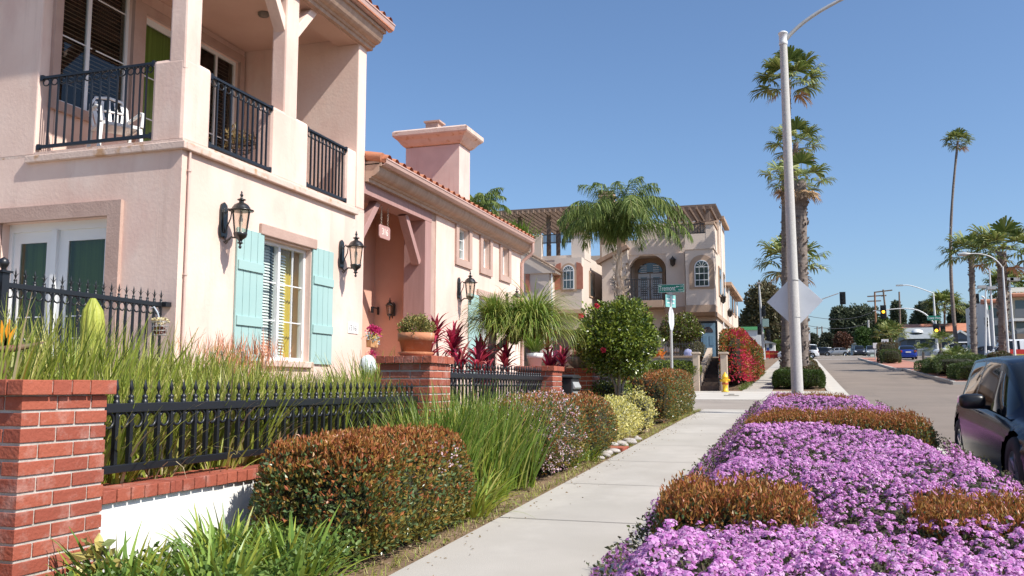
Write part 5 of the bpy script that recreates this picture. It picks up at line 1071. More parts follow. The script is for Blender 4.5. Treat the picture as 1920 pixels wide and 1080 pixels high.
# --- left townhouse
T2 = thing('townhouse', 'beige townhouse with rooftop pergola and red shutters behind the pink house', 'house', (-13, 50, 1))
m = MB(); x1 = -11.2; za = pl_(1040,468,48).z
xa = pl_(985,500,48).x; m.box(-24, x1, 48, 64, pl_(1060,618,48).z, pl_(1060,480,48).z)
m.build('wall', M_tst2, T2)
m = MB(); m.box(pl_(1046,500,48).x, x1-.004, 47.3, 48, pl_(1060,583,48).z, pl_(1060,487,48).z); m.build('bay', M_tst2, T2)
m = MB(); zt = pl_(1040,463,48).z; m.box(-17, x1, 47.98, 48.25, za-.6, zt-.5); m.box(pl_(1072,450,48).x, x1+.02, 47.9, 49.5, za-.6, pl_(1080,441,48).z); m.box(-16.5, pl_(1016,450,48).x, 47.9, 48.3, za-.6, pl_(1010,441,48).z); m.build('parapet', M_tst2, T2)
m = MB(); m.box(pl_(1071,450,48).x, x1+.08, 47.85, 49.6, pl_(1080,441,48).z, pl_(1080,437,48).z); m.build('coping', M_ttrim, T2)
small_rail(T2, pl_(1016,450,48).x, pl_(1072,450,48).x, 48.05, pl_(1050,456,48).z, pl_(1050,438,48).z, 24, False)
zp = pl_(1040,410,50).z; pergola(T2, pl_(930,400,50).x, x1-.1, 48.2, 55, zp, zt-.8, [(pl_(1029,430,49).x,49),(x1-.2,48.4),(x1-.2,54),(pl_(1005,430,49).x,54),(pl_(975,430,49).x,49)], 26)
m = MB(); m.box(-18, x1-.4, 58, 62, zt-.6, zt+.9); m.build('roof_room', M_tst2, T2)
a = pl_(1056,543,47.3); b = pl_(1077,497,47.3); arch_win(T2, a.x, b.x, a.z, b.z, 47.3, shutters=M_tred)
# wing in front with its own sloping roof
m = MB(); x2 = pl_(1030,540,46.2).x; z_ = pl_(1000,572,46.2).z; m.box(-24, x2, 46.2, 48, z_, pl_(1020,495,46.2).z); m.prism([(-24,pl_(985,470,46.2).z),(x2-1.6,pl_(985,470,46.2).z),(x2+.35,pl_(1032,508,46.2).z),(x2+.35,pl_(1032,512,46.2).z),(-24,pl_(1032,512,46.2).z)], 46.1, 48.0, 'y'); m.build('wing', M_tst2, T2)
m = MB(); N = 16
for k in range(14):
    y = 45.95+.16*k; m.bar((x2-1.8, y, pl_(985,466,46.2).z+.12), (x2+.5, y, pl_(1035,507,46.2).z), .10, .07)
m.build('roof', mat('brown_tile', (.20,.13,.09), (.30,.20,.14), .85, 4), T2)
m = MB(); m.box(-24, x2+.12, 46.0, 48, z_-.25, z_); m.box(pl_(1046,500,48).x-.02, x1+.05, 47.2, 48, pl_(1060,590,48).z, pl_(1060,583,48).z); m.build('band', M_ttrim, T2)
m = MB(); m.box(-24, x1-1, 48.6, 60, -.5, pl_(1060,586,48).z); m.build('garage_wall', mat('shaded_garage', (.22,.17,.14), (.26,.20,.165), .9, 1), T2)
m = MB(); m.box(x2-.9, x2-.2, 46.25, 47.5, -.2, z_-.25); m.build('pier', M_tst2, T2)
a = pl_(986,548,46.2); b = pl_(993,500,46.2); m = MB(); m.box(a.x, b.x, 46.12, 46.2, a.z, b.z); m.build('shutter', M_tred, T2)
m = MB(); m.tube([(x2+.1,46.3,pl_(1032,510,46.2).z),(x2+.1,46.3,.5)], .05, 6); m.build('downspout', M_vinyl, T2)
y0 = 49.0; m = MB(); m.box(x1+.001, x1+.06, y0, y0+1.3, pl_(1100,560,50).z, pl_(1100,512,50).z); sw = m.build('window', M_ttrim, T2); m = MB(); m.box(x1+.06, x1+.075, y0+.1, y0+1.2, pl_(1100,557,50).z, pl_(1100,515,50).z); m.build('pane', M_tgl, sw)
# --- right townhouse
T3 = thing('townhouse', 'beige townhouse with the blue front door behind the street sign', 'house', (-8, 52, 1.5)); XE = -4.3; F3 = 50
X5 = lambda px: pl_(px, 550, F3).x; Z5 = lambda py: pl_(1250, py, F3).z
m = MB(); wallY(m, F3, F3+.4, X5(1176), XE-.002, Z5(660), Z5(470), [(X5(1180), X5(1250), Z5(566), Z5(478))]); m.box(X5(1176), XE-.002, F3+1.6, 57, 1, Z5(470)); m.box(X5(1176), XE-.001, F3+.4, F3+1.6, Z5(476), Z5(470)); m.box(XE-.5, XE-.001, F3+.4, F3+1.61, 1, Z5(470)); m.build('wall', M_tst, T3)
m = MB(); m.box(X5(1252), X5(1287), F3-.5, F3, Z5(590), Z5(478)); m.build('pier', M_tst, T3)
m = MB(); m.box(X5(1291), XE, F3-1.2, F3, Z5(578), Z5(472)); m.build('bay', M_tst, T3)
m = MB(); m.prism([(Y_, Z_) for Y_, Z_ in ((F3-1.25,Z5(577)),(F3-1.25,Z5(590)),(F3-1.0,Z5(596)),(F3,Z5(596)),(F3,Z5(577)))], X5(1290), XE+.05, 'x'); m.box(X5(1248), X5(1290), F3-.55, F3, Z5(590), Z5(577)); m.build('band', M_ttrim, T3)
m = MB(); zb = pl_(1340,472,F3).z; m.box(X5(1291), XE+.05, F3-1.25, F3-1.0, zb, Z5(448)); m.box(X5(1330), XE+.06, F3-1.26, F3+.8, zb, Z5(432)); m.box(X5(1176), X5(1291), F3-.1, F3+.2, zb, Z5(448)); m.build('parapet', M_tst, T3)
m = MB(); m.box(X5(1329), XE+.12, F3-1.32, F3+.9, Z5(432), Z5(428)); m.build('coping', M_ttrim, T3)
small_rail(T3, X5(1240), X5(1330), F3-1.1, Z5(448), Z5(429), 18)
m = MB(); m.box(X5(1180), XE, F3+3, 57, Z5(470), Z5(400)); m.box(X5(1312), XE-.3, F3+1, F3+3, Z5(470), Z5(416)); m.build('roof_room', M_tst, T3)
m = MB()
for k in range(10): x = X5(1308)+(XE-X5(1308))*k/9; m.bar((x, F3+.7, Z5(418)), (x, F3+2.4, Z5(404)), .13, .08)
m.build('roof', mat('brown_tile', (.2,.13,.09)), T3)
pergola(T3, X5(1262), XE-.1, F3-1.0, F3+3.2, Z5(404), Z5(448), [(XE-.25,F3-1.0),(XE-.25,F3+3),(X5(1262),F3-1.0)], 12)
m = MB(); m.box(XE-.001, XE+.30, F3+3, 57.2, Z5(398), Z5(392)); m.box(XE-3, XE+.35, 57, 68.5, Z5(513), Z5(506)); m.box(XE+.0, XE+.12, F3-1.0, 68, Z5(598), Z5(590)); m.build('eave', M_ttrim, T3)
m = MB(); m.box(-14, XE-.0, 57.01, 68, 1, Z5(512)); m.build('rear_wing', M_tst, T3)
a = pl_(1303,538,F3-1.2); b = pl_(1329,487,F3-1.2); arch_win(T3, a.x, b.x, a.z, b.z, F3-1.2, tw=.28, rows=3)
# french doors in their arched recess
zz0, zz1 = Z5(566), Z5(506); xa, xb = X5(1188), X5(1236); fd = MB(); fd.box(xa-.15, xb+.15, F3+1.48, F3+1.6, zz0, Z5(474)); fd = fd.build('balcony_door', M_ttrim, T3)
for k in (0,1):
    x0, x1_ = xa+(xb-xa)*.5*k, xa+(xb-xa)*.5*(k+1); m = MB(); m.box(x0+.03, x1_-.03, F3+1.42, F3+1.48, zz0, zz1); m.build('leaf', M_vinyl, fd); m = MB(); m.box(x0+.18, x1_-.18, F3+1.40, F3+1.42, zz0+.5, zz1-.15)
    m.build('pane', M_tgl, fd)
    m = MB()
    for q in range(14): z = zz0+.55+q*.13; m.box(x0+.18, x1_-.18, F3+1.385, F3+1.4, z, z+.05)
    m.build('louvre', M_vinyl, fd)
xc, r = (xa+xb)/2, (xb-xa)/2; m = MB(); m.prism([(xc+r*math.cos(t), Z5(503)+.75*r*math.sin(t)) for t in np.linspace(0,PI,13)], F3+1.40, F3+1.48, 'y'); m.build('fanlight', M_tgl, fd)
m = MB()
for q in (-1,1): m.add([], [])
xo0, xo1 = X5(1180), X5(1250); ro = (xo1-xo0)/2; zo = Z5(505); pts = [(xo0, Z5(472)), (xo1, Z5(472)), (xo1, zo)] + [((xo0+xo1)/2+ro*math.cos(t), zo+ro*.85*math.sin(t)) for t in np.linspace(0,PI,15)][1:-1] + [(xo0, zo)]
for i in range(2, len(pts)-1):
    p, q = pts[i], pts[i+1]; m.add([(p[0],F3-.05,p[1]),(q[0],F3-.05,q[1]),(q[0],F3-.05,Z5(472)),(p[0],F3-.05,Z5(472)),(p[0],F3+.42,p[1]),(q[0],F3+.42,q[1]),(q[0],F3+.42,Z5(472)),(p[0],F3+.42,Z5(472))], [(0,1,2,3),(4,7,6,5),(0,4,5,1),(2,6,7,3)])
m.build('arch', M_tst, T3, fix=False)
m = MB(); m.box(X5(1160), X5(1250), F3-1.6, F3+1.5, Z5(580), Z5(567)); m.build('balcony_floor', M_ttrim, T3)
small_rail(T3, X5(1162), X5(1249), F3-1.5, Z5(567), Z5(527), 26)
# left part with lean-to roof
m = MB(); m.box(X5(1132), X5(1176), F3-.4, 57, Z5(596), Z5(492)); m.prism([(X5(1128),Z5(492)),(X5(1180),Z5(492)),(X5(1180),Z5(463)),(X5(1128),Z5(487))], F3-.4, 57, 'y'); m.box(-11.2, X5(1140), 52.5, 60, 1, Z5(440)); m.build('side_wing', M_tst2, T3)
m = MB(); m.bar((X5(1124),F3-.6,Z5(490)), (X5(1182),F3-.6,Z5(462)), .4, .22, up=(0,0,1)); m.bar((X5(1124),F3+2,Z5(490)), (X5(1182),F3+2,Z5(462)), 5, .12); m.build('side_roof', mat('brown_tile', (.2,.13,.09)), T3)
m = MB(); m.box(X5(1132), X5(1300), F3+.2, F3+.6, .5, Z5(590)); m.build('lower_wall', M_tst2, T3)
m = MB(); xq, zq = pl_(1141,372,56).x, pl_(1141,358,56).z; m.box(xq-.6, xq+.25, 56, 57, Z5(470), zq); m.box(xq-.1, xq+1.0, 56.2, 57.2, Z5(470), zq-.7); m.box(xq-.7, xq+.35, 55.9, 57.1, zq-.35, zq-.2); m.build('chimney', M_ttrim, T3)
# blue front door
a = pl_(1316,669,F3-.0); b = pl_(1341,606,F3-.0); m = MB(); m.box(a.x-.12, b.x+.12, F3-.06, F3, a.z, b.z+.12); dd = m.build('front_door', M_trimb, T3); m = MB(); m.box(a.x, b.x, F3-.12, F3-.06, a.z, b.z)
m.build('leaf', M_door, dd); m = MB(); w_ = (b.x-a.x)
for cx_ in (.27,.73):
    for z0_, z1_ in ((.06,.28),(.33,.62)): m.box(a.x+w_*(cx_-.14), a.x+w_*(cx_+.14), F3-.135, F3-.12, a.z+(b.z-a.z)*z0_, a.z+(b.z-a.z)*z1_)
m.build('panel', mat('blue_door_panel', (.17,.29,.38), rough=.5), dd); m = MB(); m.prism([(a.x+w_*.5+w_*.36*math.cos(t), a.z+(b.z-a.z)*.72+w_*.42*math.sin(t)) for t in np.linspace(0,PI,11)], F3-.13, F3-.12, 'y'); m.build('fanlight', M_tgl, dd)
for y_, pw in ((52.5,.7),(55.2,.4),(60,.9),(62.6,.5),(65,.7)):        # side windows facing the road
    zt_, zb_ = (Z5(498), Z5(548)) if y_ < 57 else (Z5(520), Z5(556)); m = MB(); m.box(XE, XE+.06, y_-pw-.1, y_+pw+.1, zb_-.1, zt_+.1); s = m.build('window', M_ttrim, T3); m = MB(); m.box(XE+.06, XE+.075, y_-pw, y_+pw, zb_, zt_); m.build('pane', M_tgl, s)
for y_ in (53.4, 58.2): m = MB(); m.tube([(XE+.08,y_,Z5(400) if y_ < 57 else Z5(512)),(XE+.08,y_,1.2)], .05, 6); m.build('downspout', M_vinyl, T3)
for px, py, Y_ in ((1262,492,F3-.55),(1347,562,53),(1362,588,58)):
    q = pl_(px, py, Y_); m = MB(); m.lathe([(.02,-.25),(.13,-.15),(.16,.10),(.2,.12),(.03,.3),(.001,.36)], (q.x if Y_ < F3 else XE+.15, Y_-.15, q.z), 8); m.build('lamp', M_trail, T3)
# front yard: retaining wall, gate posts, stairs, fence, round tree
M_post = mat('tan_plaster', (.44,.35,.27), (.52,.42,.33), .9, 1.5, bump=.3)
YW = 39.0; gy = lambda px, py: pl_(px, py, YW)
o = thing('garden_wall', 'tan retaining wall of the townhouse yard behind the street sign pole', 'wall', (-6, YW, .9)); m = MB(); x0, x1_, z0, z1 = fbox(m, 1150, 1302, 671, 735, YW, .3); m.box(-14, x1_, YW-1.2, YW, .5, gy(1270,706).z); m.build('wall', M_post, o)
m = MB(); m.box(x0, x1_, YW-.05, YW+.35, z1, z1+.08); m.box(-14, x1_, YW-1.26, YW-.9, gy(1270,706).z, gy(1270,704).z+.03); m.build('coping', M_ttrim, o)
m = MB(); m.box(-14, x1_, YW+.3, F3, .3, z1-.1); tag(m.build('raised_yard', M_soil, kind='structure'))
for px0, px1, lb_ in ((1299,1311,'tan gate post left of the brown stairs'),(1351,1364,'tan gate post between the brown stairs and the fire hydrant')):
    m = MB(); x0, x1_, z0, z1 = fbox(m, px0, px1, 664, 738, YW-1.0, .35); m.box(x0-.05, x1_+.05, YW-1.05, YW-.6, z1, z1+.09); m.v = [tuple(v) for v in m.v]; tag(m.build('gate_post', M_post, bevel=.02, origin=((x0+x1_)/2, YW-.8, z0)), lb_, 'post')
o = thing('garden_stairs', 'dark brown garden stairs climbing to the blue door', 'stairs', (pl_(1334,724,38).x, 38, .9)); n = 9; za_, zb_ = g(38.5), pl_(1334,673,45).z; x0, x1_ = pl_(1317,700,39).x, pl_(1350,700,39).x
m = MB()
for k in range(n): m.box(x0, x1_, 38.3+k*.62, 46 if k == n-1 else 38.3+(k+1)*.62+.1, .6, za_+(zb_-za_)*(k+1)/n)
m.box(x0-.3, x1_+.4, 44, F3, .6, zb_+.01); m.build('steps', M_step, o)
m = MB(); m.prism([(38.4,za_-.2),(38.4,za_+.5),(44,zb_+.5),(44,za_-.2)], x0-.25, x0-.02, 'x'); m.build('side_wall', M_post, o)
m = MB(); m.tube([(x1_-.02,38.6,za_+.1),(x1_-.02,38.6,za_+1.0),(x1_-.02,44,zb_+1.0),(x1_-.02,46,zb_+1.1)], .03, 6); m.build('handrail', M_trail, o)
o = thing('iron_fence', 'dark iron fence on the tan retaining wall of the townhouse yard', 'fence', (-6, YW+.1, 2)); x0, x1_ = gy(1180,650).x, gy(1300,650).x; m = MB(); z0, z1 = gy(1250,671).z+.08, gy(1250,641).z
m.box(x0, x1_, YW+.08, YW+.12, z1-.12, z1-.08); m.box(x0, x1_, YW+.08, YW+.12, z0+.08, z0+.12); m.build('rail', M_trail, o); me = None
for k in range(24):
    x = x0+(x1_-x0)*k/23; m = MB()
    if me is None: m.box(x-.012, x+.012, YW+.09, YW+.11, z0, z1); q = m.build('picket', M_trail, o); me = q.data; xx = x
    else: q = bpy.data.objects.new('picket', me); COL.objects.link(q); q.parent = o; q.location = (x-xx,0,0)
m = MB(); q = gy(1290,662); m.lathe([(.001,-.14),(.18,-.14),(.19,0),(.18,.14),(.001,.14)], (0,0,0), 8); m.v = [(v[0], v[2]*.05, v[1]) for v in m.v]; tag(m.build('yard_sign', mat('sign_lilac', (.55,.55,.72), (.25,.25,.55), .5, 9), origin=(0,0,0)), 'small blue and white octagonal yard sign on the iron fence by the stairs', 'sign').location = (q.x, YW, q.z)
def roundtree(label, px, py, Y, rx, rz, mats, n, ls, trunkz, name='tree', flat=.6):
    c = pl_(px, py, Y); o = thing(name, label, 'tree', (c.x, Y, trunkz)); hz = c.z-trunkz; m = MB()
    for k in range(4): a = k*1.7; m.tube([(0,0,-.2),(.05*math.cos(a),.05*math.sin(a),hz*.4),(rx*.5*math.cos(a),rx*.5*math.sin(a),hz)], [rx*.07,rx*.055,rx*.02], 6)
    m.build('trunk', L_bark, o, world=False)
    fb = FB(); u = unit(RNG.normal(0,1,(n,3))); P = u*(RNG.uniform(.3,1,n)**.5)[:,None]*[rx,rx,rz]; P += u*wob(P,.13*rx,2.2/rx)[:,None]; P[:,2] += hz; leaves(fb, P, unit(u+[0,0,.4]), ls, ls*.55, RNG.integers(0,len(mats),n), jit=.7); fb.build('crown', mats, parent=o); return o
roundtree('dark round tree with bronze new leaves in front of the blue-door townhouse', 1277, 620, 41, .95, .75, [L_tree, leafmat('bronze_leaf', [(.10,.05,.03),(.14,.10,.04),(.05,.07,.02)], .4, .2)], 6000, .11, gy(1277,671).z)
roundtree('little grey-green bush beside the stairs', 1309, 655, 40.5, .32, .32, [leafmat('grey_leaf', [(.14,.14,.07),(.20,.18,.10)], .6, .2)], 900, .08, gy(1300,671).z-.1, 'bush')
hedge('green_hedge', 'low bright green hedge on the ledge below the tan retaining wall', (pl_(1262,700,38.4).x, 38.3, gy(1262,706).z-.1), (1.15,.45,.36), 4000, [L_core,L_tree], lambda P,N,r: np.ones(len(P),int), L=.08, W=.045, p=3)
# bougainvillea hedge, fire hydrant
L_bou = leafmat('bougainvillea_bract', [(.50,.02,.05),(.62,.05,.06),(.55,.03,.14),(.42,.05,.02)], .5, .3); L_boo = leafmat('bougainvillea_rust', [(.36,.10,.02),(.30,.14,.02),(.42,.09,.03)], .5, .25); L_bog = leafmat('bougainvillea_leaf', [(.06,.11,.02),(.12,.16,.03),(.16,.18,.04)], .5, .25)
hedge('bougainvillea', 'tall bougainvillea hedge in red bloom beside the fire hydrant', (-2.78,48.6,g(48)-.1), (.45,10.3,1.1), 30000, [L_core,L_bog,L_boo,L_bou], lambda P,N,r: np.where(wob(P,1,1.4)+.5*wob(P,1,4,2)-.4*P[:,2]-.05*P[:,1]+r*1.1 > 1.35, 3, np.where(r+.25*wob(P,1,1.0,4)+.12*(P[:,1]>-6) < .52, 2, 1)), L=.10, W=.065, p=9, rough=.08, up=.35)
fb = FB(); n = 2000; y = RNG.uniform(38.3,60,n); B = np.stack([-2.35+RNG.normal(0,.09,n), y, gv(y)-.02],1); blades(fb, B, RNG.uniform(0,6.28,n), RNG.uniform(.1,.9,n), RNG.uniform(.12,.3,n), .02, .8, 3, 0); fb.build('kerbside_grass', [L_bog], kind='stuff')
M_hyd = mat('hydrant_yellow', (.72,.42,.02), (.78,.50,.03), .4, 8); h = thing('fire_hydrant', 'yellow fire hydrant with a rusty collar at the foot of the red bougainvillea', 'hydrant', (*onG(1360,735).xy, onG(1360,735).z))
m = MB(); m.lathe([(.001,0),(.15,0),(.15,.03),(.10,.04),(.105,.30),(.12,.31),(.12,.35),(.11,.36),(.11,.55),(.13,.56),(.13,.59),(.11,.62),(.08,.70),(.03,.73),(.03,.78),(.001,.78)], (0,0,0), 14); m.build('body', M_hyd, h, world=False)
for dx, dy, r_ in ((1,0,.06),(-1,0,.06),(0,-1,.08)): m = MB(); m.tube([(dx*.08,dy*.08,.46),(dx*.17,dy*.17,.46)], r_, 10); m.tube([(dx*.17,dy*.17,.46),(dx*.2,dy*.2,.46)], r_*.55, 6); m.build('outlet_cap', M_hyd, h, world=False)
m = MB(); m.lathe([(.125,.29),(.13,.31),(.13,.35),(.125,.37)], (0,0,0), 14); m.build('collar', mat('rust_red', (.45,.10,.03), rough=.7), h, world=False)
# ---------------------------------------------------------------- hedges in the far planting strip and on the median
L_box = leafmat('box_leaf', [(.035,.07,.012),(.06,.10,.018),(.09,.13,.025)], .45, .2); L_boxr = leafmat('brown_box_leaf', [(.12,.07,.03),(.16,.09,.04),(.07,.07,.02)], .5, .2)
GP = 'clipped hedges in the far planting strip'
def hb(label, x0, x1, y0, y1, h, n=5000, mats=None, p=7, grp=GP, red=0, L=.075, top=None):
    n = int(n*1.5)
    return hedge('box_hedge', label, ((x0+x1)/2,(y0+y1)/2,g((y0+y1)/2)-.03), ((x1-x0)/2,(y1-y0)/2,h/2), n, mats or [L_core,L_box,L_boxr], lambda P,N,r: np.where(r < red, 2, 1), L=L, W=L*.55, p=p, group=grp, rough=.03, up=.5)
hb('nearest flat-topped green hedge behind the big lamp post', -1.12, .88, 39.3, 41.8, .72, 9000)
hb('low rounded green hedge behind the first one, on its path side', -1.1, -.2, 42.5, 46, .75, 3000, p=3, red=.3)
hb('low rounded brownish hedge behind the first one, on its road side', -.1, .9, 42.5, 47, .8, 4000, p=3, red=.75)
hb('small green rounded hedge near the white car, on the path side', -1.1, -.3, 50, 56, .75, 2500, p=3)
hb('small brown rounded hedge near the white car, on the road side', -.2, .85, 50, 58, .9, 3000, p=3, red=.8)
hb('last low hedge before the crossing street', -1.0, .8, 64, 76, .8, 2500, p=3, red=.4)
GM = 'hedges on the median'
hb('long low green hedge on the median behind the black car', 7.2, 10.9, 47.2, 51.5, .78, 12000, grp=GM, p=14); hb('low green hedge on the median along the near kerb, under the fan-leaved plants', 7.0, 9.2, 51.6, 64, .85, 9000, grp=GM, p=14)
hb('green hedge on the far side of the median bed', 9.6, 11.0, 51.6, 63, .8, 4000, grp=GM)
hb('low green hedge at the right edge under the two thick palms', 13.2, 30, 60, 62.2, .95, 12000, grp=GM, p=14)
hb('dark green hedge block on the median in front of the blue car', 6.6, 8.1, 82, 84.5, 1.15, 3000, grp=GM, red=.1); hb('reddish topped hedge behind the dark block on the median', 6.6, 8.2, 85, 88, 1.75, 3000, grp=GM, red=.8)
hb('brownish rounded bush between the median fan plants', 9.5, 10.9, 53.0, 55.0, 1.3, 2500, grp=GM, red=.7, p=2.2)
L_fan = leafmat('fan_palm_leaf', [(.09,.13,.03),(.15,.20,.05),(.24,.27,.08),(.32,.33,.11)], .4, .25); L_fand = leafmat('dead_fan', [(.42,.26,.13),(.52,.34,.20)], .7, .2)
M_ptr = mat('palm_trunk', (.13,.10,.085), (.27,.22,.185), .95, 3, 8, bump=1, bscale=9, vstr=(1,1,4))
def fanleaf(fb, base, d, lp, R_, mi, nseg=20, rng=RNG, thin=False):
    """petiole from base along d, then a fan of pleated drooping fingers"""
    base = np.array(base); d = unit(np.array(d)); side = unit(np.cross(d, [0,0,1.0])+1e-6); up = np.cross(side, d); c = base+d*lp; w = .02*R_
    fb.put(np.array([base-side*w, base+side*w, c+side*w*.6, c-side*w*.6]), np.array([[0,1,2,3]]), mi)
    a = np.linspace(-1.75,1.75,nseg)+rng.normal(0,.03,nseg); L = R_*(.80+.2*np.cos(a*.5))*rng.uniform(.88,1.08,nseg); f = d[None]*np.cos(a)[:,None]+side[None]*np.sin(a)[:,None]+up[None]*(.12*np.cos(a*6))[:,None]; wd = R_*.12; ps = unit(np.cross(f, up[None]))
    p1 = c+f*(L*.5)[:,None]; p2 = c+f*(L*.80)[:,None]+np.array([0,0,-.05*R_]); p3 = c+f*L[:,None]*.98+np.array([0,0,-.24*R_])
    V = np.stack([c+ps*wd*.08, c-ps*wd*.08, p1-ps*wd*.5, p1+ps*wd*.5, p2-ps*wd*.36, p2+ps*wd*.36, p3-ps*wd*.06, p3+ps*wd*.06], 1)
    b = (np.arange(nseg)*8)[:,None]; Q = np.concatenate([b+np.array([[0,1,2,3]]), b+np.array([[3,2,4,5]]), b+np.array([[5,4,6,7]])]); fb.put(V, Q, mi)
def fanpalm(label, px_base, px_top, py_top, Y, r0, r1, R_, nl=34, dead=5, lean=0, group='tall fan palms', skirt=0, nseg=20, bend=0, lp=.75, zb=None, name='fan_palm'):
    b = atY(px_base, 660, Y); t = atY(px_top, py_top, Y); z0 = (g(Y) if zb is None else zb)-.1; o = thing(name, label, 'palm tree', (b.x, Y, z0), group=group)
    H_ = t.z-z0; dx = t.x-b.x; pts = []; rs = []
    for k in range(15):
        s = k/14; pts.append((dx*s+bend*math.sin(s*PI), 0, H_*s)); rs.append(r0+(r1-r0)*min(1,s*1.3)+.03*r0*((k%2)*2-1))
    m = MB(); m.tube(pts, rs, 12); m.build('trunk', M_ptr, o, world=False)
    if r1 > .13:                                                       # old leaf bases roughen the trunk
        fb = FB(); n = int(H_*26); s = RNG.uniform(.05,1,n); a = RNG.uniform(0,2*PI,n); rr = r0+(r1-r0)*np.minimum(1,s*1.3); P = np.stack([dx*s+bend*np.sin(s*PI)+rr*np.cos(a)*.97, rr*np.sin(a)*.97, H_*s], 1); leaves(fb, P, np.stack([np.cos(a)*.5, np.sin(a)*.5, np.full(n,.9)],1), .15*r1/.2, .10*r1/.2, 0, jit=.3); fb.build('leaf_bases', [M_ptr], parent=o, kind='stuff')
    fb = FB(); top = np.array([dx,0,H_])
    for k in range(nl):
        a = k*2.39996; el = math.asin(max(-.5, min(1, 1-1.35*(k+.5)/nl))); d = [math.cos(el)*math.cos(a), math.cos(el)*math.sin(a), math.sin(el)]
        fanleaf(fb, top-np.array([0,0,.15*R_])+np.array(d)*.1, np.array(d)+[0,0,.1], R_*lp*RNG.uniform(.8,1.1), R_*RNG.uniform(.85,1.08), 0, nseg)
    for k in range(dead):
        a = k*2*PI/max(1,dead)+.4; d = [math.cos(a)*.75, math.sin(a)*.75, -.55]; fanleaf(fb, top-np.array([0,0,.3*R_]), d, R_*.7, R_*.75, 1, nseg)
    fb.build('crown', [L_fan, L_fand], parent=o); return o
fanpalm('thick fan palm just right of the lamp post, with tan dead fronds', 1503, 1501, 338, 45, .30, .27, .88, 12, 5, nseg=22, lp=1.05)
fanpalm('fan palm showing left of the lamp post, crown level with its neighbour', 1473, 1474, 335, 48, .26, .24, .78, 9, 4, nseg=22, lp=1.0)
fanpalm('middle fan palm crown behind the lamp post, second from the top', 1484, 1492, 268, 61, .24, .17, 1.1, 15, 3, nseg=22, lp=.95)
fanpalm('tallest fan palm behind the lamp post, its crown the highest', 1480, 1479, 150, 72, .24, .15, 1.6, 19, 2, nseg=24, lp=1.0)
fanpalm('low fan palm crown peeking out behind the paired trunks', 1484, 1483, 490, 92, .22, .2, 2.0, 15, 2, lp=1.1)
fanpalm('very tall thin fan palm standing alone against the sky', 1795, 1796, 264, 112, .24, .13, 1.05, 20, 1, bend=-.75, lp=.85)
fanpalm('thinner of the two thick fan palms at the right edge', 1826, 1821, 474, 88, .27, .24, 1.45, 18, 1, lp=1.05)
fanpalm('thickest fan palm at the right edge, right of its neighbour', 1881, 1878, 472, 66, .31, .29, 1.4, 22, 1, lp=1.05)
fanpalm('small distant fan palm over the orange roof', 1771, 1771, 572, 190, .2, .18, 2.6, 22, 0)
fanpalm('small distant fan palm between the two right hand palms', 1845, 1843, 590, 210, .3, .3, 3.0, 20, 0)
fanpalm('distant fan palm crown behind the white apartment block lamps', 1887, 1887, 535, 150, .25, .22, 2.3, 22, 0)
def lowfan(label, px, py, Y, h_, R_, n=22, name='fan_plant'):
    b = atY(px, py, Y); o = thing(name, label, 'plant', (b.x, Y, g(Y)-.03), group='low fan-leaved plants on the median'); m = MB(); m.tube([(0,0,0),(0,0,h_*.5),(0,0,h_)], [.08,.085,.07], 8); m.build('trunk', M_ptr, o, world=False); fb = FB()
    for k in range(n):
        a = k*2.39996; el = math.asin(max(-.1, min(1, 1-1.1*(k+.5)/n))); fanleaf(fb, [0,0,h_], [math.cos(el)*math.cos(a), math.cos(el)*math.sin(a), math.sin(el)+.1], R_*.75, R_*.55, 0, 16)
    fb.build('crown', [L_fan], parent=o)
lowfan('small trunked fan plant at the left end of the median hedge', 1731, 660, 60, 1.25, .6, 14); lowfan('fan plant in the middle of the median hedge, the tallest', 1763, 640, 60, 1.75, .8, 15); lowfan('spreading fan plant on the median, right of the tallest one', 1790, 665, 56, .7, .95, 18); lowfan('fan plant on the median nearest the right edge', 1812, 668, 60, .6, .75, 13); lowfan('low fan plant on the median, left of the spreading one', 1758, 672, 55, .6, .6, 12)
lowfan('dark fan plant behind the reddish median hedge', 1672, 650, 100, 2.2, 1.7, 20)
# the palm in front of the townhouses
def frond(fb, base, az, el, L, droop, mi, leaf=.55, n=46, twist=0, mi2=1):
    t = np.linspace(0,1,n); pts = [np.array(base, float)]; e = el
    for k in range(1,n): e = el-droop*(t[k]**1.7); pts.append(pts[-1]+np.array([math.cos(e)*math.cos(az), math.cos(e)*math.sin(az), math.sin(e)])*L/(n-1))
    C = np.array(pts); T = unit(np.gradient(C, axis=0)); side = np.array([-math.sin(az), math.cos(az), 0]); w = .022*(1-t*.8)
    V = np.stack([C-side*w[:,None], C+side*w[:,None]], 1); b = np.arange(n-1)*2; fb.put(V, np.stack([b,b+1,b+3,b+2],1), mi2)
    s = np.repeat([1,-1], n*2); tt = np.tile(np.repeat(np.arange(n),2), 2); cc = C[tt]; L_ = leaf*np.sin(np.clip(t[tt]*.93+.1,0,1)*PI)**.5*RNG.uniform(.75,1.15,len(tt))
    d = unit(T[tt]*.55+side*s[:,None]*RNG.uniform(.35,1.0,len(tt))[:,None]+np.array([0,0,-1])*RNG.uniform(.1,1.1,len(tt))[:,None]); p1 = cc+d*(L_*.45)[:,None]; p2 = cc+d*(L_*.8)[:,None]+np.array([0,0,-1.])*(L_*.38)[:,None]; ww = unit(np.cross(d, RNG.normal(0,1,d.shape)))*.017
    V = np.stack([cc-ww*.6, cc+ww*.6, p1+ww, p1-ww, p2+ww*.2, p2-ww*.2], 1); b = (np.arange(len(tt))*6)[:,None]; fb.put(V, np.concatenate([b+np.array([[0,1,2,3]]), b+np.array([[3,2,4,5]])]), mi)
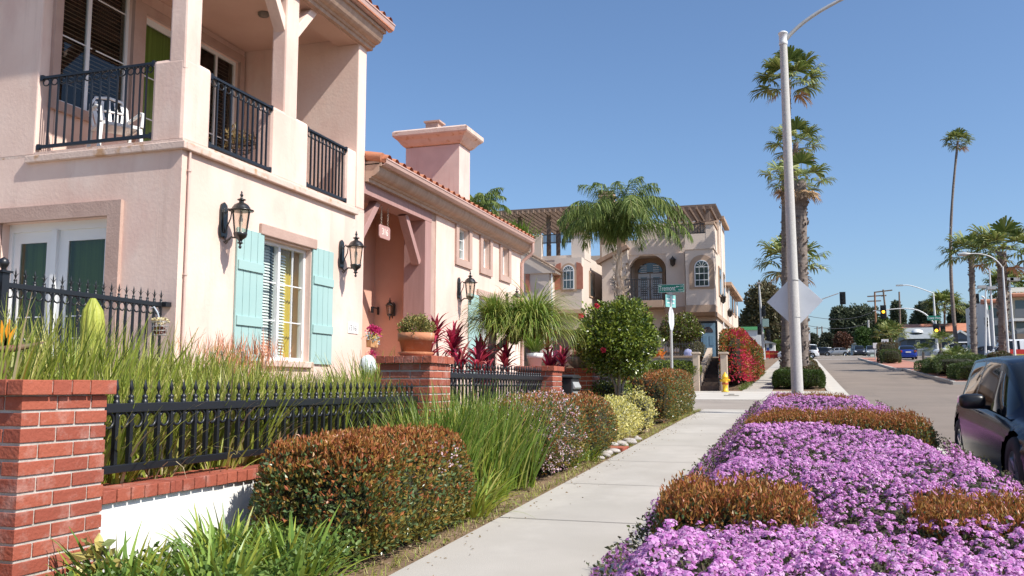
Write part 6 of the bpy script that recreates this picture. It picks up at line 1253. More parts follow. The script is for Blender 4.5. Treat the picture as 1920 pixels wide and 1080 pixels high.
L_qp = leafmat('queen_palm_leaflet', [(.06,.10,.025),(.10,.155,.035),(.17,.225,.055),(.25,.29,.08)], .55, .25, .25)
def featherpalm(label, px, py_c, Y, fr, z0, r0=.2, leaf=.6, name='feather_palm', n=46):
    t = atY(px, py_c, Y); o = thing(name, label, 'palm tree', (t.x, Y, z0)); H_ = t.z-z0; m = MB(); m.smooth = True
    m.tube([(0,0,0),(.02,0,H_*.3),(0,0,H_*.50)], [r0,r0*.95,r0*.85], 12); m.build('trunk', mat('ringed_grey_trunk', (.40,.36,.32), (.55,.50,.45), .9, 3, 6, vstr=(1,1,9)), o, world=False)
    m = MB(); m.tube([(0,0,H_*.48),(.05,0,H_*.62),(-.03,0,H_*.74),(.02,0,H_*.86),(0,0,H_)], [r0*1.15,r0*1.35,r0*1.05,r0*.7,r0*.5], 10); q = m.build('husk', mat('palm_husk', (.30,.19,.12), (.58,.46,.36), .9, 3, 7, bump=1, bscale=12, vstr=(3,3,.6)), o, world=False)
    fb = FB(); n_ = 90; s = RNG.uniform(.5,.86,n_); a = RNG.uniform(0,6.28,n_); leaves(fb, np.stack([r0*np.cos(a), r0*np.sin(a), H_*s],1), np.stack([np.cos(a),np.sin(a),.9+0*a],1), .26, .12, 0, jit=.3); fb.build('boots', [mat('palm_boot', (.42,.33,.26), (.60,.50,.40), .9, 9)], parent=o, kind='stuff')
    fb = FB()
    for az, el, L, dr in fr: frond(fb, (0,0,H_), az, el, L, dr, 0, leaf, n)
    fb.build('crown', [L_qp, mat('frond_stem', (.20,.19,.06), rough=.6)], parent=o); return o
fr = []
for k in range(26): fr.append((k*2.39996+.3, [1.48,1.3,1.05,1.2,.75][k%5], [3.5,4.1,4.0,4.2,3.5][k%5]*RNG.uniform(.85,1), [1.8,2.6,2.7,2.8,2.5][k%5]))
fr += [(.15,.85,3.9,2.2),(.0,.55,3.7,1.9),(-.3,.4,3.4,1.8),(3.2,.95,3.3,2.0),(2.9,.7,2.8,1.7),(-.9,.9,3.2,2.3),(-2.1,.8,3.0,2.1)]
featherpalm('big drooping feather palm in front of the beige townhouses', 1160, 440, 36.5, fr, .7, .15, .85)
featherpalm('feathery palm crown behind the pink house chimney', 896, 392, 32, [(k*2.4,[1.2,.8,.5][k%3],1.5,1.6) for k in range(15)], 2, .15, .4, n=30)
fb = FB(); c = atY(955, 428, 47.6); n = 900; q = RNG.uniform(0,6.28,n); blades(fb, np.stack([RNG.normal(0,.55,n), RNG.normal(0,.3,n), np.zeros(n)],1), q, RNG.uniform(.1,1.3,n), RNG.uniform(.6,1.5,n), .07, RNG.uniform(.5,1.6,n), 6, 0)
fb.build('terrace_plant', [L_iris2], loc=(c.x, 47.6, c.z-.6), label='spiky green plant on the townhouse roof terrace under the pergola', cat='plant')
# ---------------------------------------------------------------- lamp posts, signs, signals
M_galv = mat('galvanised_steel', (.46,.45,.43), (.55,.54,.52), .5, 6, 6, metal=.35)
M_concp = mat('spun_concrete', (.44,.42,.39), (.54,.52,.49), .8, 30, 6, bump=.3)
M_alum = mat('sign_back_aluminium', (.66,.68,.70), (.74,.76,.78), .5, 3, metal=.15, stain=((.50,.50,.50), 9, .62, .5, (1,1,1)))
M_green = mat('street_sign_green', (.012,.20,.13), rough=.35); M_lett = mat('sign_lettering', (.85,.88,.86), rough=.4)
M_sigb = mat('signal_black', (.012,.012,.013), rough=.5); M_amber = mat('amber_light', (.8,.35,.02), emit=(1,.42,.02), estr=5)
M_pwhite = mat('white_pole', (.66,.66,.65), (.72,.72,.71), .5, 8)
def curved(pts, n=14):
    P = [Vector(p) for p in pts]; out = []
    for i in range(n+1):
        t = i/n; q = list(P)
        while len(q) > 1: q = [q[k].lerp(q[k+1], t) for k in range(len(q)-1)]
        out.append(q[0])
    return out
LX, LY = -.08, 18.9; top = atY(1468, 62, LY); lo = thing('lamp_post', 'tall concrete street lamp post rising from the purple flowers', 'lamp post', (LX, LY, g(LY)-.05))
zt = top.z-(g(LY)-.05); dx = top.x-LX
m = MB(); m.tube([(0,0,0),(dx*.5,0,zt*.5),(dx,0,zt-.25)], [.118,.098,.076], 24); m.build('pole', M_concp, lo, world=False)
m = MB(); m.lathe([(.082,-.26),(.088,-.25),(.088,-.2),(.082,-.19),(.086,-.03),(.098,-.02),(.10,.0),(.06,.03),(.001,.04)], (dx,0,zt), 20); m.build('top_cap', M_pwhite, lo, world=False)
e = atY(1560, 0, LY); ex = e.x-LX; ez = e.z-(g(LY)-.05)
m = MB(); ap = curved([(dx+.06,0,zt-.14),(dx+.4,0,zt+.26),(ex,0,ez-.02),(ex+.9,0,ez+.30),(ex+1.6,0,ez+.32)]); m.tube(ap, [.042-.015*i/14 for i in range(15)], 10); m.build('arm', M_galv, lo, world=False)
m = MB(); m.smooth = True; m.tube([(ex+1.55,0,ez+.32),(ex+1.75,0,ez+.33),(ex+2.1,0,ez+.32),(ex+2.3,0,ez+.31)], [.03,.11,.13,.03], 12); m.build('luminaire', M_galv, lo, world=False)
ds = thing('diamond_sign', 'back of a grey diamond-shaped traffic sign strapped to the lamp post', 'sign', (atY(1490,564,LY).x, LY+.13, atY(1490,564,LY).z)); q = .545
m = MB(); m.prism([(0,-q),(q,0),(0,q),(-q,0)], 0, .004, 'y'); m.build('plate', M_alum, ds, world=False, bevel=.001)
for z in (.42,-.33): m = MB(); m.torus((.0,-.13,z), .105, .006, 'z', 20, 5); m.build('strap', M_galv, ds, world=False)
# corner street-name sign
sx, sy = atY(1258, 600, 20.35).x, 20.35; ss = thing('street_name_sign', 'green Tremont street name sign on a steel pole at the alley corner', 'sign', (sx, sy, g(sy)))
Z = lambda py: atY(1258, py, sy).z-g(sy)
m = MB(); m.tube([(0,0,-.1),(0,0,Z(555))], .03, 10); m.build('pole', M_galv, ss, world=False)
x0, x1 = atY(1234,541,sy).x-sx, atY(1283,541,sy).x-sx; z0, z1 = Z(548.5), Z(533)
m = MB(); m.box(x0, x1, -.004, .004, z0, z1); bl = m.build('name_blade', M_green, ss, world=False, bevel=.001)
m = MB(); [m.box(*q_) for q_ in ((x0+.006,x1-.006,-.0055,-.0045,z1-.012,z1-.006),(x0+.006,x1-.006,-.0055,-.0045,z0+.006,z0+.012),(x0+.006,x0+.012,-.0055,-.0045,z0+.012,z1-.012),(x1-.012,x1-.006,-.0055,-.0045,z0+.012,z1-.012))]; m.build('border', M_lett, bl, world=False)
text('Tremont', .165, M_lett, bl, (x0+.02,-.0058,(z0+z1)/2+.0), (PI/2,0,0), .001, align='LEFT', sx=.62)
text('ST', .055, M_lett, bl, (x1-.055,-.0058,(z0+z1)/2+.035), (PI/2,0,0), .001); text('400 N', .05, M_lett, bl, (x1-.085,-.0058,(z0+z1)/2-.04), (PI/2,0,0), .001, sx=.8)
m = MB(); zz = (z0+z1)/2+.035; m.box(x1-.165, x1-.11, -.0058, -.005, zz-.006, zz+.006); m.prism([(x1-.185,zz),(x1-.155,zz+.022),(x1-.155,zz-.022)], -.0058, -.005, 'y'); m.build('arrow', M_lett, bl, world=False)
m = MB(); m.M = Matrix.Rotation(R(62), 4, 'Z'); m.box(-.19, .19, -.004, .004, Z(576), Z(553)); b2 = m.build('cross_blade', mat('faded_sign_green', (.18,.45,.42), (.25,.52,.48), .4, 20), ss, world=False)
m = MB(); m.M = Matrix.Rotation(R(62), 4, 'Z'); m.box(-.15, .15, -.006, -.0045, Z(562), Z(560)); m.box(-.13,.13,-.006,-.0045,Z(569),Z(567)); m.build('faded_lettering', M_lett, b2, world=False)
m = MB(); m.box(-.035,.035,-.02,.02,Z(553),Z(548)); m.build('bracket', M_galv, ss, world=False)
m = MB(); m.M = Matrix.Translation((-.03,0,0)) @ Matrix.Rotation(R(85), 4, 'Z'); zc, r = (Z(575)+Z(620))/2, (Z(575)-Z(620))/2; m.prism([(r*math.cos(PI/8+k*PI/4)*1.04, zc+r*math.sin(PI/8+k*PI/4)*1.04) for k in range(8)], -.045, -.04, 'y'); m.build('stop_sign_back', M_alum, ss, world=False)
def head(parent, x, z, y=0, h=1.15, lit=None, vis=True, w=.38, face=-1, plate=True):
    m = MB(); m.box(x-w/2, x+w/2, y-.12, y+.12, z-h/2, z+h/2)
    if plate: m.box(x-w/2-.14, x+w/2+.14, y+.0, y+.03, z-h/2-.14, z+h/2+.14)
    sh = m.build('signal_head', M_sigb, parent, world=False)
    for k in range(3):
        zc = z+h/2-h*(k+.5)/3; m = MB(); m.tube([(x,y+face*.12,zc),(x,y+face*.14,zc)], h/3*.36, 12); m.build('lens', M_amber if lit == k else mat('dark_lens', (.03,.02,.02), rough=.2), sh, world=False)
        m = MB(); m.tube([(x,y+face*.12,zc+.03),(x,y+face*.32,zc)], [h/3*.42,h/3*.42], 10, False); m.build('visor', M_sigb, sh, world=False)
def px2(px, py, Y, o): p = atY(px, py, Y); return p.x-o.location.x, p.z-o.location.z
def polething(name, label, cat, px, Y, group=None, zb=None):
    b = atY(px, 665, Y); return thing(name, label, cat, (b.x, Y, g(Y)-.1 if zb is None else zb), group=group)
GS = 'traffic signals at the crossing'
o = polething('traffic_signal', 'silver signal pole with stacked black heads beside the red bougainvillea', 'traffic signal', 1432, 108, GS)
tx, tz = px2(1423, 532, 108, o); m = MB(); m.tube([(0,0,0),(tx*.5,0,tz*.6),(tx,0,tz)], [.22,.16,.10], 10); m.build('pole', M_galv, o, world=False); m = MB(); m.box(tx-.2,tx+.25,-.5,.3,tz,tz+.15); m.build('luminaire', M_galv, o, world=False)
for px, py in ((1432,584),(1424,618),(1441,629)): x, z = px2(px, py, 108, o); head(o, x, z, -.3, 1.25, plate=False, w=.42)
x, z = px2(1432,603,108,o); m = MB(); m.box(x-.15, x+.55, -.3,.3,z-.6,z+.3); m.build('control_box', mat('grey_green_box', (.25,.36,.33), rough=.5), o, world=False)
o = polething('traffic_signal', 'mast arm signal with its dark back plate against the sky, right of the diamond sign', 'traffic signal', 1476, 108, GS)
x1_, z1_ = px2(1572,550,108,o); xa, za_ = px2(1535,562,108,o); xs, zs = px2(1478,585,108,o); m = MB(); m.tube([(0,0,0),(0,0,zs)], .14, 8); m.build('pole', M_galv, o, world=False); m = MB(); m.tube(curved([(0,0,zs-.2),(xa,0,za_),(x1_,0,z1_)]), .055, 7); m.build('mast_arm', M_galv, o, world=False); x, z = px2(1580,559,108,o); head(o, x, z, 0, 1.15, w=.36)
YS = 135; o = polething('traffic_signal', 'mast arm signal with two amber lights, street lamp and green road sign', 'traffic signal', 1758, YS, GS)
xt, zt_ = px2(1750,550,YS,o); m = MB(); m.tube([(0,0,0),(xt,0,zt_)], [.2,.10], 10); m.build('pole', M_pwhite, o, world=False); a1 = px2(1690,535,YS,o); m = MB(); m.tube(curved([(xt,0,zt_),(xt-3,0,zt_+1.4),(a1[0]+1,0,a1[1]),(a1[0],0,a1[1])]), .07, 7); m.build('lamp_arm', M_pwhite, o, world=False); m = MB(); m.box(a1[0]-.7,a1[0]+.2,-.15,.15,a1[1]-.1,a1[1]+.1); m.build('luminaire', M_galv, o, world=False)
b1 = px2(1637,583,YS,o); b2_ = px2(1700,582,YS,o); b3 = px2(1752,607,YS,o); m = MB(); m.tube(curved([(b3[0],0,b3[1]),((b2_[0]+b3[0])/2,0,b2_[1]+.9),(b2_[0],0,b2_[1]+.3),(b1[0],0,b1[1])]), [.12-.005*k for k in range(15)], 8); m.build('mast_arm', M_pwhite, o, world=False)
x, z = px2(1656,585,YS,o); head(o, x, z, -.2, 1.6, lit=1, w=.5); x, z = px2(1755,620,YS,o); head(o, x, z, -.35, 1.6, lit=1, w=.5); x, z = px2(1768,621,YS,o); head(o, x, z, -.1, 1.5, w=.6, plate=False)
c0 = px2(1738,601,YS,o); c1 = px2(1763,592,YS,o); m = MB(); m.box(c0[0], c1[0], -.32, -.3, c0[1], c1[1]); s_ = m.build('road_sign', M_green, o, world=False); text('Coast Hwy', .5, M_lett, s_, ((c0[0]+c1[0])/2,-.33,(c0[1]+c1[1])/2), (PI/2,0,0), .003, sx=.75)
o = polething('traffic_signal', 'white curved signal pole with a dark head between the two right hand palms', 'traffic signal', 1856, 96, GS)
p1 = px2(1848,568,96,o); p2 = px2(1840,556,96,o); m = MB(); m.tube(curved([(0,0,0),(p1[0]*.8,0,p1[1]*.7),(p1[0]+.2,0,p1[1]+.8),(p2[0],0,p2[1])]), [.16-.006*k for k in range(15)], 8); m.build('pole', M_pwhite, o, world=False); x, z = px2(1832,560,96,o); head(o, x, z, 0, .95, w=.32, plate=False); x, z = px2(1849,604,96,o); head(o, x, z, 0, .9, w=.3, plate=False); x0_, z0_ = px2(1853,581,96,o); x1_, z1_ = px2(1861,573,96,o); m = MB(); m.box(x0_, x1_, -.2,-.18,z0_,z1_); m.build('road_sign', M_green, o, world=False)
GL = 'distant street lamps'
def lamp(label, pxb, pxt, pyt, Y, armpx=None, armpy=None, m_=M_pwhite, r=.11, double=None, mid=None):
    o = polething('street_lamp', label, 'street lamp', pxb, Y, GL); xt, zt = px2(pxt, pyt, Y, o); m = MB(); m.tube([(0,0,0),(xt,0,zt)], [r,r*.6], 8); m.build('pole', m_, o, world=False)
    if armpx: xa, za = px2(armpx, armpy, Y, o); m = MB(); m.tube(curved([(xt,0,zt-.1),(xt+(xa-xt)*.25,0,zt+(za-zt)*1.1),(xa,0,za)]), r*.45, 6); m.build('arm', m_, o, world=False); m = MB(); s = 1 if xa > xt else -1; m.tube([(xa-s*.1,0,za),(xa+s*.25,0,za),(xa+s*.6,0,za-.03)], [.05,.14,.06], 8); m.build('luminaire', M_galv, o, world=False)
    for d in (double or []): xa, za = px2(*d, Y, o); m = MB(); m.box(xa-.35, xa+.35, -.3,.3,za-.12,za+.12); m.bar((xt,0,zt), (xa,0,za), .08); m.build('luminaire', M_galv, o, world=False)
lamp('white curved street lamp at the right edge reaching left before the palms', 1891, 1880, 500, 62, 1816, 476, r=.08)
lamp('street lamp behind the lamp post, its arm pointing right', 1499, 1496, 517, 100, 1538, 503, M_galv)
lamp('thin parking lot lamp with twin square heads by the right hand palms', 1847, 1848, 545, 90, double=[(1841,538)], r=.1)
lamp('blue-grey pole with a square head between the right hand palms', 1865, 1855, 505, 84, double=[(1859,540)], r=.11)
lamp('lamp pole with twin heads in front of the white apartment block', 1903, 1893, 527, 80, double=[(1890,524),(1902,524)], r=.1)
lamp('small concrete lamp pole among the far trees', 1629, 1628, 600, 190, m_=M_concp, r=.3)
GU = 'wooden utility poles'; M_up = mat('weathered_pole', (.16,.11,.085), (.24,.17,.13), .9, 4)
def upole(label, pxb, pxt, pyt, Y, bars, r=.2, rust=None):
    o = polething('utility_pole', label, 'utility pole', pxb, Y, GU); xt, zt = px2(pxt, pyt, Y, o); m = MB(); m.tube([(0,0,0),(xt,0,zt)], [r,r*.7], 8); m.build('pole', rust or M_up, o, world=False)
    for (a, b, c, d) in bars: p = px2(a,b,Y,o); q = px2(c,d,Y,o); m = MB(); m.bar((p[0],0,p[1]), (q[0],0,q[1]), .18, .2); m.build('crossarm', M_up, o, world=False)
upole('upright utility pole with three crossarms, left of the leaning one', 1644, 1640, 547, 170, [(1626,556,1656,554),(1626,565,1652,564)], rust=mat('rusty_pole', (.26,.12,.06), (.34,.17,.09), .9, 3))
upole('leaning utility pole carrying the highest crossarm', 1669, 1656, 543, 165, [(1640,548,1673,544),(1652,555,1662,554)]); upole('plain utility pole in front of the pine tree', 1689, 1686, 547, 180, [])
upole('faint far utility pole with crossarms, left of its twin', 1532, 1532, 612, 420, [(1526,616,1538,616)], .35); upole('faint far utility pole with crossarms, right of its twin', 1541, 1541, 612, 440, [(1535,615,1548,615)], .35)
def cable(label, pts, Y):
    m = MB(); a, b = atY(*pts[0], Y[0]), atY(*pts[1], Y[1]); m.tube([a.lerp(b, t)+Vector((0,0,-1.0*4*t*(1-t))) for t in np.linspace(0,1,9)], .03, 4); tag(m.build('overhead_cable', M_trail, origin=tuple(a)), label, 'cable', 'overhead cables')
cable('upper overhead cable right of the lamp post', ((1500,589),(1640,583)), (110,170)); cable('lower overhead cable right of the lamp post', ((1500,607),(1640,600)), (110,170)); cable('overhead cable above the orange roof', ((1689,612),(1880,615)), (180,180))
def plate(label, px0, px1, py0, py1, Y, pyb, m_=M_alum, name='road_sign'):
    o = polething(name, label, 'sign', (px0+px1)/2, Y); a = px2(px0,py1,Y,o); b = px2(px1,py0,Y,o); m = MB(); m.tube([(0,0,0),(0,0,b[1]-.1)], .05, 6); m.build('post', M_galv, o, world=False); m = MB(); m.box(a[0], b[0], -.06,-.05, a[1], b[1]); q = m.build('plate', m_, o, world=False); return o, q, a, b
plate('blank grey back of a rectangular sign right of the lamp post', 1505, 1519, 624, 641, 78, 672)
M_sw = mat('white_sign', (.75,.76,.76), rough=.5); plate('small white rectangular sign on the median tip, left of its twin', 1637, 1645, 643, 653, 96, 665, M_sw)
o, q, a, b = plate('white sign with black marks on the median, right of its twin', 1653, 1666, 636, 651, 94, 665, M_sw); m = MB(); m.box(a[0]+.12, a[0]+.2, -.07,-.061,a[1]+.15,b[1]-.15); m.box((a[0]+b[0])/2+.05, (a[0]+b[0])/2+.13, -.07,-.061,a[1]+.15,b[1]-.15); m.box((a[0]+b[0])/2-.03,(a[0]+b[0])/2+.21,-.0715,-.062,b[1]-.35,b[1]-.27); m.build('symbol', M_sigb, q, world=False)
# ---------------------------------------------------------------- distant trees
def tree(label, px0, px1, py0, py1, Y, cols, n=9000, ls=.5, lobes=9, seed=1, zb=None, name='tree', trunk=True, flat=1.0, group='distant trees', sparse=0):
    a = atY(px0,(py0+py1)/2,Y); b = atY(px1,(py0+py1)/2,Y); zt = atY((px0+px1)/2,py0,Y).z; zl = atY((px0+px1)/2,py1,Y).z; w = (b.x-a.x)/2; h = (zt-zl)/2; z0 = g(Y)-.2 if zb is None else zb
    o = thing(name, label, 'tree', ((a.x+b.x)/2, Y, z0), group=group); rg = np.random.default_rng(seed); zc = (zt+zl)/2-z0; fb = FB(); C = []
    for k in range(lobes):
        t = rg.uniform(-1,1); s = rg.uniform(.36,.55); yy = rg.uniform(-.5,.5); C.append((t*w*(1-s)*1.0, yy*w*.7, zc+rg.uniform(-1,1)*h*(1-s)*math.sqrt(max(.1,1-t*t*.7)), s))
    C.append((0,0,zc+h*.25,.6)); C.append((0,0,zc-h*.2,.6)); kk = rg.integers(0, len(C), n); C_ = np.array(C)[kk]; u = unit(rg.normal(0,1,(n,3))); P = u*(rg.uniform(.35,1,n)**.45)[:,None]*np.stack([C_[:,3]*w, C_[:,3]*w*.9, C_[:,3]*h],1); P += u*wob(P, .10*w, 4/w, seed)[:,None]; P += C_[:,:3]
    leaves(fb, P, unit(u+rg.normal(0,.5,(n,3))), ls, ls*.6, 0, jit=.8, rng=rg); 
    m = MB(); m.tube([(0,0,0),(w*.04,0,zc*.5),(0,0,zc)], [w*.10,w*.07,w*.03], 8)
    for c in C[:6]: m.tube([(w*.02,0,zc*.45),(c[0]*.5,c[1]*.5,(zc*.5+c[2])*.5),(c[0],c[1],c[2])], [w*.05,w*.035,w*.012], 6)
    m.build('trunk', L_bark, o, world=False); fb.build('crown', [leafmat('crown_'+name+str(seed), cols, .55, .2)], parent=o); return o
eu = [(.10,.105,.05),(.15,.13,.065),(.19,.145,.08),(.08,.09,.045)]; pine = [(.06,.08,.045),(.09,.11,.06),(.12,.135,.08)]; gr = [(.06,.10,.02),(.10,.14,.03),(.14,.17,.04)]; dk = [(.05,.06,.035),(.075,.085,.05)]  # pine greens lightened: distance haze is put into the leaf colour
tree('big brownish green eucalyptus behind the red bougainvillea', 1380, 1478, 527, 668, 150, eu, 16000, .62, 12, 1); tree('large grey-green eucalyptus left of the utility poles', 1549, 1655, 567, 655, 235, pine, 15000, .85, 14, 2)
tree('light green tree between the upright and leaning utility poles', 1634, 1686, 592, 662, 160, gr, 8000, .5, 9, 3); tree('dark pine behind the plain utility pole', 1664, 1698, 563, 640, 215, pine, 6000, .7, 7, 4)
tree('broad dark pine left of the green road sign', 1706, 1766, 561, 640, 225, pine, 9000, .8, 10, 5); tree('dark pine right of the thin tall palm', 1780, 1828, 567, 640, 225, pine, 8000, .8, 9, 6)
tree('pale green tree cluster left of the white apartment block', 1822, 1850, 582, 640, 240, gr, 3500, .8, 6, 7); tree('wide dark tree behind the apartment lamps', 1850, 1890, 545, 640, 200, pine, 4500, .8, 7, 8)
tree('reddish small street tree down the far road', 1562, 1600, 622, 664, 200, [(.12,.05,.035),(.16,.07,.04),(.08,.05,.03)], 3500, .45, 6, 9); tree('bright green street tree down the far road', 1598, 1646, 612, 664, 185, [(.05,.10,.02),(.08,.13,.03)], 6000, .45, 8, 10)
tree('dark street tree at the centre of the far road', 1532, 1572, 620, 664, 210, dk, 4500, .5, 7, 11); tree('small dark round tree far down the road beside the yellow house', 1507, 1536, 624, 650, 330, dk, 2500, .8, 6, 12); tree('dark leafy tree left of the white rectangular sign', 1462, 1505, 612, 664, 165, dk, 4500, .5, 7, 13); tree('small green tree behind the white hut', 1444, 1470, 636, 668, 130, gr, 2500, .35, 6, 14)
hz = FB(); n = 9000; X_ = RNG.uniform(-700,900,n); Y_ = RNG.uniform(600,1500,n); P = np.stack([X_, Y_, gv(Y_)+RNG.uniform(0,9,n)*(1+.5*np.sin(X_/60))],1); leaves(hz, P, RNG.normal(0,1,(n,3))+[0,0,1], 7, 6, 0, jit=.5); hz.build('far_woods', [leafmat('far_wood', [(.05,.07,.05),(.08,.10,.07)], .8, .1)], kind='stuff')
# ---------------------------------------------------------------- distant buildings
M_bw = mat('white_building', (.66,.64,.60), (.72,.70,.66), .85, .6); M_by = mat('cream_building', (.60,.53,.38), (.66,.59,.44), .85, .6); M_bgl = mat('building_glass', (.06,.09,.11), rough=.1, spec=.8); M_bb = mat('slate_blue_boards', (.10,.13,.18), (.13,.16,.22), .8, 1); M_bsl = mat('grey_shingle', (.22,.24,.25), (.28,.30,.31), .9, 2); M_otile = mat('orange_roof', (.42,.16,.085), (.50,.21,.12), .85, 1); M_rail = mat('grey_balustrade', (.16,.17,.18), rough=.6)
def pb(parent, nm, m_, px0, px1, py0, py1, Y, d, name=None): m = MB(); r = fbox(m, px0, px1, py0, py1, Y, d); m.build(nm, m_, parent); return r
o = thing('apartment_block', 'white apartment block with clay roofs and balconies at the right edge', 'building', (atY(1890,650,105).x, 105, g(105))); Y = 105
pb(o,'wall',M_by,1889,1990,548,690,Y,14); pb(o,'wall',M_bw,1850,1889,562,690,Y+2,12); pb(o,'balcony_slab',M_bw,1897,1990,596,601,Y-1.6,1.6); pb(o,'balcony_railing',M_rail,1903,1990,578,595,Y-1.55,.05); pb(o,'balcony_slab',M_bw,1897,1990,634,640,Y-1.6,1.6); pb(o,'balcony_railing',M_rail,1905,1990,615,633,Y-1.55,.05)
for w in ((1904,1990,562,595,Y-.05),(1906,1990,602,630,Y-.05),(1862,1872,578,596,Y+1.95),(1890,1896,598,622,Y-.05),(1862,1872,610,630,Y+1.95),(1905,1990,645,675,Y-.05)): pb(o,'window',M_bgl,*w,.04)
a = atY(1897,540,Y-1); b = atY(1990,552,Y-1); m = MB(); m.prism([(Y-1.2,b.z-.1),(Y-1.2,b.z+.15),(Y+1.5,b.z+.55),(Y+1.5,b.z-.1)], a.x, b.x, 'x'); m.build('roof', M_otile, o); a = atY(1845,566,Y+1); b = atY(1889,560,Y+1); m = MB(); m.prism([(Y+1,a.z-.1),(Y+1,a.z+.15),(Y+3,a.z+.45),(Y+3,a.z-.1)], a.x, b.x, 'x'); m.build('roof', M_otile, o)
pb(o,'parapet',M_bw,1893,1990,538,546,Y+5,.4)
o = thing('apartment_block', 'pale stepped building with a grey deck roof just beyond the right hand van', 'building', (atY(1900,650,98).x, 98, g(98))); m = MB(); a = atY(1905,622,98); b = atY(1990,600,98); m.bar((a.x,98,a.z),(b.x,98,b.z),.8,.3); m.build('roof', M_bsl, o); pb(o,'wall',mat('taupe_boards',(.22,.18,.15),(.28,.23,.19),.9,1),1908,1990,625,664,99,3)
o = thing('long_building', 'long low tan building with an orange tiled roof behind the slate blue house', 'building', (atY(1770,640,185).x, 185, g(185))); Y = 185
pb(o,'wall',mat('tan_wall',(.40,.31,.20),(.46,.36,.24),.9,.3),1690,1856,621,655,Y,12); m = MB(); a = atY(1683,622,Y-1); b = atY(1856,609,Y-1); m.prism([(Y-1.5,a.z-.1),(Y+7,b.z+.9),(Y+7,a.z-.1)], a.x, b.x, 'x'); m.build('roof', M_otile, o)
for px in (1705,1725,1790,1815,1838): pb(o,'window',M_bgl,px,px+7,630,640,Y-.05,.05)
o = thing('slate_house', 'slate blue house with a grey shingle roof behind the amber signal', 'house', (atY(1730,650,165).x, 165, g(165))); Y = 165
pb(o,'wall',M_bb,1701,1758,634,668,Y,10); m = MB(); a = atY(1697,635,Y-.6); b = atY(1762,620,Y-.6); m.prism([(Y-.8,a.z-.05),(Y+5,b.z+.9),(Y+11,a.z)], a.x, b.x, 'x'); m.build('roof', M_bsl, o); r = pb(o,'window',M_vinyl,1717,1725,638,646,Y-.06,.05); pb(o,'pane',M_bgl,1718,1721,639,645,Y-.09,.03); pb(o,'pane',M_bgl,1721.7,1724,639,645,Y-.09,.03); m = MB(); q = atY(1721,621,Y+1); m.lathe([(1,0),(.8,.4),(.3,.6),(.001,.62)], (q.x,Y+2,q.z-.2), 10); m.build('skylight_dome', M_vinyl, o)
o = thing('slate_house', 'dark gabled house with white barge boards right of the slate blue one', 'house', (atY(1800,650,158).x, 158, g(158))); Y = 158
pb(o,'wall',M_bb,1782,1824,636,668,Y,9); a, b, c = atY(1776,636,Y-.3), atY(1828,636,Y-.3), atY(1800,621,Y-.3); m = MB(); m.prism([(a.x,a.z),(b.x,b.z),(c.x,c.z)], Y-.2, Y+9, 'y'); m.build('gable', M_bb, o); m = MB(); m.bar((a.x,Y-.3,a.z),(c.x,Y-.3,c.z+.1),.3,.25,up=(0,1,0)); m.bar((c.x,Y-.3,c.z+.1),(b.x,Y-.3,b.z),.3,.25,up=(0,1,0)); m.build('barge_board', M_vinyl, o); pb(o,'window',M_bgl,1795,1806,643,652,Y-.05,.05)
o = thing('shop_building', 'white flat building with a green roof edge behind the bougainvillea', 'building', (atY(1400,650,125).x, 125, g(125))); Y = 125
pb(o,'wall',M_bw,1340,1427,619,675,Y,8); pb(o,'roof_edge',mat('green_fascia',(.12,.42,.16),rough=.5),1340,1428,613,619,Y-.2,8.4); pb(o,'window',M_bgl,1400,1412,635,650,Y-.05,.04)
o = thing('small_hut', 'little white hut with dark openings by the red barriers', 'hut', (atY(1446,660,122).x, 122, g(122))); Y = 122
pb(o,'wall',M_bw,1437,1453,643,668,Y,3); pb(o,'window',M_bgl,1442,1448,645,653,Y-.05,.04); pb(o,'notice',mat('blue_notice',(.05,.10,.35),rough=.5),1438,1442,652,658,Y-.06,.04); m = MB(); a = atY(1434,638,Y); b = atY(1455,644,Y); m.prism([(a.x,b.z),(a.x,a.z),(b.x,b.z)], Y-.4, Y+3.4, 'y'); m.build('roof', M_bsl, o)
o = thing('yellow_house', 'tiny pale yellow house far down the road', 'house', (atY(1535,640,360).x, 360, g(360))); pb(o,'wall',M_by,1529,1541,633,642,360,8); pb(o,'window',M_bgl,1533,1536,635,639,359.9,.08); m = MB(); a = atY(1527,633,359); b = atY(1543,629,359); m.prism([(358.5,a.z),(364,b.z+.3),(369,a.z)], a.x, b.x, 'x'); m.build('roof', M_bsl, o)
for k, (p0, p1, q0, q1, Y_, lb_, mm_) in enumerate(((1480,1510,648,662,250,'low pale building left of the far road',M_bw),(1598,1618,645,662,230,'bluish gabled house under the far street trees',mat('pale_blue_boards',(.35,.42,.50),rough=.8)),(1556,1590,650,664,260,'low tan shop front down the far road',M_by))):
    o = thing('far_building', lb_, 'building', (atY((p0+p1)/2,q1,Y_).x, Y_, g(Y_))); pb(o,'wall',mm_,p0,p1,q0,q1+3,Y_,8); a = atY(p0-1,q0,Y_-.5); b = atY(p1+1,q0-5,Y_-.5); m = MB(); m.prism([(a.x,a.z),((a.x+b.x)/2,b.z),(b.x,a.z)], Y_-.6, Y_+8.5, 'y'); m.build('roof', M_bsl, o); pb(o,'window',M_bgl,p0+4,p0+9,q0+4,q0+9,Y_-.06,.05)
o = thing('chain_fence', 'pale grey picket fence in front of the slate blue house', 'fence', (atY(1740,660,150).x,150,g(150))); m = MB(); a = atY(1712,652,150); b = atY(1800,668,150); [m.box(x-.03,x+.03,150,150.05,b.z,a.z) for x in np.linspace(a.x,b.x,50)]; m.box(a.x,b.x,149.97,149.995,a.z-.3,a.z-.2); m.build('panel', mat('pale_fence',(.5,.52,.54),rough=.6), o)
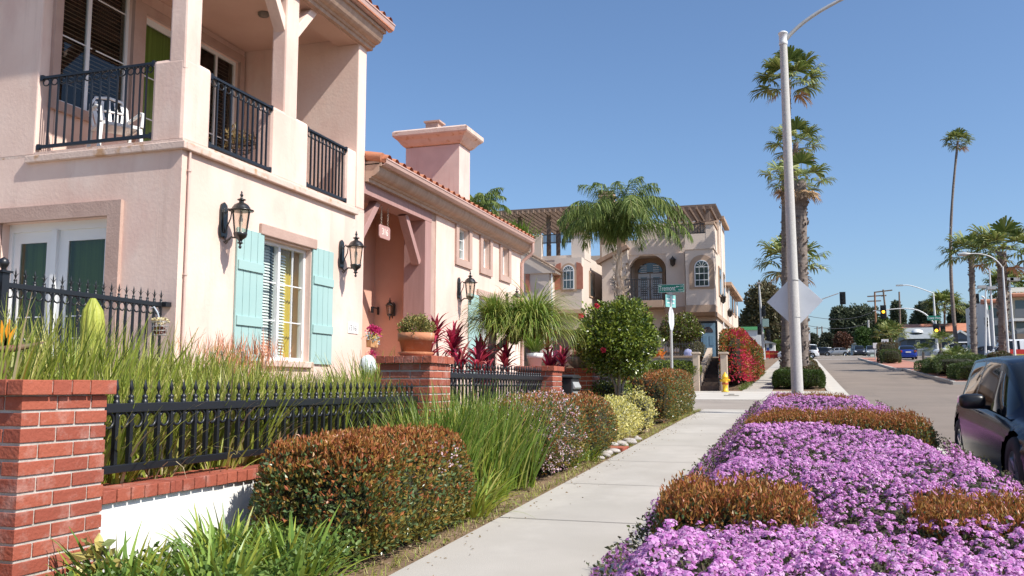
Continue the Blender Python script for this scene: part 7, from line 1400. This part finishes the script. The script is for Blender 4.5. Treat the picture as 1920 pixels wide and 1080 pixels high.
# red plastic barriers
a = atY(1440,660,116); m0 = None
for k, px in enumerate((1439,1447,1455)):
    p = atY(px, 660, 116+k*.6); o = thing('plastic_barrier', ['red plastic barrier nearest the signal pole','middle red plastic barrier by the white hut','red plastic barrier nearest the white car'][k], 'barrier', (p.x, 116+k*.6, g(116)-.13), group='red plastic barriers'); m = MB(); m.box(-.27,.27,-.05,.05,.15,1.05); m.box(-.27,-.17,-.25,.25,0,.16); m.box(.17,.27,-.25,.25,0,.16); m.build('panel', mat('red_plastic',(.55,.03,.02),rough=.4), o, world=False, bevel=.03); m = MB(); m.box(-.22,.22,-.056,-.051,.6,.8); m.build('reflective_band', mat('orange_band',(.75,.25,.05),rough=.4), o, world=False)
# ---------------------------------------------------------------- traffic
def putcar(label, px, Y, rz, body, kind, L=4.5, H=1.46, Wd=1.8, **k):
    p = atY(px, 665, Y); c = car(label, (p.x, Y, g(Y)-.13), rz, body, L=L, Wd=Wd, H=H, kind=kind, detail=.5, **k); return c
P_w = paint('white_paint', (.72,.73,.74)); P_b = paint('blue_paint', (.01,.03,.22)); P_s = paint('silver_paint', (.38,.39,.40), .3); P_d = paint('dark_paint', (.02,.022,.03)); GC = 'cars in the distance'
putcar('white suv crossing at the top of the road behind the lamp post', 1497, 117, PI/2, P_w, 'suv', 4.9, 1.75, 1.9, group=GC)
putcar('bright blue car seen from behind beyond the median hedge', 1699, 104, 0, P_b, 'sedan', 4.4, 1.45, 1.85, group=GC)
putcar('dark pickup-like car facing the camera far down the road', 1611, 158, PI, P_d, 'suv', 4.6, 1.7, group=GC); putcar('grey car facing the camera far down the road beside the concrete pole', 1634, 150, PI, P_s, 'hatch', 4.4, 1.5, group=GC); putcar('pale small car far down the road, left of the dark one', 1568, 160, PI/2, P_s, 'sedan', 4.5, 1.4, group=GC)
putcar('white car parked far beyond the white suv', 1537, 175, PI/2+.2, P_w, 'suv', 4.8, 1.8, group=GC); putcar('grey car parked far beyond the white suv, nearer the camera than the white one', 1533, 160, PI/2, P_d, 'hatch', 4.6, 1.5, group=GC)
putcar('dark blue car between the two right hand palms', 1845, 96, PI/2, P_d, 'sedan', 4.6, 1.4, group=GC)
putcar('white van with red and yellow side panels at the right edge', 1908, 84, PI/2, P_w, 'van', 4.9, 2.0, 1.9, group=GC, stripe=[(mat('van_red',(.6,.04,.03),rough=.35),.75,1.15),(mat('van_yellow',(.75,.5,.05),rough=.35),.45,.75)])
putcar('long white car roof behind the fan plants near the two people', 1790, 122, PI/2, P_w, 'suv', 5.0, 1.8, 1.9, group=GC)
# two people standing beyond the median
def person(label, px, Y, shirt, trousers, hair=(.03,.02,.015), rz=0, arm=0):
    p = atY(px, 660, Y); o = thing('person', label, 'person', (p.x, Y, g(Y)-.13), rz)
    V = [(0,0,.95),(0,0,1.12),(0,0,1.35),(0,0,1.47),(0,-.01,1.56),(0,-.01,1.68),(.10,0,.90),(.11,.02,.50),(.11,-.02,.08),(.12,-.14,.04),(-.10,0,.90),(-.11,-.04,.50),(-.12,.02,.08),(-.13,-.10,.04),(.19,0,1.42),(.25,.02,1.16),(.22,-.12-arm,.95+arm),(-.19,0,1.42),(-.25,.02,1.16),(-.23,-.05,.92)]
    Ed = [(0,1),(1,2),(2,3),(3,4),(4,5),(0,6),(6,7),(7,8),(8,9),(0,10),(10,11),(11,12),(12,13),(2,14),(14,15),(15,16),(2,17),(17,18),(18,19)]
    Rr = [.14,.13,.15,.06,.08,.09,.095,.065,.045,.035,.095,.065,.045,.035,.06,.045,.035,.06,.045,.035]
    me = bpy.data.meshes.new('body'); me.from_pydata(V, Ed, []); ob = link('body', me, o); me.materials.append(mat('skin', (.42,.25,.17), rough=.6)); me.materials.append(mat('shirt'+shirt[0], shirt[1], rough=.8)); me.materials.append(mat('trousers'+trousers[0], trousers[1], rough=.8)); me.materials.append(mat('hair', hair, rough=.7))
    md = ob.modifiers.new('skin', 'SKIN'); ob.modifiers.new('s', 'SUBSURF').levels = 1
    for k, r_ in enumerate(Rr): me.skin_vertices[0].data[k].radius = (r_, r_*.8)
    me.skin_vertices[0].data[0].use_root = True
    bpy.context.view_layer.update(); ev = ob.evaluated_get(bpy.context.evaluated_depsgraph_get()); nm = bpy.data.meshes.new_from_object(ev); ob.modifiers.clear(); ob.data = nm
    for q in nm.polygons:
        z = q.center.z; x = abs(q.center.x); q.material_index = 3 if z > 1.66 else (2 if z < .96 and x < .2 else (1 if z < 1.47 and not (z < 1.1 and x > .17) else 0)); q.use_smooth = True
person('person in a white shirt standing beyond the median plants', 1809, 118, ('w',(.75,.74,.72)), ('d',(.05,.05,.07))); person('person in a bright green vest beside the one in white', 1820, 118, ('g',(.05,.50,.20)), ('k',(.03,.03,.035)), rz=.6, arm=.1)
# ---------------------------------------------------------------- little things on the ground
m = MB(); p = onG(1372,742); m.box(-.25,.25,-.12,.12,0,.03); m.box(-.1,.1,-.08,.08,.03,.07); tag(m.build('concrete_scrap', M_conc, origin=(0,0,0), bevel=.01), 'pale broken piece of concrete lying on the apron by the hydrant', 'debris').location = (p.x, p.y, p.z)
# ---------------------------------------------------------------- fine survey of the pink house: nominal dimensions -> measured ones
FX = ([-30,-16,-9.5,-8.97,-8.85,-7.61,-7.21,-6.98,-6.8,-6.4,-5],[-30.3,-16.3,-9.64,-9.2,-9.12,-7.70,-7.37,-7.12,-6.89,-6.49,-5.09])
FY = ([0,8.68,9.22,9.68,10.3,10.84,11.56,12.18,12.97,13.32,16.28,17.25,18.2,18.76,19.55,20.2,20.7,21.4,22.05,30],[0,8.68,9.19,9.78,10.40,10.86,11.66,12.29,13.03,13.34,16.46,17.45,18.42,18.98,19.79,20.45,20.94,21.72,22.24,30.2])
FZ = ([-3,0,2.0,2.77,3.85,5.6,5.98,6.4,6.66,8],[-3,0,2.02,2.85,3.93,5.78,6.20,6.66,6.94,8.4])
def survey(p): return (float(np.interp(p[0],*FX)), float(np.interp(p[1],*FY)), EYE+float(np.interp(p[2]-EYE,*FZ)))
def fit(o, base, done):
    for c in KIDS.get(o.name, []):
        b = base+c.location
        if c.data and c.data.name not in done:
            done.add(c.data.name); n = len(c.data.vertices); a = np.empty(n*3, np.float32); c.data.vertices.foreach_get('co', a); a = a.reshape(-1,3)
            w = a+np.array(b); w = np.stack([np.interp(w[:,0],*FX), np.interp(w[:,1],*FY), EYE+np.interp(w[:,2]-EYE,*FZ)],1)-np.array(b); c.data.vertices.foreach_set('co', w.astype(np.float32).ravel()); c.data.update()
        fit(c, b, done)
fit(H, H.location.copy(), set())
for o in list(COL.objects):
    if o.parent is None and (o.name.startswith(('wall_lantern','hanging_sign','number_plaque','plastic_chair','balcony_plant')) or o.name == 'wall_bracket'): o.location = survey(o.location)
